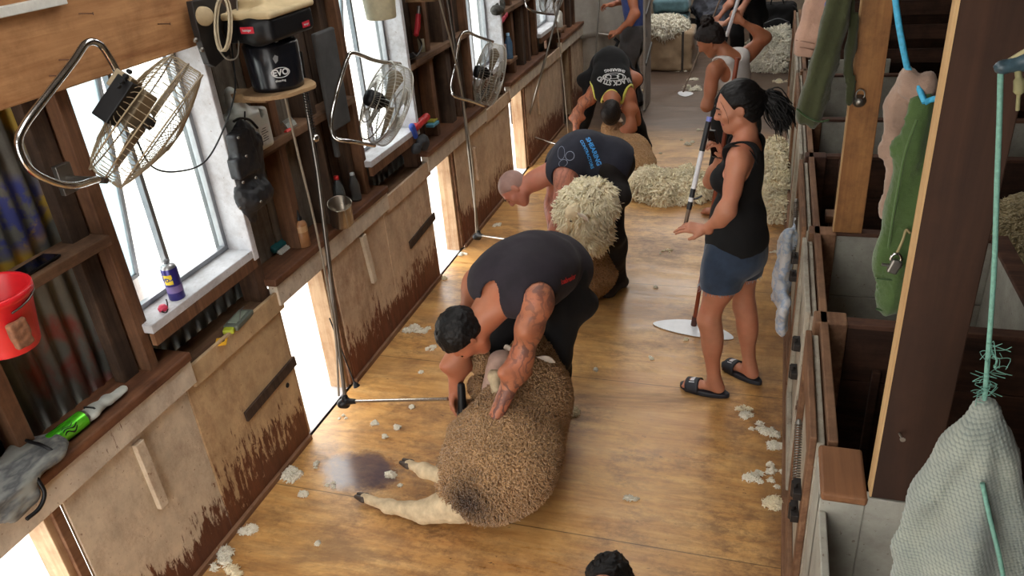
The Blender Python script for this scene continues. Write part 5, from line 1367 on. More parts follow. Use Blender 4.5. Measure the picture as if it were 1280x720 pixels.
downtube('steel drive tube beside the third shearer', onX(706, -20, -1.85), onX(680, 80, -1.98), b3, onY(708, 184, 7.35), [onX(688, -20, -1.95), onX(700, 60, -1.9), onX(709, 150, -1.82), onY(710, 178, 7.4)])
b4 = onY(741, 112, 8.7)
downtube('thin steel drive tubes beside the man in blue', onY(750, -15, 8.75), onY(746, 50, 8.72), b4, onY(760, 108, 8.6), None, r=.009)
t = thing('steel_rod', 'black-gripped steel rod held at waist height by the man in blue', 'rod', onY(757, 84, 8.9))
m = MB(); m.cyl(onY(757, 86, 8.9), onY(769, 60, 8.93), .013, n=10); m.build('shaft', M_chrome, t); m = MB(); m.tube([onY(769, 60, 8.93), onY(773, 52, 8.95), onY(768, 48, 8.95)], .02, 10); m.build('grip', M_blk, t)
m = MB(); m.cyl(onY(748, 42, 8.95), onY(764, 44, 8.96), .010, n=8); m.build('side_bar', M_steel, t)

# ---- small things on the shelves and ledges
def on_shelf(px_, py_, z, x0=-2.385, x1=-2.26):
    p = onZ(px_, py_, z); p.x = min(max(p.x, x0), x1); return p
def lathe_thing(name, label, cat, c, parts, axis=(0, 0, 1), group=None):
    t = thing(name, label, cat, c, group=group)
    for pn, mt, prof in parts:
        m = MB(); m.lathe(prof, c, axis, 28); m.build(pn, mt, t)
    return t
ZL, ZS, ZW, ZB = .985, 1.57, 1.184, .89
# spray can
c = on_shelf(222, 372, ZW); ax = V((-.05, -.12, 1))
t = lathe_thing('spray_can', 'blue and yellow lubricant spray can on the nearest window sill', 'spray can', c, [
    ('body', plain('can_blue', (52, 46, 120), .3, .3), [(0, 0), (.031, 0), (.033, .004), (.033, .135), (.030, .142)]),
    ('shoulder', plain('can_dome', (176, 176, 178), .3, .8), [(.031, .140), (.028, .150), (.018, .158), (.012, .160)]),
    ('nozzle', plain('can_cap_grey', (96, 98, 104), .5), [(.010, .158), (.010, .172), (.006, .176), (0, .176)])])
m = MB(); vdir = V((-c.x, -c.y, 0)).normalized(); rt_ = V((0, 0, 1)).cross(vdir)
def wrap(c, r, a0, a1, z0, z1, n=12):
    m = MB(); m.grid(lambda u, v: V(c) + (vdir * math.cos(a0 + (a1 - a0) * u) + rt_ * math.sin(a0 + (a1 - a0) * u)) * r + V((0, 0, z0 + (z1 - z0) * v)), n, 2); return m
wrap(c, .0336, -1.0, .05, .075, .118).build('label', plain('can_yellow', (226, 200, 40), .4), t)
wrap(c, .0336, -1.2, 1.2, .035, .065).build('label', plain('can_violet', (120, 104, 158), .4), t)
tm = text_mb('WD-40', .022, bold=.001); tm.v = [V(c) + (vdir * math.cos(-.45 + x / .034) + rt_ * math.sin(-.45 + x / .034)) * .0342 + V((0, 0, .096 + y)) for x, y, z in tm.v]; tm.build('lettering', plain('can_text', (30, 40, 120), .5), t)
c = on_shelf(205, 388, ZW); t = lathe_thing('straw_cap', 'pink-red plastic cap lying on the nearest window sill', 'cap', c, [('cap', plain('cap_pink', (206, 60, 88), .4), [(0, .0), (.018, .002), (.020, .012), (.012, .024), (0, .026)])])
m = MB(); m.tube(spline([c + V((.01, -.015, .004)), c + V((.02, -.03, .012)), c + V((.03, -.02, .004)), c + V((.03, -.005, .012))], 4), .0025, 6); m.build('hook', M_dsteel, t)
m = MB(); c = on_shelf(227, 386, ZW); m.tube(spline([c, c + V((.006, 0, .02)), c + V((.0, .006, .035))], 4), .003, 6); tag(m.build('bent_nail', M_dsteel, None), 'bent dark nail standing on the sill by the spray can', 'nail')
# phone on the shelf
c = onZ(66, 334, 1.588); t = thing('phone', 'black phone lying flat on the timber shelf above the red bucket', 'phone', c)
m = MB(); Mr = Matrix.Rotation(.08, 3, 'Z'); c.x = -2.30; m.obox(c + V((0, 0, .005)), (.072, .155, .009), Mr); m.build('case', plain('phone_black', (16, 16, 18), .3), t, bevel=.004); m = MB(); m.obox(c + V((0, 0, .010)), (.064, .142, .001), Mr); m.build('screen', plain('phone_glass', (6, 6, 8), .08), t)
# red bucket
c = onX(14, 432, -2.10); t = thing('bucket', 'red plastic bucket hanging on the wall at the left edge', 'bucket', c)
m = MB(); m.lathe([(0, 0), (.078, 0), (.082, .006), (.104, .17), (.112, .172), (.112, .192), (.104, .194), (.1, .188), (.079, .01), (0, .008)], c, (.06, -.02, 1), 40); m.build('shell', plain('bucket_red', (206, 30, 38), .4, 0, .08), t)
m = MB(); pts = [c + V((.0, 0, .175)) + V((.112 * math.cos(a), .112 * math.sin(a), -.03 + .02 * math.sin(a))) for a in [i * math.pi / 12 - .3 for i in range(9)]]; m.tube(pts, .003, 6); m.build('handle', M_steel, t)
A = Sdf(.01).box(c + V((.10, -.03, .07)), (.014, .028, .042), None, .008); A.disp = lambda P: (fbm(P, 40, 2, 3) - .5) * .012; link('worn_label', A.mesh('worn_label', .004), plain('worn_label', (132, 88, 62), .8, 0, .4, 60), t)
# gadget, card, pink peg on the low ledge
c = on_shelf(298, 408, ZB); t = thing('tool_case', 'grey-green hinged tool case on the ledge under the nearest window', 'case', c)
m = MB(); m.obox(c + V((0, .03, .016)), (.075, .16, .028), Matrix.Rotation(.12, 3, 'Z')); m.build('case', plain('case_grey', (92, 98, 88), .5), t, bevel=.008)
m = MB(); m.obox(c + V((.0, .03, .032)), (.045, .11, .006), Matrix.Rotation(.12, 3, 'Z')); m.build('clear_lid', plain('case_lid', (140, 150, 136), .2), t, bevel=.003)
m = MB(); m.obox(c + V((.01, -.06, .014)), (.05, .04, .022), Matrix.Rotation(.4, 3, 'Z')); m.build('lime_end', plain('lime', (180, 190, 50), .5), t, bevel=.005)
m = MB(); m.tube(spline([c + V((.03, .0, .03)), c + V((.0, .06, .05)), c + V((-.02, .11, .04)), c + V((-.03, .06, .03))], 5), .0022, 5); m.build('cord', M_steel, t)
c = on_shelf(279, 428, ZB, -2.4, -2.24); t = thing('yellow_card', 'small yellow card with black print on the ledge beside the tool case', 'card', c)
m = MB(); Mr = Matrix.Rotation(.5, 3, 'Z'); m.obox(c + V((0, 0, .003)), (.05, .07, .003), Mr); m.build('card', plain('card_yellow', (232, 176, 40), .6), t)
m = MB(); m.lathe([(0, .0012), (.014, .0012), (.014, 0)], c + V((0, .004, .0045)), (0, 0, 1), 16); m.obox(c + V((-.005, -.024, .005)), (.03, .006, .001), Mr); m.build('print', M_blk, t)
c = on_shelf(238, 452, .95, -2.36, -2.27); m = MB(); m.obox(c + V((0, 0, .008)), (.035, .05, .014), Matrix.Rotation(.3, 3, 'Z')); tag(m.build('pink_peg', plain('peg_pink', (224, 84, 84), .5), None, bevel=.004), 'small pink plastic peg at the end of the nearest ledge', 'peg')
# green drink can lying on the ledge
c = onZ(66, 557, ZL + .033); c.x = -2.275; a_ = V((.05, 1, .0)).normalized()
t = thing('drink_can', 'bright green energy drink can lying on the ledge beside the grey shirt', 'can', c)
m = MB(); m.lathe([(.024, 0), (.028, .004), (.032, .012), (.032, .150)], c, a_, 32); k = NT('can_green'); gg = k.ramp(k.noise(18, 4, .6, k.coord((1, .3, 1))), [(.35, srgb(36, 120, 24)), (.55, srgb(96, 214, 44)), (.7, srgb(150, 240, 80))]); m.build('body', k.out(gg, .25, .5), t)
m = MB(); m.lathe([(.032, .150), (.026, .160), (.026, .163), (.022, .161), (0, .161)], c, a_, 32); m.build('end', M_steel, t)
m = MB()
for i, (o, s_) in enumerate(((-.014, .9), (0, 1), (.014, .8))):
    m.grid(lambda u, v: c + a_ * (.045 + .06 * s_ * v) + (V((1, .1, .3)).normalized() * math.cos(-.2 + o * 28 + .16 * (u - .5) + .2 * math.sin(v * 7)) + V((-.3, 0, 1)).normalized() * math.sin(.35 + o * 28 + .16 * (u - .5) + .2 * math.sin(v * 7))).normalized() * .0328, 2, 10)
m.build('claw_mark', M_blk, t)
# pale glove / sleeve beyond the can
g = thing('work_glove', 'pale grey cloth glove lying on the ledge beyond the green can', 'glove', onX(145, 505, -2.28))
A = Sdf(.02)
P_ = [onZ(120, 532, ZL + .02), onZ(134, 518, ZL + .03), onZ(150, 503, ZL + .025), onZ(168, 488, ZL + .02)]
for q in P_: q.x = -2.27
for i in range(3): A.econe(P_[i], P_[i+1], .030 - .004 * i, .028 - .005 * i, (0, 0, 1), .6)
A.disp = lambda P: (fbm(P, 30, 2, 3) - .5) * .012; A.amp = .006; link('fabric', A.mesh('fabric', .005), cloth('pale_knit', (176, 178, 170)), g)
m = MB(); m.tube([P_[1] + V((-.03, 0, -.01)), P_[1] + V((-.015, -.006, .024)), P_[1] + V((.02, .0, .022)), P_[1] + V((.034, .006, -.01))], .004, 6); m.build('cuff', M_blk, g)
# grey shirt
sh = thing('folded_shirt', 'grey shirt with black edging draped over the ledge at the bottom left', 'shirt', onX(30, 590, -2.26))
A = Sdf(.03)
def sp(a_, b_, z, x): q = onZ(a_, b_, z); q.x = x; return q
pts = [(-20, 640, .0), (0, 615, .0), (20, 598, 0), (45, 578, 0), (66, 566, 0)]
for i, (a_, b_, _) in enumerate(pts):
    q = sp(a_, b_, ZL + .025, -2.27); A.ell(q, (.085, .075, .030))
A.econe(sp(40, 585, ZL + .03, -2.24), sp(85, 572, ZL + .03, -2.24), .032, .030, (0, 0, 1), .8)
A.econe(sp(0, 600, ZL + .05, -2.30), sp(52, 558, ZL + .05, -2.33), .05, .03, (0, 0, 1), .7)
A.econe(sp(-10, 640, ZL + .01, -2.205), sp(30, 612, ZL + .0, -2.20), .03, .03, (1, 0, 0), .6); A.econe(sp(-10, 640, ZL - .04, -2.195), sp(20, 622, ZL - .04, -2.195), .03, .026, (1, 0, 0), .6)
A.disp = lambda P: (fbm(P * np.array([1, .5, 1], F32), 22, 3, 8) - .5) * .03; A.amp = .015
k = NT('shirt_grey'); x_, y_, z_ = k.sep(); kk = k.ramp(k.noise(10, 4, .6, k.coord((1, .4, 1))), [(.44, srgb(126, 128, 124)), (.5, srgb(88, 90, 92)), (.6, srgb(138, 140, 134))]); link('fabric', A.mesh('fabric', .0055), k.out(kk, .9), sh)
m = MB(); e_ = [sp(-10, 640, ZL - .07, -2.178), sp(15, 628, ZL - .07, -2.178), sp(34, 612, ZL - .035, -2.175), sp(48, 598, ZL + .02, -2.19), sp(60, 590, ZL + .045, -2.22)]; m.tube(spline(e_, 6), .007, 8); m.build('black_edging', M_blk, sh)
m = MB(); m.tube(spline([sp(52, 552, ZL + .09, -2.34), sp(62, 556, ZL + .075, -2.30), sp(80, 562, ZL + .07, -2.23), sp(90, 572, ZL + .03, -2.19)], 6), .006, 8); m.build('black_edging', M_blk, sh)
# jerry can
c = on_shelf(318, 188, ZS); c.x = -2.30
t = thing('jerry_can', 'translucent white plastic container on the shelf behind the black tool pouch', 'container', c)
A = Sdf(.03).box(c + V((0, -.01, .095)), (.07, .105, .095), None, .02).cone(c + V((0, -.02, .17)), c + V((0, -.05, .255)), .062, .026).cone(c + V((0, -.055, .24)), c + V((0, -.06, .29)), .026, .024)
A.sub(blob(c + V((.01, .045, .165)), (.09, .022, .022)), .01)
link('body', A.mesh('body', .005), plain('milky_plastic', (226, 230, 222), .35, 0, .05, Transmission_Weight=.15), t)
m = MB(); m.obox(c + V((.072, .02, .07)), (.002, .07, .09)); m.build('label', plain('label_white', (222, 222, 216), .6), t)
m = MB(); 
for i in range(6): m.obox(c + V((.0735, .018 + .006 * (i % 2), .045 + i * .011)), (.001, .05 - .012 * (i % 3), .003))
m.build('label_print', M_blk, t)
# comb and red-handled tool
c = on_shelf(362, 163, ZS); c.x = -2.28
t = thing('shearing_comb', 'steel shearing comb with black marks on the shelf below the motor', 'comb', c)
m = MB(); m.obox(c + V((-.01, .02, .02)), (.01, .085, .036), Matrix.Rotation(-.5, 3, 'Y')); 
for i in range(9): m.obox(c + V((-.024, -.018 + i * .0095, .045)), (.004, .004, .02), Matrix.Rotation(-.5, 3, 'Y'))
m.build('comb', plain('comb_steel', (186, 188, 180), .35, .6), t)
c = on_shelf(349, 166, ZS); c.x = -2.27; t = thing('screwdriver', 'red-handled screwdriver lying beside the steel comb', 'screwdriver', c)
m = MB(); m.tube([c + V((.01, -.04, .014)), c + V((.01, -.02, .014)), c + V((.005, .01, .014))], [.010, .014, .010], 10); m.build('handle', plain('handle_red', (210, 36, 30), .35), t); m = MB(); m.cyl(c + V((.005, .01, .014)), c + V((0, .085, .014)), .004, n=8); m.build('shaft', M_steel, t)
# tool pouch
c = onX(308, 215, -2.20); t = thing('tool_pouch', 'worn black leather tool pouch hanging right of the nearest window', 'pouch', c)
A = Sdf(.025); q = lambda a_, b_, x=-2.22: onX(a_, b_, x)
A.econe(q(304, 170), q(308, 235), .07, .075, (1, 0, 0), .45); A.econe(q(318, 180), q(322, 235), .05, .06, (1, 0, 0), .5); A.econe(q(318, 246, -2.19), q(330, 240, -2.19), .06, .05, (1, 0, 0), .7); A.box(q(305, 205, -2.19), (.03, .08, .045), None, .012); A.box(q(300, 178, -2.19), (.028, .06, .05), None, .012); A.econe(q(308, 250), q(316, 272), .05, .03, (1, 0, 0), .5)
A.disp = lambda P: (fbm(P, 30, 3, 4) - .5) * .014; A.amp = .007; link('leather', A.mesh('leather', .005), plain('black_leather', (24, 24, 28), .55, 0, .4, 20, .4), t)
for (a_, b_) in ((298, 172), (308, 195), (320, 222), (326, 252), (304, 228), (300, 260)):
    m = MB(); p = q(a_, b_, -2.150); m.lathe([(0, .004), (.006, .003), (.007, 0)], p, (1, -.4, .1), 10); m.build('rivet', M_steel, t)
m = MB(); m.tube(spline([q(292, 152), q(300, 148), q(312, 150), q(322, 160)], 4), .006, 6); m.tube([q(306, 150), q(306, 132, -2.28)], .004, 6); m.build('strap', M_blk, t)
# brown bottle
c = on_shelf(371, 300, ZL); c.y -= .06; c.x = -2.27
t = lathe_thing('oil_bottle', 'amber oil bottle with black nozzle on the ledge left of the drive tube', 'bottle', c, [('body', plain('amber_plastic', (150, 104, 66), .4), [(0, 0), (.032, 0), (.034, .006), (.034, .12), (.028, .135), (.016, .142), (.014, .15)]), ('nozzle', M_blk, [(.016, .146), (.016, .162), (.010, .168), (.004, .20), (0, .202)])])
wrap(c, .0345, -1.3, 1.3, .085, .118).build('oil_line', plain('amber_pale', (178, 140, 100), .4), t)
# scrubbing brush
c = on_shelf(352, 312, ZL); t = thing('scrubbing_brush', 'teal-backed scrubbing brush with white bristles on the ledge', 'brush', c)
A = Sdf(.01).box(c + V((-.01, .02, .035)), (.032, .10, .016), np.array(Matrix.Rotation(-.5, 3, 'Y')).astype(F32), .01); link('back', A.mesh('back', .005), plain('brush_teal', (20, 92, 96), .5), t)
m = MB()
for i in range(12):
    for j in range(3): p = c + V((.006 + j * .010, -.055 + i * .0135, .026 - j * .006)); m.cyl(p, p + V((.010, 0, -.020)), .0055, .006, 6)
m.build('bristles', plain('bristle_white', (206, 206, 198), .9), t)
# steel tin
c = on_shelf(420, 280, ZL, -2.4, -2.22); c.x = -2.20; c.z = 1.0
t = thing('steel_tin', 'open stainless steel tin hanging on the white ledge by the drive tube', 'tin', c)
m = MB(); m.lathe([(0, 0), (.062, 0), (.064, .003), (.064, .135), (.067, .138), (.062, .138), (.060, .01), (0, .006)], c, (.22, -.30, .93), 40); m.build('tin', plain('stainless', (176, 166, 152), .22, .95), t)
m = MB(); m.lathe([(0, .02), (.059, .02)], c, (.22, -.30, .93), 30); m.build('contents', plain('milky_contents', (190, 186, 176), .6), t)
# drink bottles on the ledge
c = onZ(428, 262, ZL)
M_pet = plain('clear_plastic', (170, 176, 176), .12, 0, .05, Transmission_Weight=.8, IOR=1.3)
lathe_thing('drink_bottle', 'clear plastic bottle with red cap behind the steel tin', 'bottle', c, [('body', M_pet, [(0, 0), (.032, 0), (.034, .01), (.031, .05), (.034, .09), (.033, .13), (.02, .165), (.013, .18), (.013, .19)]), ('cap', plain('cap_red', (206, 34, 30), .4), [(.015, .186), (.015, .205), (0, .206)])])
c = onZ(446, 250, ZL)
lathe_thing('drink_bottle', 'clear ribbed plastic bottle right of the red-capped one', 'bottle', c, [('body', M_pet, [(0, 0), (.03, 0), (.033, .01), (.030, .03), (.033, .04), (.030, .055), (.033, .065), (.030, .08), (.033, .09), (.02, .135), (.012, .15), (.012, .158)]), ('cap', plain('cap_clear', (190, 194, 196), .3), [(.014, .156), (.014, .17), (0, .171)])])
# reel of cable and dark bracket by the header
c = onX(258, 30, -2.14); t = thing('cable_bracket', 'dark steel bracket carrying a coil of pale cable at the top left', 'bracket', c)
m = MB(); pr = [onX(a_, b_, -2.17) for a_, b_ in ((232, 2), (262, -4), (276, 10), (270, 40), (282, 66), (262, 84), (254, 80), (244, 52), (238, 30))]; m.prism(pr, (.03, 0, 0)); m.build('plate', M_dsteel, t, bevel=.003)
m = MB(); m.lathe([(0, .03), (.03, .03), (.036, .024), (.036, 0)], onX(253, 20, -2.14), (1, -.5, 0), 24); m.build('disc', plain('tan_disc', (176, 156, 122), .7), t)
m = MB(); rr = random.Random(5)
for i in range(7):
    o = rr.uniform(-.02, .02); pts = []
    for k in range(22):
        a = 6.283 * k / 22; pts.append(onX(279 + o * 100 + 9 * math.cos(a), 30 + 34 * math.sin(a), -2.10 + .02 * math.cos(a) + i * .003))
    m.tube(pts, .0042, 6, closed=True)
m.build('cable_coil', plain('cable_cream', (190, 176, 148), .7), t)
m = MB(); m.tube(spline([onX(272, 60, -2.1), onX(284, 74, -2.08), onX(297, 70, -2.08), onX(298, 40, -2.1), onX(296, 0, -2.12)], 6), .0035, 6); m.build('cable', plain('cable_grey', (120, 112, 100), .7), t)
for (a_, b_) in ((244, 50), (252, 62)):
    m = MB(); m.lathe([(0, .010), (.009, .008), (.010, 0)], onX(a_, b_, -2.14), (1, -.3, 0), 12); m.build('bolt', M_steel, t)
# ---- second bay: mug, hammer, red packet
c = on_shelf(538, 58, 1.585 + .03); c.x = -2.31; c.z = 1.585
t = thing('mug', 'cream mug on the shelf between the second and third windows', 'mug', c)
m = MB(); m.lathe([(0, 0), (.036, 0), (.038, .004), (.039, .088), (.036, .089), (.034, .01), (0, .008)], c, (0, 0, 1), 28); m.build('cup', plain('mug_cream', (186, 180, 150), .4), t)
m = MB(); m.tube(spline([c + V((.01, .036, .07)), c + V((.015, .062, .066)), c + V((.015, .064, .035)), c + V((.01, .036, .022))], 5), .005, 8); m.build('handle', plain('mug_cream', (186, 180, 150), .4), t)
t = thing('hammer', 'red-gripped hammer hanging head up beside the cream mug', 'hammer', onX(523, 60, -2.26))
m = MB(); m.tube([onX(524, 8, -2.24), onX(523, 22, -2.24)], .014, 10); m.build('neck', M_steel, t); m = MB(); m.tube([onX(523, 18, -2.24), onX(522, 34, -2.24), onX(520, 44, -2.24)], [.018, .020, .016], 10); m.build('grip', plain('grip_red', (176, 38, 48), .5), t)
m = MB(); m.tube(spline([onX(522, 45, -2.24), onX(527, 56, -2.24), onX(521, 70, -2.22), onX(515, 66, -2.24)], 5), .007, 8); m.build('lanyard', M_dsteel, t)
c = onX(514, 70, -2.27); m = MB(); m.obox(c + V((0, 0, .0)), (.07, .15, .012)); tag(m.build('black_folder', M_blk, None, bevel=.003), 'thin black tray on the shelf under the hammer', 'tray')
c = onX(524, 162, -2.235); t = thing('red_packet', 'red and blue rolled packet on the ledge right of the second fan', 'packet', c)
A = Sdf(.01).cone(onX(518, 160, -2.23), onX(533, 146, -2.23), .028, .026); A.disp = lambda P: (fbm(P, 40, 2, 3) - .5) * .01; link('red_roll', A.mesh('red_roll', .005), plain('packet_red', (186, 36, 38), .5), t)
A = Sdf(.01).cone(onX(515, 158, -2.22), onX(519, 170, -2.22), .022, .020); link('blue_end', A.mesh('blue_end', .005), plain('packet_blue', (44, 74, 160), .5), t)
A = Sdf(.02).ell(onX(528, 178, -2.21), (.04, .075, .05)).ell(onX(520, 186, -2.21), (.03, .04, .035)); A.disp = lambda P: (fbm(P, 22, 2, 3) - .5) * .03; tag(link('dark_bag', A.mesh('dark_bag', .007), plain('bag_dark', (38, 40, 44), .7)), 'small dark cloth bag hanging below the red packet', 'bag')
c = onX(541, 157, -2.28); c.z = max(c.z, ZL + .0); t = thing('card_pack', 'small blue and yellow pack lying on the ledge right of the red packet', 'pack', c)
m = MB(); m.obox(c + V((0, .0, .012)), (.06, .11, .02)); m.build('box', plain('pack_blue', (84, 150, 176), .5), t, bevel=.003); m = MB(); m.obox(c + V((-.01, .03, .03)), (.05, .08, .014)); m.build('yellow_top', plain('pack_yellow', (176, 170, 60), .5), t, bevel=.003)
# hanging pale container at the top
t = thing('plastic_bucket', 'cream plastic tub hanging in the second window, cut by the top of the photo', 'tub', onX(476, 24, -2.1))
m = MB(); q_ = onX(477, 23, -2.14); m.lathe([(0, 0), (.082, 0), (.086, .006), (.098, .19), (.102, .20), (0, .20)], q_, (0, 0, 1), 32); m.build('tub', plain('tub_cream', (204, 196, 164), .5), t)
m = MB(); m.tube([q_ + V((0, 0, .2)), q_ + V((0, 0, .5))], .004, 6); m.build('hanger', M_dsteel, t)
# third bay
c = on_shelf(640, 72, 1.22, -2.34, -2.24); c.x = -2.26
M_petb = plain('blue_bottle_plastic', (96, 134, 170), .15, 0, .1, Transmission_Weight=.4)
t = lathe_thing('water_bottle', 'blue-labelled water bottle standing right of the third window', 'bottle', onX(637, 73, -2.24), [('body', M_petb, [(0, 0), (.034, 0), (.036, .01), (.033, .05), (.036, .09), (.034, .14), (.018, .185), (.013, .20)]), ('cap', plain('cap_blue', (150, 190, 220), .4), [(.015, .198), (.015, .22), (0, .221)])])
q_ = onX(637, 73, -2.24); m = MB(); m.box((-2.40, q_.y - .12, q_.z - .03), (-2.2, q_.y + .12, q_.z)); struct('wall_shelf', m, M_shelf, .004)
m = MB(); m.obox(q_ + V((-.02, -.09, .09)), (.04, .05, .10)); tag(m.build('carton', plain('carton_pink', (176, 150, 146), .7), None, bevel=.004), 'small pale carton beside the blue water bottle', 'carton')
q_ = onX(629, 24, -2.24); A = Sdf(.015).econe(q_ + V((0, -.10, -.02)), q_ + V((0, .10, .02)), .022, .018, (1, 0, 0), .6); A.disp = lambda P: (fbm(P, 30, 2, 3) - .5) * .012; tag(link('red_strap', A.mesh('red_strap', .006), plain('strap_crimson', (176, 44, 66), .6)), 'crimson strap hung above the blue water bottle', 'strap')
q_ = onX(622, 12, -2.24); A = Sdf(.02).ell(q_, (.05, .10, .04)).ell(q_ + V((0, .06, .05)), (.04, .05, .04)); A.disp = lambda P: (fbm(P, 26, 2, 5) - .5) * .03; tag(link('rag', A.mesh('rag', .007), plain('rag_dark', (52, 50, 44), .8, 0, .4)), 'dark rag bundled on the beam above the crimson strap', 'rag')
q_ = onX(699, 34, -2.22); lathe_thing('squeeze_bottle', 'white squeeze bottle on the ledge past the fourth window', 'bottle', q_, [('body', plain('bottle_white', (188, 184, 176), .5), [(0, 0), (.040, 0), (.042, .01), (.042, .14), (.03, .165), (.012, .175)]), ('nozzle', M_steel, [(.013, .174), (.010, .20), (0, .21)])])
m = MB(); m.box((-2.40, q_.y - .14, q_.z - .03), (-2.17, q_.y + .14, q_.z)); struct('wall_shelf', m, M_shelf, .004)
# battens nailed on the let-go doors
for (a_, b_, c_, d_, lab) in ((172, 553, 204, 632, 'pale timber batten nailed upright on the nearest painted panel'), (453, 294, 468, 352, 'pale timber batten nailed upright on the second painted panel')):
    p0, p1 = onX(a_, b_, XW + .012), onX(c_, d_, XW + .012); m = MB(); m.bar(p0, p1, .045, .024, (1, 0, 0)); m.v = [tuple(v) for v in m.v]
    tag(m.build('batten', M_pA, None, bevel=.003), lab, 'batten')
for o in (1, 2):
    m = MB(); m.bar((XW + .012, 3.78 + o * PER, .70), (XW + .012, 3.80 + o * PER, .42), .045, .024, (1, 0, 0)); tag(m.build('batten', M_pC, None, bevel=.003), 'batten nailed upright on the %s painted panel from the camera' % ('third', 'fourth')[o - 1], 'batten')
# dark straps across the second half of each panel
for j, lab in ((-1, 'dark timber strap across the brown panel by the nearest opening'), (0, 'dark timber strap across the panel by the second opening')):
    o = j * PER; m = MB(); m.bar((XW + .006, 4.28 + o + .06, .46), (XW + .006, 4.79 + o, .49), .055, .014, (1, 0, 0)); t = m.build('door_strap', M_dark, None, bevel=.003); t.name = 'timber_strap'; tag(t, lab, 'strap')
m = MB(); m.cyl((XW - .001, 2.77, .40), (XW + .004, 2.77, .40), .013, n=12); tag(m.build('bolt_hole', plain('hole_black', (14, 12, 10), .9), None), 'round dark bolt hole on the brown panel by the nearest opening', 'hole')
# pale tank standing outside the nearest window
t = thing('water_tank', 'pale tank with blue stripe standing outside the nearest window', 'tank', (-3.35, 2.75, -.7))
m = MB(); m.lathe([(0, 0), (.34, 0), (.36, .03), (.36, 1.90), (.32, 1.98), (0, 2.02)], (-3.35, 2.62, -.7), (0, 0, 1), 40); m.build('tank', plain('tank_pale', (196, 196, 200), .6), t)
m = MB(); m.grid(lambda u, v: V((-3.35 + .363 * math.cos(-1.15 + .14 * u), 2.62 + .363 * math.sin(-1.15 + .14 * u), -.6 + 1.8 * v)), 4, 1); m.build('stripe', plain('tank_blue', (110, 176, 214), .6), t)
# ================================================================== PENS on the right
def pboard(name, y, x0, x1, z0, z1, mat, n=2, t=.03, cap=None, capmat=None):
    """a partition across the pens: n boards with a dark gap between, on the far side a stiffener"""
    h = (z1 - z0) / n
    for k in range(n):
        m = MB(); m.box((x0, y, z0 + k * h + (.004 if k else 0)), (x1, y + t, z0 + (k + 1) * h)); struct('partition_board', m, mat, .004)
    if cap: m = MB(); m.box((x0, y - .01, z1), (x1, y + t + .02, z1 + .018)); struct('partition_cap', m, capmat or M_penr, .003)
GX = .22
# the long front: gates and posts
gates = [(2.10, 2.76), (2.90, 3.62), (3.74, 4.74), (4.84, 5.5), (5.6, 6.9), (7.0, 8.4), (8.5, 9.9)]
for i, (y0, y1) in enumerate(gates):
    m = MB(); m.box((GX, y0, .05), (GX + .025, y1, .97)); struct('gate_panel', m, M_paintgate, .004)
    m = MB(); m.box((GX - .022, y0, .88), (GX, y1, .99)); m.box((GX - .022, y0, .05), (GX, y1, .14)); m.box((GX - .022, y0, .14), (GX, y0 + .07, .88)); m.box((GX - .022, y1 - .07, .14), (GX, y1, .88)); struct('gate_frame', m, M_paintgate if i % 2 else M_pent, .004)
for i, y in enumerate((2.84, 3.68, 4.79, 5.55, 6.95, 8.45)):
    m = MB(); m.box((GX + .01, y - .035, 0), (GX + .13, y + .06, 1.0)); struct('pen_post', m, M_pent if i != 2 else M_penr, .006)
m = MB(); m.box((GX - .035, .6, -.0), (GX - .004, 9.9, .035)); struct('baseboard_pen', m, M_pent, .004)
m = MB(); m.box((GX + .03, 2.08, .96), (GX + .06, 9.9, 1.0)); struct('gate_rail', m, M_pent, .004)
pboard('p', 1.85, .34, 2.6, .0, .995, M_penw, 2)
pboard('p', 2.82, .35, 2.6, .0, .98, M_penb, 4, cap=1)
pboard('p', 3.68, .35, 1.02, .0, .98, M_penw, 3, cap=1, capmat=M_penr)
pboard('p', 4.79, .35, 2.6, .0, .98, M_penb, 4, cap=1)
pboard('p', 5.55, .33, 2.6, .0, .98, M_penw, 3, cap=1)
pboard('p', 6.95, .33, 1.2, .0, .94, M_penw, 2, cap=1)
# side wall of the white pen, sloping top seen from the camera
m = MB(); m.box((1.02, 2.86, 0), (1.05, 3.71, .98)); struct('partition_board', m, M_penw, .004)
m = MB(); m.box((1.0, 2.86, .98), (1.075, 3.72, 1.0)); struct('partition_cap', m, M_penr, .003)
# inner dark cleats and steps in the pens
m = MB(); m.box((.33, 4.10, .86), (.47, 4.20, .90)); m.box((.35, 4.12, .0), (.45, 4.18, .86)); struct('pen_post', m, M_pent, .004)
m = MB(); m.box((.42, 4.74, .05), (.52, 4.79, .98)); struct('pen_post', m, M_penr, .004)
m = MB(); m.box((.46, 2.79, .02), (.49, 2.82, .80)); struct('pen_post', m, M_penb, .003)
# horizontal rails of the race behind
for y, zs, x0 in ((6.6, (.34, .55, .76, .97, 1.17), 1.3), (7.6, (.90, 1.10, 1.30), .5)):
    for z in zs:
        m = MB(); m.box((x0, y, z), (4.1, y + .03, z + .13 if y < 7 else z + .12)); struct('race_rail', m, M_penr if (z * 10) % 2 > 1 else M_penb, .004)
    for x in np.arange(x0 + .05, 4.1, .9):
        m = MB(); m.box((x, y + .03, 0), (x + .09, y + .08, 1.42 if y > 7 else 1.3)); struct('race_post', m, M_penb, .004)
m = MB(); m.box((.5, 7.66, 1.42), (4.1, 8.2, 1.45)); struct('race_shelf', m, M_penr, .004)
m = MB(); m.box((.6, 8.6, 0), (4.15, 8.64, 2.6)); struct('wall_race', m, M_penb, .004)
# white boards of far pens
m = MB(); m.box((.30, 7.3, .5), (.95, 7.33, 1.0)); struct('partition_board', m, M_penw, .004)
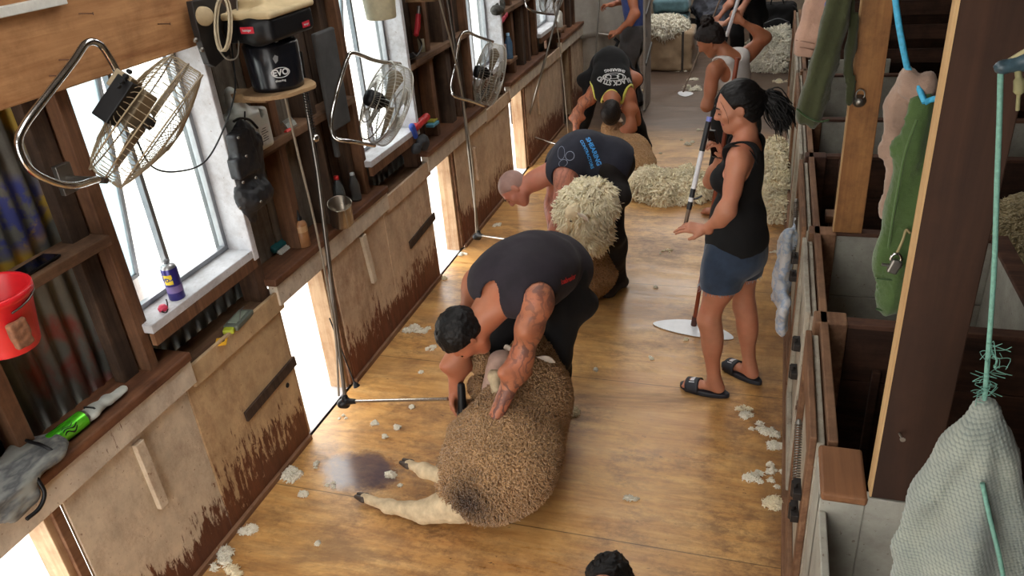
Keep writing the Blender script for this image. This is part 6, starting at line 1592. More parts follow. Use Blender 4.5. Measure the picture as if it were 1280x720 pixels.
# ---- standing roof props
def vpost(label, base, w, d, mat, edge, z1=3.35, name='roof_prop'):
    t = thing(name, label, 'post', base); x, y, z = base
    m = MB(); m.box((x, y, z), (x + w, y + d, z1)); m.build('timber', mat, t, bevel=.003)
    m = MB(); m.box((x - .002, y - .001, z + .002), (x + .003, y + d * .9, z1 - .002)); m.build('pale_edge', edge, t); return t
M_pb = wood('post_dark_face', (68, 44, 31), (44, 28, 20), 'z', .75, .4, (38, 24, 18), .3)
vp = vpost('thick dark brown roof post with pale left edge standing on the near white partition', (.350, 1.85, 1.0), .150, .06, M_pb, M_postedge)
vpost('orange-brown roof post with eye bolt standing on the far white partition', (.335, 3.67, 1.0), .125, .05, M_postl, M_postedge)
m = MB(); q = onY(1124, 542, 1.848); m.cyl(q, q + V((.004, -.03, .006)), .003, n=6); m.cyl(q + V((.004, -.03, .006)), q + V((.004, -.033, .006)), .007, n=10); tag(m.build('nail', plain('nail_grey', (150, 140, 128), .5, .6), None), 'pale nail head on the face of the thick dark post', 'nail')
t = thing('eye_bolt', 'steel eye bolt screwed into the orange-brown post', 'bolt', onY(1075, 126, 3.66)); q = onY(1074, 126, 3.665)
m = MB(); m.lathe([(0, .03), (.016, .03), (.020, .022), (.020, .008), (.028, .006), (.028, 0)], q, (0, -1, .0), 20); m.build('bolt_head', M_steel, t); m = MB(); m.tube([q + V((.018 * math.cos(a), -.012, .03 + .022 * math.sin(a))) for a in [6.283 * i / 16 for i in range(16)]], .0035, 6, closed=True); m.build('ring', M_steel, t)
k = NT('scorch'); 
# short timber block on the near corner and the white face below
m = MB(); m.box((.222, 1.84, .97), (.345, 2.06, 1.0)); tag(m.build('timber_block', wood('block_brown', (150, 104, 70), (104, 68, 44), 'y', .6, .5), None, bevel=.008), 'rounded brown timber block on the near corner of the white partition', 'block')
m = MB(); m.box((GX + .0, 1.845, .0), (.34, 1.875, .969)); m.box((GX + .0, 1.85, .0), (GX + .12, 2.04, .969)); m.box((GX - .0, 1.2, .0), (GX + .022, 1.845, .93)); struct('pen_corner_board', m, M_penw, .004)
# dark timber edge in front of it, and the hardware of the gates
def gate_spring(label, a, b, nturn=26, r=.012):
    t = thing('gate_spring', label, 'spring', a); a, b = V(a), V(b); m = MB(); u, w, d = frame_of(b - a); pts = []
    for i in range(nturn * 8): k = i / (nturn * 8 - 1); an = i * .785; pts.append(a.lerp(b, k) + (u * math.cos(an) + w * math.sin(an)) * r)
    m.tube(pts, .0025, 5); m.build('coil', M_steel, t)
    for q in (a, b): m = MB(); m.lathe([(0, .012), (.014, .006), (.014, -.006), (0, -.012)], q, (1, 0, 0), 12); m.build('screw', M_steel, t)
gate_spring('steel coil spring on the gate beside the hanging plastic bag', (GX - .035, 4.30, .90), (GX - .035, 4.05, .70))
gate_spring('steel coil spring low on the gate nearest the brown pen', (GX - .035, 2.42, .80), (GX - .035, 2.22, .66))
GP = {}
for o in bpy.data.objects:
    if o.name.startswith('gate_panel'): GP[round(min(v.co.y for v in o.data.vertices), 1)] = o
for i, (y, z) in enumerate(((3.78, .80), (3.78, .70), (2.96, .80), (2.96, .66), (2.16, .72), (2.16, .62))):
    m = MB(); m.cyl((GX - .045, y, z - .03), (GX - .045, y, z + .03), .012, n=10); m.box((GX - .05, y - .04, z - .015), (GX - .024, y + .04, z + .015))
    m.build('hinge', M_dsteel, GP[(3.7, 2.9, 2.1)[i // 2]], bevel=.002)
# plastic bag hung on the gate
t = thing('plastic_bag', 'crumpled white and blue plastic bag hanging on the gate by the woman', 'bag', (GX - .06, 4.05, .3))
A = Sdf(.03); A.ell((GX - .07, 4.10, .66), (.045, .10, .16)); A.ell((GX - .08, 4.12, .48), (.055, .12, .15)); A.ell((GX - .06, 4.0, .34), (.035, .07, .14)); A.cone((GX - .05, 4.1, .72), (GX - .04, 4.14, .86), .03, .012)
A.disp = lambda P: (fbm(P, 16, 3, 4) - .5) * .05; A.amp = .025
k = NT('bag_plastic'); link('film', A.mesh('film', .007), k.out(k.ramp(k.noise(12, 4, .6), [(.42, srgb(206, 208, 212)), (.5, srgb(160, 180, 206)), (.56, srgb(214, 214, 216))]), .35), t)

# ---- towels
def towel_mat(name, rgb, scale=300, ribs=None, dirty=None):
    t = NT(name); c = srgb(*rgb); k = t.noise(7, 6, .7); col = t.ramp(k, [(.3, tuple(x * .68 for x in c[:3]) + (1,)), (.7, c)])
    if dirty: col = t.mix(t.math('MULTIPLY', t.ramp(t.noise(5, 5, .7, t.coord(loc=(4, 2, 1))), [(.48, 0), (.62, 1)]), .6), col, srgb(*dirty))
    n = t.noise(scale, 3); t.bump(n, .6, .004); return t.out(col, .95, Sheen_Weight=.25, Specular_IOR_Level=.1)
def cloth_sdf(pts, w, th=.35, fold=.02, f=9, seed=2, k=.03):
    """hanging folds: a chain of flattened capsules [(point, halfwidth)], flattened along w"""
    A = Sdf(k)
    for ch in pts:
        for i in range(len(ch) - 1): A.econe(ch[i][0], ch[i+1][0], ch[i][1], ch[i+1][1], w, th)
    x0 = float(pts[0][0][0].x); z0 = float(pts[0][0][0].z)
    A.disp = lambda P: (fbm(P * np.array([1, 1, .22], F32), f, 3, seed) - .5) * fold * 1.4 + (vnoise(P, 170, 9) - .5) * .004 + np.sin((P[:, 0] + (z0 - P[:, 2]) * .12) * 95 + np.sin(P[:, 2] * 5) * 1.2) * fold * .28; A.amp = fold * 1.0 + .002; return A
# pink and green towels by the dark post
Y1 = 2.42
q = lambda a_, b_, y=Y1: onY(a_, b_, y)
t = thing('towel', 'dusty pink towel hanging behind the green one by the thick dark post', 'towel', q(1130, 90))
A = cloth_sdf([[(q(1137, 98, Y1 + .03), .024), (q(1126, 130, Y1 + .04), .032), (q(1119, 190, Y1 + .05), .028), (q(1114, 260, Y1 + .05), .026), (q(1107, 330, Y1 + .05), .022)], [(q(1137, 98, Y1), .024), (q(1152, 112, Y1 - .01), .028), (q(1160, 135, Y1), .022)]], (0, 1, 0), .6, .010, 14, 3)
link('fabric', A.mesh('fabric', .005), towel_mat('towel_pink', (162, 136, 120)), t)
t = thing('towel', 'moss green bath towel with stitched hem hanging from the blue rope', 'towel', q(1135, 120, Y1 - .05))
A = cloth_sdf([[(q(1150, 128, Y1 - .03), .026), (q(1140, 190, Y1 - .05), .050), (q(1134, 260, Y1 - .05), .060), (q(1126, 320, Y1 - .05), .064), (q(1122, 372, Y1 - .05), .060)], [(q(1160, 140, Y1 - .03), .028), (q(1150, 230, Y1 - .03), .055), (q(1138, 330, Y1 - .03), .06)]], (0, 1, 0), .7, .014, 11, 5)
A.cut(q(1118, 388, Y1), (0, 0, -1)); ta = link('fabric', A.mesh('fabric', .005), towel_mat('towel_green', (76, 98, 56)), t)
m = MB(); m.tube(spline([q(1146, 150, Y1 - .085), q(1132, 190, Y1 - .10), q(1121, 245, Y1 - .10), q(1112, 300, Y1 - .085), q(1106, 345, Y1 - .07)], 6), .004, 6); m.build('seam', towel_mat('towel_green_light', (84, 110, 64)), ta)
m = MB(); m.tube(spline([q(1096, 348, Y1 - .085), q(1112, 350, Y1 - .095), q(1130, 350, Y1 - .09)], 5), .003, 6); m.tube(spline([q(1095, 386, Y1 - .07), q(1112, 390, Y1 - .08), q(1128, 390, Y1 - .07)], 5), .004, 6); m.build('hem', towel_mat('towel_green_dark', (56, 80, 44)), ta)
# blue rope
M_rope = plain('rope_blue', (66, 164, 204), .6, 0, .2, 90, .4)
m = MB(); m.tube(spline([q(1117, -20, Y1 - .02), q(1122, 20, Y1 - .02), q(1128, 55, Y1 - .02), q(1134, 84, Y1)], 6), .0085, 8); m.tube(spline([q(1156, 128, Y1 - .06), q(1166, 124, Y1 - .06), q(1176, 122, Y1 - .1)], 4), .0085, 8)
m.tube(spline([q(1134, 84, Y1), q(1144, 100, Y1 - .01), q(1156, 128, Y1 - .06)], 4), .008, 8); tag(m.build('blue_rope', M_rope, None), 'bright blue rope holding up the pink and green towels', 'rope')
# steel hook / latch at the foot of the green towel
t = thing('shackle', 'steel latch shackle hanging against the green towel', 'latch', q(1118, 332, Y1 - .12)); c = q(1118, 333, Y1 - .135)
m = MB(); m.obox(c, (.030, .02, .045), Matrix.Rotation(.3, 3, 'Y')); m.build('body', M_steel, t, bevel=.005); m = MB(); m.tube([c + V((.014 * math.cos(a), -.004, .026 + .018 * math.sin(a))) for a in [i * .4 - .2 for i in range(10)]], .004, 6); m.build('loop', M_chrome, t)
m = MB(); m.tube([c + V((-.035, 0, .004)), c + V((.02, 0, .0))], .005, 6); m.build('pin', M_steel, t); m = MB(); m.tube(spline([c + V((0, 0, .04)), c + V((.012, .01, .08)), c + V((.018, .02, .11)), c + V((.03, .02, .10))], 4), .004, 6); m.build('twine', plain('twine_tan', (150, 136, 96), .8), t)
# olive trousers and pink towel hung further back
Y2 = 3.58; q2 = lambda a_, b_, y=Y2: onY(a_, b_, y)
t = thing('hanging_jersey', 'olive green jersey hanging by its shoulders left of the orange-brown post', 'jersey', q2(1040, 60))
A = cloth_sdf([[(q2(1050, -30), .04), (q2(1042, 30), .044), (q2(1030, 80), .044), (q2(1020, 120), .046), (q2(1013, 142), .050)], [(q2(1066, -30, Y2 + .05), .020), (q2(1063, 60, Y2 + .06), .018), (q2(1060, 125, Y2 + .06), .010)], [(q2(1046, 0, Y2 - .02), .022), (q2(1020, 110, Y2 - .03), .022), (q2(1001, 140, Y2 - .0), .020)]], (0, 1, 0), .65, .018, 12, 9)
ja = link('fabric', A.mesh('fabric', .006), towel_mat('jersey_olive', (72, 76, 52)), t)
m = MB(); m.tube(spline([q2(996, 136, Y2 - .03), q2(1008, 146, Y2 - .045), q2(1024, 152, Y2 - .045), q2(1036, 150, Y2 - .03)], 5), .004, 6); m.build('cuff_seam', towel_mat('towel_green_dark', (56, 80, 44)), ja)
t = thing('towel', 'salmon pink towel hanging furthest back at the end of the gates', 'towel', q2(1015, 40, 3.85))
A = cloth_sdf([[(q2(1028, -30, 3.85), .045), (q2(1022, 10, 3.85), .052), (q2(1014, 45, 3.85), .055), (q2(1009, 66, 3.85), .055)], [(q2(1040, -30, 3.88), .035), (q2(1037, 20, 3.88), .03), (q2(1034, 44, 3.88), .028)]], (0, 1, 0), .6, .010, 14, 6)
A.cut(q2(1010, 70, 3.85), (-.1, 0, -1)); pa = link('fabric', A.mesh('fabric', .006), towel_mat('towel_salmon', (196, 158, 138)), t)
m = MB()
for yy in (52, 60): m.tube(spline([q2(995, yy - 2, 3.83), q2(1010, yy + 1, 3.80), q2(1026, yy + 4, 3.83)], 5), .003, 6)
m.build('woven_band', towel_mat('towel_salmon_dark', (166, 128, 110)), pa)
A = Sdf(.01).ell(q2(1036, 6, 3.80), (.018, .016, .02)).ell(q2(1036, 3, 3.79), (.012, .012, .012)); tag(link('blue_peg', A.mesh('blue_peg', .004), plain('peg_blue', (30, 50, 170), .4)), 'dark blue clip on the salmon pink towel', 'clip')
# white waffle towel in front, on a green string
Y3 = 1.32; q3 = lambda a_, b_, y=Y3: onY(a_, b_, y)
t = thing('towel', 'large grey-white waffle towel hanging in folds at the bottom right', 'towel', q3(1225, 600))
A = Sdf(.02)
for ch in ([(1232, 512, .012), (1205, 560, .036), (1180, 620, .044), (1152, 690, .050), (1130, 760, .055)], [(1232, 512, .014), (1226, 560, .042), (1212, 630, .055), (1198, 700, .065), (1190, 780, .075)], [(1234, 515, .012), (1242, 570, .034), (1244, 640, .040), (1242, 710, .045), (1240, 790, .05)], [(1238, 540, .018), (1250, 640, .026), (1252, 720, .028), (1250, 790, .03)]):
    dy = {1130: .0, 1190: -.03, 1240: -.02, 1250: .02}[ch[-1][0]]
    for i in range(len(ch) - 1): A.econe(q3(ch[i][0], ch[i][1], Y3 + dy * min(1, i / 1.5)), q3(ch[i+1][0], ch[i+1][1], Y3 + dy * min(1, (i + 1) / 1.5)), ch[i][2], ch[i+1][2], (0, 1, 0), .85)
T0 = A3(q3(1236, 490))
def waffle(P):
    a = np.abs(np.sin((P[:, 0] + P[:, 2] * .35) * 430)) * np.abs(np.sin((P[:, 2] - P[:, 0] * .30) * 430)); return a
A.disp = lambda P: (fbm(P * np.array([1.3, 1, .22], F32), 16, 2, 7) - .5) * .010 + waffle(P) * .0026 + np.sin(np.arctan2(P[:, 0] - T0[0], T0[2] - P[:, 2]) * 17 + 1.0) * np.clip((T0[2] - P[:, 2] - .06) * .05, 0, .010); A.amp = .026
k = NT('towel_waffle'); cr = k.attr('crest'); cc = k.ramp(k.noise(5, 5, .6), [(.3, srgb(116, 124, 122)), (.7, srgb(154, 158, 144))]); cc = k.mix(k.ramp(cr, [(0, .7), (.5, 0)]), cc, srgb(78, 90, 90)); mt = k.out(cc, .95, Sheen_Weight=.2)
me = A.mesh('fabric', .0028); vattr(me, 'crest', waffle); link('fabric', me, mt, t)
M_string = plain('string_green', (104, 150, 136), .7, 0, .2, 120, .4)
t = thing('green_string', 'pale green string from the tarp down to the grey-white waffle towel', 'string', q3(1250, 90))
m = MB(); m.tube(spline([q3(1251, 84), q3(1249, 160), q3(1246, 240), q3(1243, 330), q3(1237, 420), q3(1230, 508)], 6), .0042, 8); m.build('line', M_string, t)
m = MB(); rr = random.Random(8)
for (a_, b_, n_) in ((1231, 480, 16), (1233, 505, 10), (1240, 435, 9), (1246, 452, 8)):
    for i in range(n_): p = q3(a_, b_ + rr.uniform(-12, 12)); m.tube(spline([p, p + V((rr.uniform(-.02, .02), -.005, rr.uniform(-.01, .01))), p + V((rr.uniform(-.03, .03), -.008, rr.uniform(-.025, .015)))], 3), .0007, 3)
m.tube(spline([q3(1236, 425), q3(1240, 440), q3(1246, 450), q3(1243, 460)], 4), .002, 5); m.build('frayed_ends', M_string, t)
m = MB(); m.tube(spline([q3(1228, 604, Y3 - .075), q3(1238, 650, Y3 - .085), q3(1248, 690, Y3 - .09), q3(1258, 740, Y3 - .09)], 5), .0042, 8); m.build('loose_tail', M_string, t)
# twisted tarp at the right edge
t = thing('tarp_roll', 'twisted teal tarp tied with the green string at the right edge', 'tarp', q3(1275, 76)); A = Sdf(.01); A.econe(q3(1252, 84), q3(1300, 70), .007, .014, (0, 0, 1), .8); A.econe(q3(1256, 87), q3(1300, 84), .006, .010, (0, 0, 1), .8); A.ell(q3(1252, 84), (.011, .011, .009))
A.disp = lambda P: (fbm(P * np.array([.4, 1, 1], F32), 60, 2, 3) - .5) * .014; A.amp = .007; link('tarp', A.mesh('tarp', .004), plain('tarp_teal', (54, 74, 84), .4, 0, .4, 60), t)
m = MB(); m.tube(spline([q3(1252, 82), q3(1265, 74), q3(1282, 64), q3(1300, 58)], 4), .004, 6); m.build('pale_tie', plain('tie_cream', (170, 160, 120), .7), t)
m = MB(); m.tube(spline([q3(1272, 86), q3(1274, 104), q3(1273, 122), q3(1272, 138)], 5), [.005] * 4 + [.008] * 5 + [.003] * 7, 6); m.build('hanging_tail', plain('tie_olive', (128, 124, 88), .8), t)
# ---- sheep waiting in the pen
sp_ = thing('sheep', 'woolly sheep standing in the pen at the right edge of the photo', 'sheep', (1.7, 4.45, 0))
A = Sdf(.08).ell((1.62, 4.48, .66), (.44, .27, .27)).ell((1.35, 4.45, .62), (.20, .24, .24)); 
woolly(A, .012, 34, .03, seed=31); shag(woolmesh('fleece', A, .007, W_grey, sp_, 34, 31), 9000, .03, .007, 31)
for x in (1.38, 1.9):
    for y in (4.36, 4.58): sheep_leg(sp_, [(x, y, .48), (x + .02, y, .26), (x, y, .05)], [.07, .035, .026])
sheep_head(sp_, (2.1, 4.45, .85), (.9, -.1, -.3), (0, 0, 1))

# ================================================================== far end
# grey canvas hung behind the man in blue, and the pale sheet edge
M_canvas = cloth('canvas_grey', (168, 162, 152), .9, 120, .12)
def sheet(name, a, b, z0, z1, mat, wav=.02, f=3, th=.004, par=None):
    a, b = V(a), V(b); n = (b - a).cross(V((0, 0, 1))).normalized(); m = MB()
    m.grid(lambda u, v: a.lerp(b, u) + V((0, 0, z0 + (z1 - z0) * v - a.z)) + n * wav * (math.sin(u * f * 6.28 + v * 2) * (1.1 - v * .5) + .4 * math.sin(u * f * 13 + 4 * v)), 48, 24); return m.build(name, mat, par, solid=th)
t = thing('canvas_curtain', 'grey canvas curtain hanging behind the man in blue', 'curtain', (-1.95, 10.2, 0))
sheet('upper_sheet', (-2.40, 9.55, 0), (-1.62, 10.0, 0), .78, 2.2, M_canvas, .03, 2, par=t); sheet('lower_sheet', (-2.42, 9.62, 0), (-1.6, 10.05, 0), .02, .84, cloth('canvas_grey_low', (152, 142, 130), .9, 120, .15), .03, 3, par=t)
t = thing('screen_panel', 'tall grey screen panel standing right of the man in blue', 'screen', (-1.44, 9.6, 0))
m = MB(); m.box((-1.42, 9.2, .02), (-1.395, 9.66, 1.7)); m.build('panel', plain('panel_grey', (156, 150, 144), .7, 0, .2, 6), t, bevel=.004)
for z in (.55, 1.1):
    m = MB(); m.bar((-1.39, 9.21, z), (-1.39, 9.66, z + .16), .03, .02, (1, 0, 0)); m.build('brace', plain('panel_grey_edge', (92, 88, 86), .7), t)
# wool pack
def sack(name, label, c, s, mat, top=None, rot=0, cat='sack'):
    t = thing(name, label, cat, (c[0], c[1], 0)); A = Sdf(.06).box((c[0], c[1], c[2] + s[2]), s, np.array(Matrix.Rotation(rot, 3, 'Z')).astype(F32), .05)
    A.disp = lambda P: (fbm(P, 5, 3, 4) - .5) * .07; A.amp = .035; link('sack_body', A.mesh('sack_body', .012), mat, t); return t
M_sack = cloth('wool_pack_cloth', (160, 136, 108), .9, 90, .2)
pk = sack('wool_pack', 'square tan wool pack heaped with white wool at the far end', (-1.36, 11.55, .0), (.31, .33, .27), M_sack)
A = Sdf(.06).ell((-1.42, 11.5, .55), (.28, .30, .13)).ell((-1.55, 11.45, .60), (.15, .2, .10)); woolly(A, .035, 14, .03, seed=41); shag(woolmesh('wool_heap', A, .012, W_white, pk, 14, 41), 1500, .06, .013, 41, curl=1.2)
m = MB(); m.box((-1.20, 11.195, .02), (-1.17, 11.215, .54)); m.build('webbing', plain('webbing_dark', (62, 54, 48), .8), pk)
A = Sdf(.05).box((-1.50, 12.6, .70), (.26, .25, .10), None, .06); A.disp = lambda P: (fbm(P, 5, 3, 4) - .5) * .05; A.amp = .03; tag(link('cushion', A.mesh('cushion', .012), cloth('cushion_blue', (96, 128, 136))), 'upper blue-grey cushion on the pile beyond the wool pack', 'cushion', 'cushions at the far end')
A = Sdf(.05).box((-1.52, 12.55, .46), (.28, .26, .12), None, .06); A.disp = lambda P: (fbm(P, 5, 3, 9) - .5) * .05; A.amp = .03; tag(link('cushion', A.mesh('cushion', .012), cloth('cushion_teal', (78, 108, 112))), 'lower teal cushion under the blue-grey one', 'cushion', 'cushions at the far end')
A = Sdf(.05).ell((-1.45, 13.0, .22), (.5, .45, .2)); tag(link('dark_bundle', A.mesh('dark_bundle', .015), C_black), 'low dark bundle under the two cushions', 'bundle')
A = Sdf(.08)
for c_, r_ in (((-.95, 12.9, .55), .30), ((-.75, 12.7, .45), .28), ((-.6, 12.9, .6), .3), ((-1.05, 13.1, .85), .28), ((-.7, 13.1, .9), .3)): A.ell(c_, (r_, r_ * .8, r_ * .7))
A.disp = lambda P: (fbm(P, 6, 3, 12) - .5) * .16; A.amp = .08; k = NT('clothes_dark'); tag(link('clothes_heap', A.mesh('clothes_heap', .015), k.out(k.ramp(k.noise(3.5, 3), [(.45, srgb(34, 34, 40)), (.55, srgb(72, 74, 84)), (.62, srgb(30, 30, 36))]), .9)), 'heap of dark clothes behind the stooping woman', 'clothes')
t = thing('blue_bag', 'blue and white striped bag beside the dark clothes heap', 'bag', (-1.62, 13.2, 0)); A = Sdf(.04).box((-1.62, 13.3, 1.0), (.14, .12, .2), None, .05); k = NT('bag_stripes'); wv = k.n.new('ShaderNodeTexWave'); wv.inputs['Scale'].default_value = 6; k.t.links.new(k.coord(), wv.inputs['Vector']); link('bag', A.mesh('bag', .012), k.out(k.ramp(wv.outputs['Fac'], [(.45, srgb(40, 84, 190)), (.55, srgb(206, 208, 214))]), .6), t)
# backpack
t = thing('backpack', 'black backpack on the floor at the far end against the pale wall', 'backpack', (.06, 12.3, 0))
A = Sdf(.05).box((.04, 12.5, .42), (.24, .15, .26), None, .08).ell((.04, 12.36, .34), (.19, .09, .16)); A.disp = lambda P: (fbm(P, 7, 3, 4) - .5) * .05; A.amp = .025; link('bag', A.mesh('bag', .012), C_black, t)
m = MB(); m.tube(spline([(-.08, 12.4, .66), (-.04, 12.4, .82), (.04, 12.42, .84), (.1, 12.4, .68)], 5), .012, 6); m.tube(spline([(.18, 12.4, .66), (.28, 12.36, .6), (.3, 12.32, .4)], 5), .014, 6); m.build('strap', M_blk, t)
m = MB(); m.tube(spline([(-.14, 12.26, .44), (.04, 12.25, .50), (.2, 12.26, .44)], 5), .006, 6); m.build('zip', plain('zip_grey', (96, 98, 104), .5), t)
# heap of white wool by the gates
t = thing('wool_heap', 'large heap of white wool on the floor beyond the stooping woman', 'wool heap', (-.05, 10.2, 0))
A = Sdf(.08)
for (a_, b_, z, r) in ((950, 78, .05, .30), (972, 76, .08, .32), (988, 70, .12, .28), (965, 66, .12, .34), (985, 60, .14, .28), (940, 80, .03, .18), (975, 84, .02, .24), (990, 80, .04, .22)):
    p = onZ(a_, b_, z); A.ell((min(p.x, .04), p.y, z), (r * .9, r, .19 + z * .6))
woolly(A, .040, 11, .05, seed=51); A.cut((0, 0, .004), (0, 0, -1)); A.cut((.19, 0, 0), (1, 0, 0)); shag(woolmesh('locks', A, .012, W_white, t, 11, 51), 5000, .07, .014, 51, curl=1.2)
# things on the race shelf
zr = 1.45
def rs(a_, b_): p = onY(a_, b_, 7.8); p.z = zr; return p
lathe_thing('paint_tin', 'white tin standing on the shelf above the race rails', 'tin', rs(1148, 17), [('tin', plain('tin_white', (186, 184, 178), .5), [(0, 0), (.065, 0), (.065, .17), (.062, .175), (0, .175)])])
lathe_thing('spray_tin', 'thin red tin standing left of the white tin on the shelf', 'tin', rs(1138, 17), [('tin', plain('tin_red', (150, 40, 44), .5), [(0, 0), (.028, 0), (.028, .2), (0, .2)])])
A = Sdf(.04).ell(rs(1185, 18) + V((0, 0, .05)), (.22, .16, .09)).ell(rs(1172, 18) + V((0, 0, .04)), (.12, .12, .06)); woolly(A, .02, 18, .02, seed=61); o = woolmesh('wool_tuft', A, .010, W_cream, None, 18, 61); tag(o, 'yellowish wool piled on the shelf right of the white tin', 'wool')
A = Sdf(.04).ell(rs(1128, 16) + V((0, .1, .07)), (.13, .1, .12)); A.disp = lambda P: (fbm(P, 9, 3, 4) - .5) * .06; A.amp = .03; tag(link('dark_cloth', A.mesh('dark_cloth', .01), plain('cloth_darkgreen', (40, 46, 38), .8)), 'dark cloth bundle at the left end of the race shelf', 'cloth')
A = Sdf(.04).ell(rs(1262, 14) + V((.05, 0, .05)), (.12, .12, .06)); woolly(A, .02, 18, .02, seed=63); o = woolmesh('wool_tuft', A, .010, W_white, None, 18, 63); tag(o, 'greyish wool tuft at the right end of the race shelf', 'wool')

# ================================================================== loose wool on the floor
rr = random.Random(12)
def tuft(a_, b_, s, label, white=True, gx=None):
    p = onZ(a_, b_, .0)
    if p.x < XW + .03: p.x = XW + .03
    if p.x > .16: p.x = .16
    A = Sdf(.015); n_ = 3 + int(s / .03)
    for i in range(n_):
        o = V((rr.gauss(0, s * .42), rr.gauss(0, s * .36), 0)); r = s * rr.uniform(.16, .34); A.ell((p.x + o.x, p.y + o.y, r * .30), (r, r * .8, r * .5))
    sd = rr.randint(1, 999); woolly(A, min(.012, s * .22), max(20, 2.2 / s), s * .12, seed=sd); A.cut((0, 0, .002), (0, 0, -1))
    h = max(.004, s * .07); me = A.mesh('wool_tuft', h); vattr(me, 'crest', lambda P: (1 - worley(P, max(20, 2.2 / s), sd)) * 1.2); vattr(me, 'dirt', lambda P: np.zeros(len(P), F32))
    o = shag(link('wool_tuft', me, W_white if white else W_cream), int(50 + s * 1800), max(.010, s * .30), max(.0022, s * .05), sd, curl=1.6, droop=.3, lean=1.0, zmin=.003); tag(o, label, 'wool tuft', 'loose wool tufts on the floor')
TF = [(367, 592, .075, 'wool tuft at the foot of the brown panel edge below the nearest opening'), (392, 583, .03, 'tiny wool scrap right of the tuft by the nearest opening'), (380, 619, .035, 'flat wool scrap below the tuft near the blue patch'), (413, 607, .028, 'small wool scrap left of the blue patch'), (397, 679, .018, 'tiny wool speck near the bottom left floor joint'),
 (312, 664, .05, 'wool tuft at the bottom corner of the pale panel'), (278, 700, .07, 'wool tuft against the pale panel at the bottom left'), (290, 715, .05, 'lowest wool tuft on the left against the panel'), (490, 594, .036, 'upper white tuft lying in the blue patch'), (499, 608, .022, 'lower white tuft lying in the blue patch'),
 (519, 411, .065, 'wool tuft by the second opening left of the dark-haired shearer'), (531, 414, .04, 'small tuft right of the tuft by the second opening'), (541, 437, .05, 'cream flat tuft just left of the dark hair'), (528, 466, .022, 'small white fleck above the steel rod'), (520, 412, .03, 'fleck beside the tuft by the second opening'),
 (497, 534, .030, 'white fleck right of the steel rod end, between rod and blue patch'), (467, 530, .030, 'white fleck under the steel rod'), (480, 547, .024, 'pale fleck above the blue patch'), (516, 509, .022, 'fleck just below the steel rod near the handpiece'), (428, 522, .025, 'fleck at the foot of the first drive tube'),
 (716, 516, .055, 'white tuft by the heel of the nearest shearer'), (787, 624, .035, 'lone white tuft on the boards right of the near sheep'), (745, 463, .02, 'fleck right of the knee of the nearest shearer'),
 (835, 314, .032, 'lone white tuft on the floor left of the woman in shorts'), (826, 317, .012, 'speck beside the lone tuft left of the woman'), (820, 360, .022, 'flat fleck between the second shearer and the sweeper blade'), (858, 426, .025, 'fleck in front of the sweeper blade'), (813, 448, .022, 'fleck on the floor below the sweeper blade'),
 (950, 598, .060, 'white tuft near the pen front, level with the near sheep'), (970, 588, .045, 'right-hand white tuft by the pen front above the big one'), (966, 602, .035, 'small tuft touching the white tuft by the pen front'), (979, 636, .085, 'largest white tuft against the near pen gate'), (928, 512, .040, 'tuft below the sandal of the woman'), (937, 522, .045, 'second tuft below the sandal of the woman'), (948, 535, .045, 'third tuft in the trail beside the pen gate'), (962, 543, .050, 'fourth tuft in the trail beside the pen gate'), (972, 556, .045, 'fifth tuft in the trail beside the pen gate'), (982, 562, .05, 'last tuft of the trail against the pen gate'),
 (944, 304, .03, 'fleck behind the shorts of the woman'), (968, 316, .03, 'fleck under the plastic bag'), (981, 334, .03, 'fleck by the gate under the plastic bag'), (983, 365, .025, 'lower fleck by the gate under the plastic bag'), (884, 228, .07, 'pale tuft between the pole and the fleece'),
 (863, 180, .055, 'white tuft on the boards between the third shearer and the women'), (874, 163, .045, 'upper white tuft on the boards behind the woman in shorts'), (852, 175, .02, 'fleck left of the white tuft on the boards'), (826, 192, .025, 'fleck right of the third shearer'), (806, 113, .05, 'tuft by the foot of the grey screen panel'), (975, 103, .09, 'pale tuft on the dark boards below the big wool heap'), (852, 88, .09, 'tuft by the foot of the wool pack'), (868, 112, .11, 'pale wool lying right of the small sweeper blade'), (866, 100, .06, 'tuft above the small sweeper blade'),
 (570, 318, .035, 'fleck at the second opening by the floor edge'), (548, 348, .04, 'tuft at the corner of the second panel'), (620, 282, .04, 'fleck left of the bald shearer feet'), (712, 128, .1, 'wool lying in the fourth opening'), (722, 140, .07, 'wool tuft by the fourth opening')]
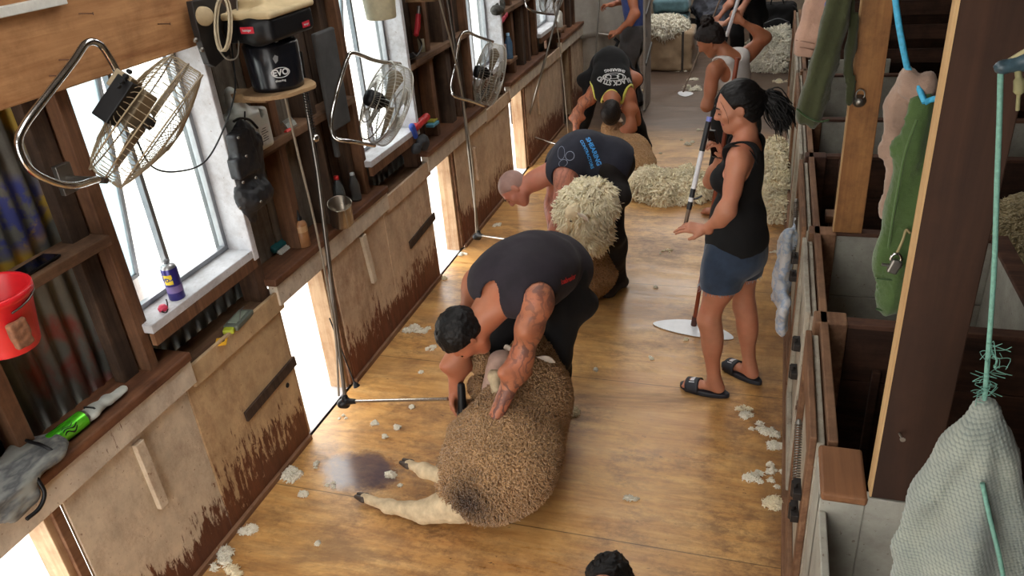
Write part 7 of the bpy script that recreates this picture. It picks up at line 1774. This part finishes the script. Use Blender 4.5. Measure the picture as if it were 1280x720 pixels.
for a_, b_, s, lab in TF: tuft(a_, b_, s, lab, rr.random() < .75)
# ---- unseen roof, skylight openings added and sized to light the shed
M_roof = plain('roof_iron', (120, 112, 104), .6)
ROOF = 3.45
slots = [(-1.9, -.6)]
m = MB()
xs = [-2.95]; 
for a, b in slots: xs += [a, b]
xs.append(4.2)
for i in range(0, len(xs), 2): m.box((xs[i], -2.2, ROOF), (xs[i+1], 14.7, ROOF + .03))
for y in np.arange(-2.2, 14.7, 1.9):
    m.box((-2.95, y, ROOF - .12), (4.2, y + .06, ROOF))
    for a, b in slots: m.box((a, y, ROOF), (b, y + (1.05 if y < 7.5 else .35), ROOF + .03))
struct('ceiling', m, M_roof)
# ---- outside
m = MB(); m.box((-60, -40, -.75), (-2.5, 60, -.7)); struct('ground_outside', m, plain('pale_yard', (214, 212, 206), .9, scale=2))
w = bpy.data.worlds.new('world'); SC.world = w; w.use_nodes = True
bg = w.node_tree.nodes['Background']; bg.inputs[0].default_value = (1.0, .98, .94, 1); bg.inputs[1].default_value = 6.0
def portal(c, sx, sy, rot):
    l = bpy.data.lights.new('skylight_portal', 'AREA'); l.shape = 'RECTANGLE'; l.size = sx; l.size_y = sy; l.cycles.is_portal = True
    o = bpy.data.objects.new('skylight_portal', l); COL.objects.link(o); o.location = c; o.rotation_euler = rot
for a, b in slots: portal(((a + b) / 2, 6.2, ROOF + .05), b - a, 17, (0, 0, 0))
for j in range(-1, 4):
    portal((XW - .2, 3.12 + j * PER, .43), .9, .56, (0, math.radians(-90), 0))
    portal((XW - .2, 2.41 + j * PER, 1.68), 1.0, .66, (0, math.radians(-90), 0))
portal((.65, -2.2, 1.7), 7.2, 3.6, (math.radians(90), 0, 0))
SC.cycles.max_bounces = 7
SC.cycles.diffuse_bounces = 4
SC.cycles.glossy_bounces = 3
SC.cycles.transparent_max_bounces = 8
SC.cycles.caustics_reflective = False
SC.cycles.caustics_refractive = False
SC.cycles.use_denoising = True
SC.cycles.sample_clamp_indirect = 6
SC.view_settings.exposure = 0.15
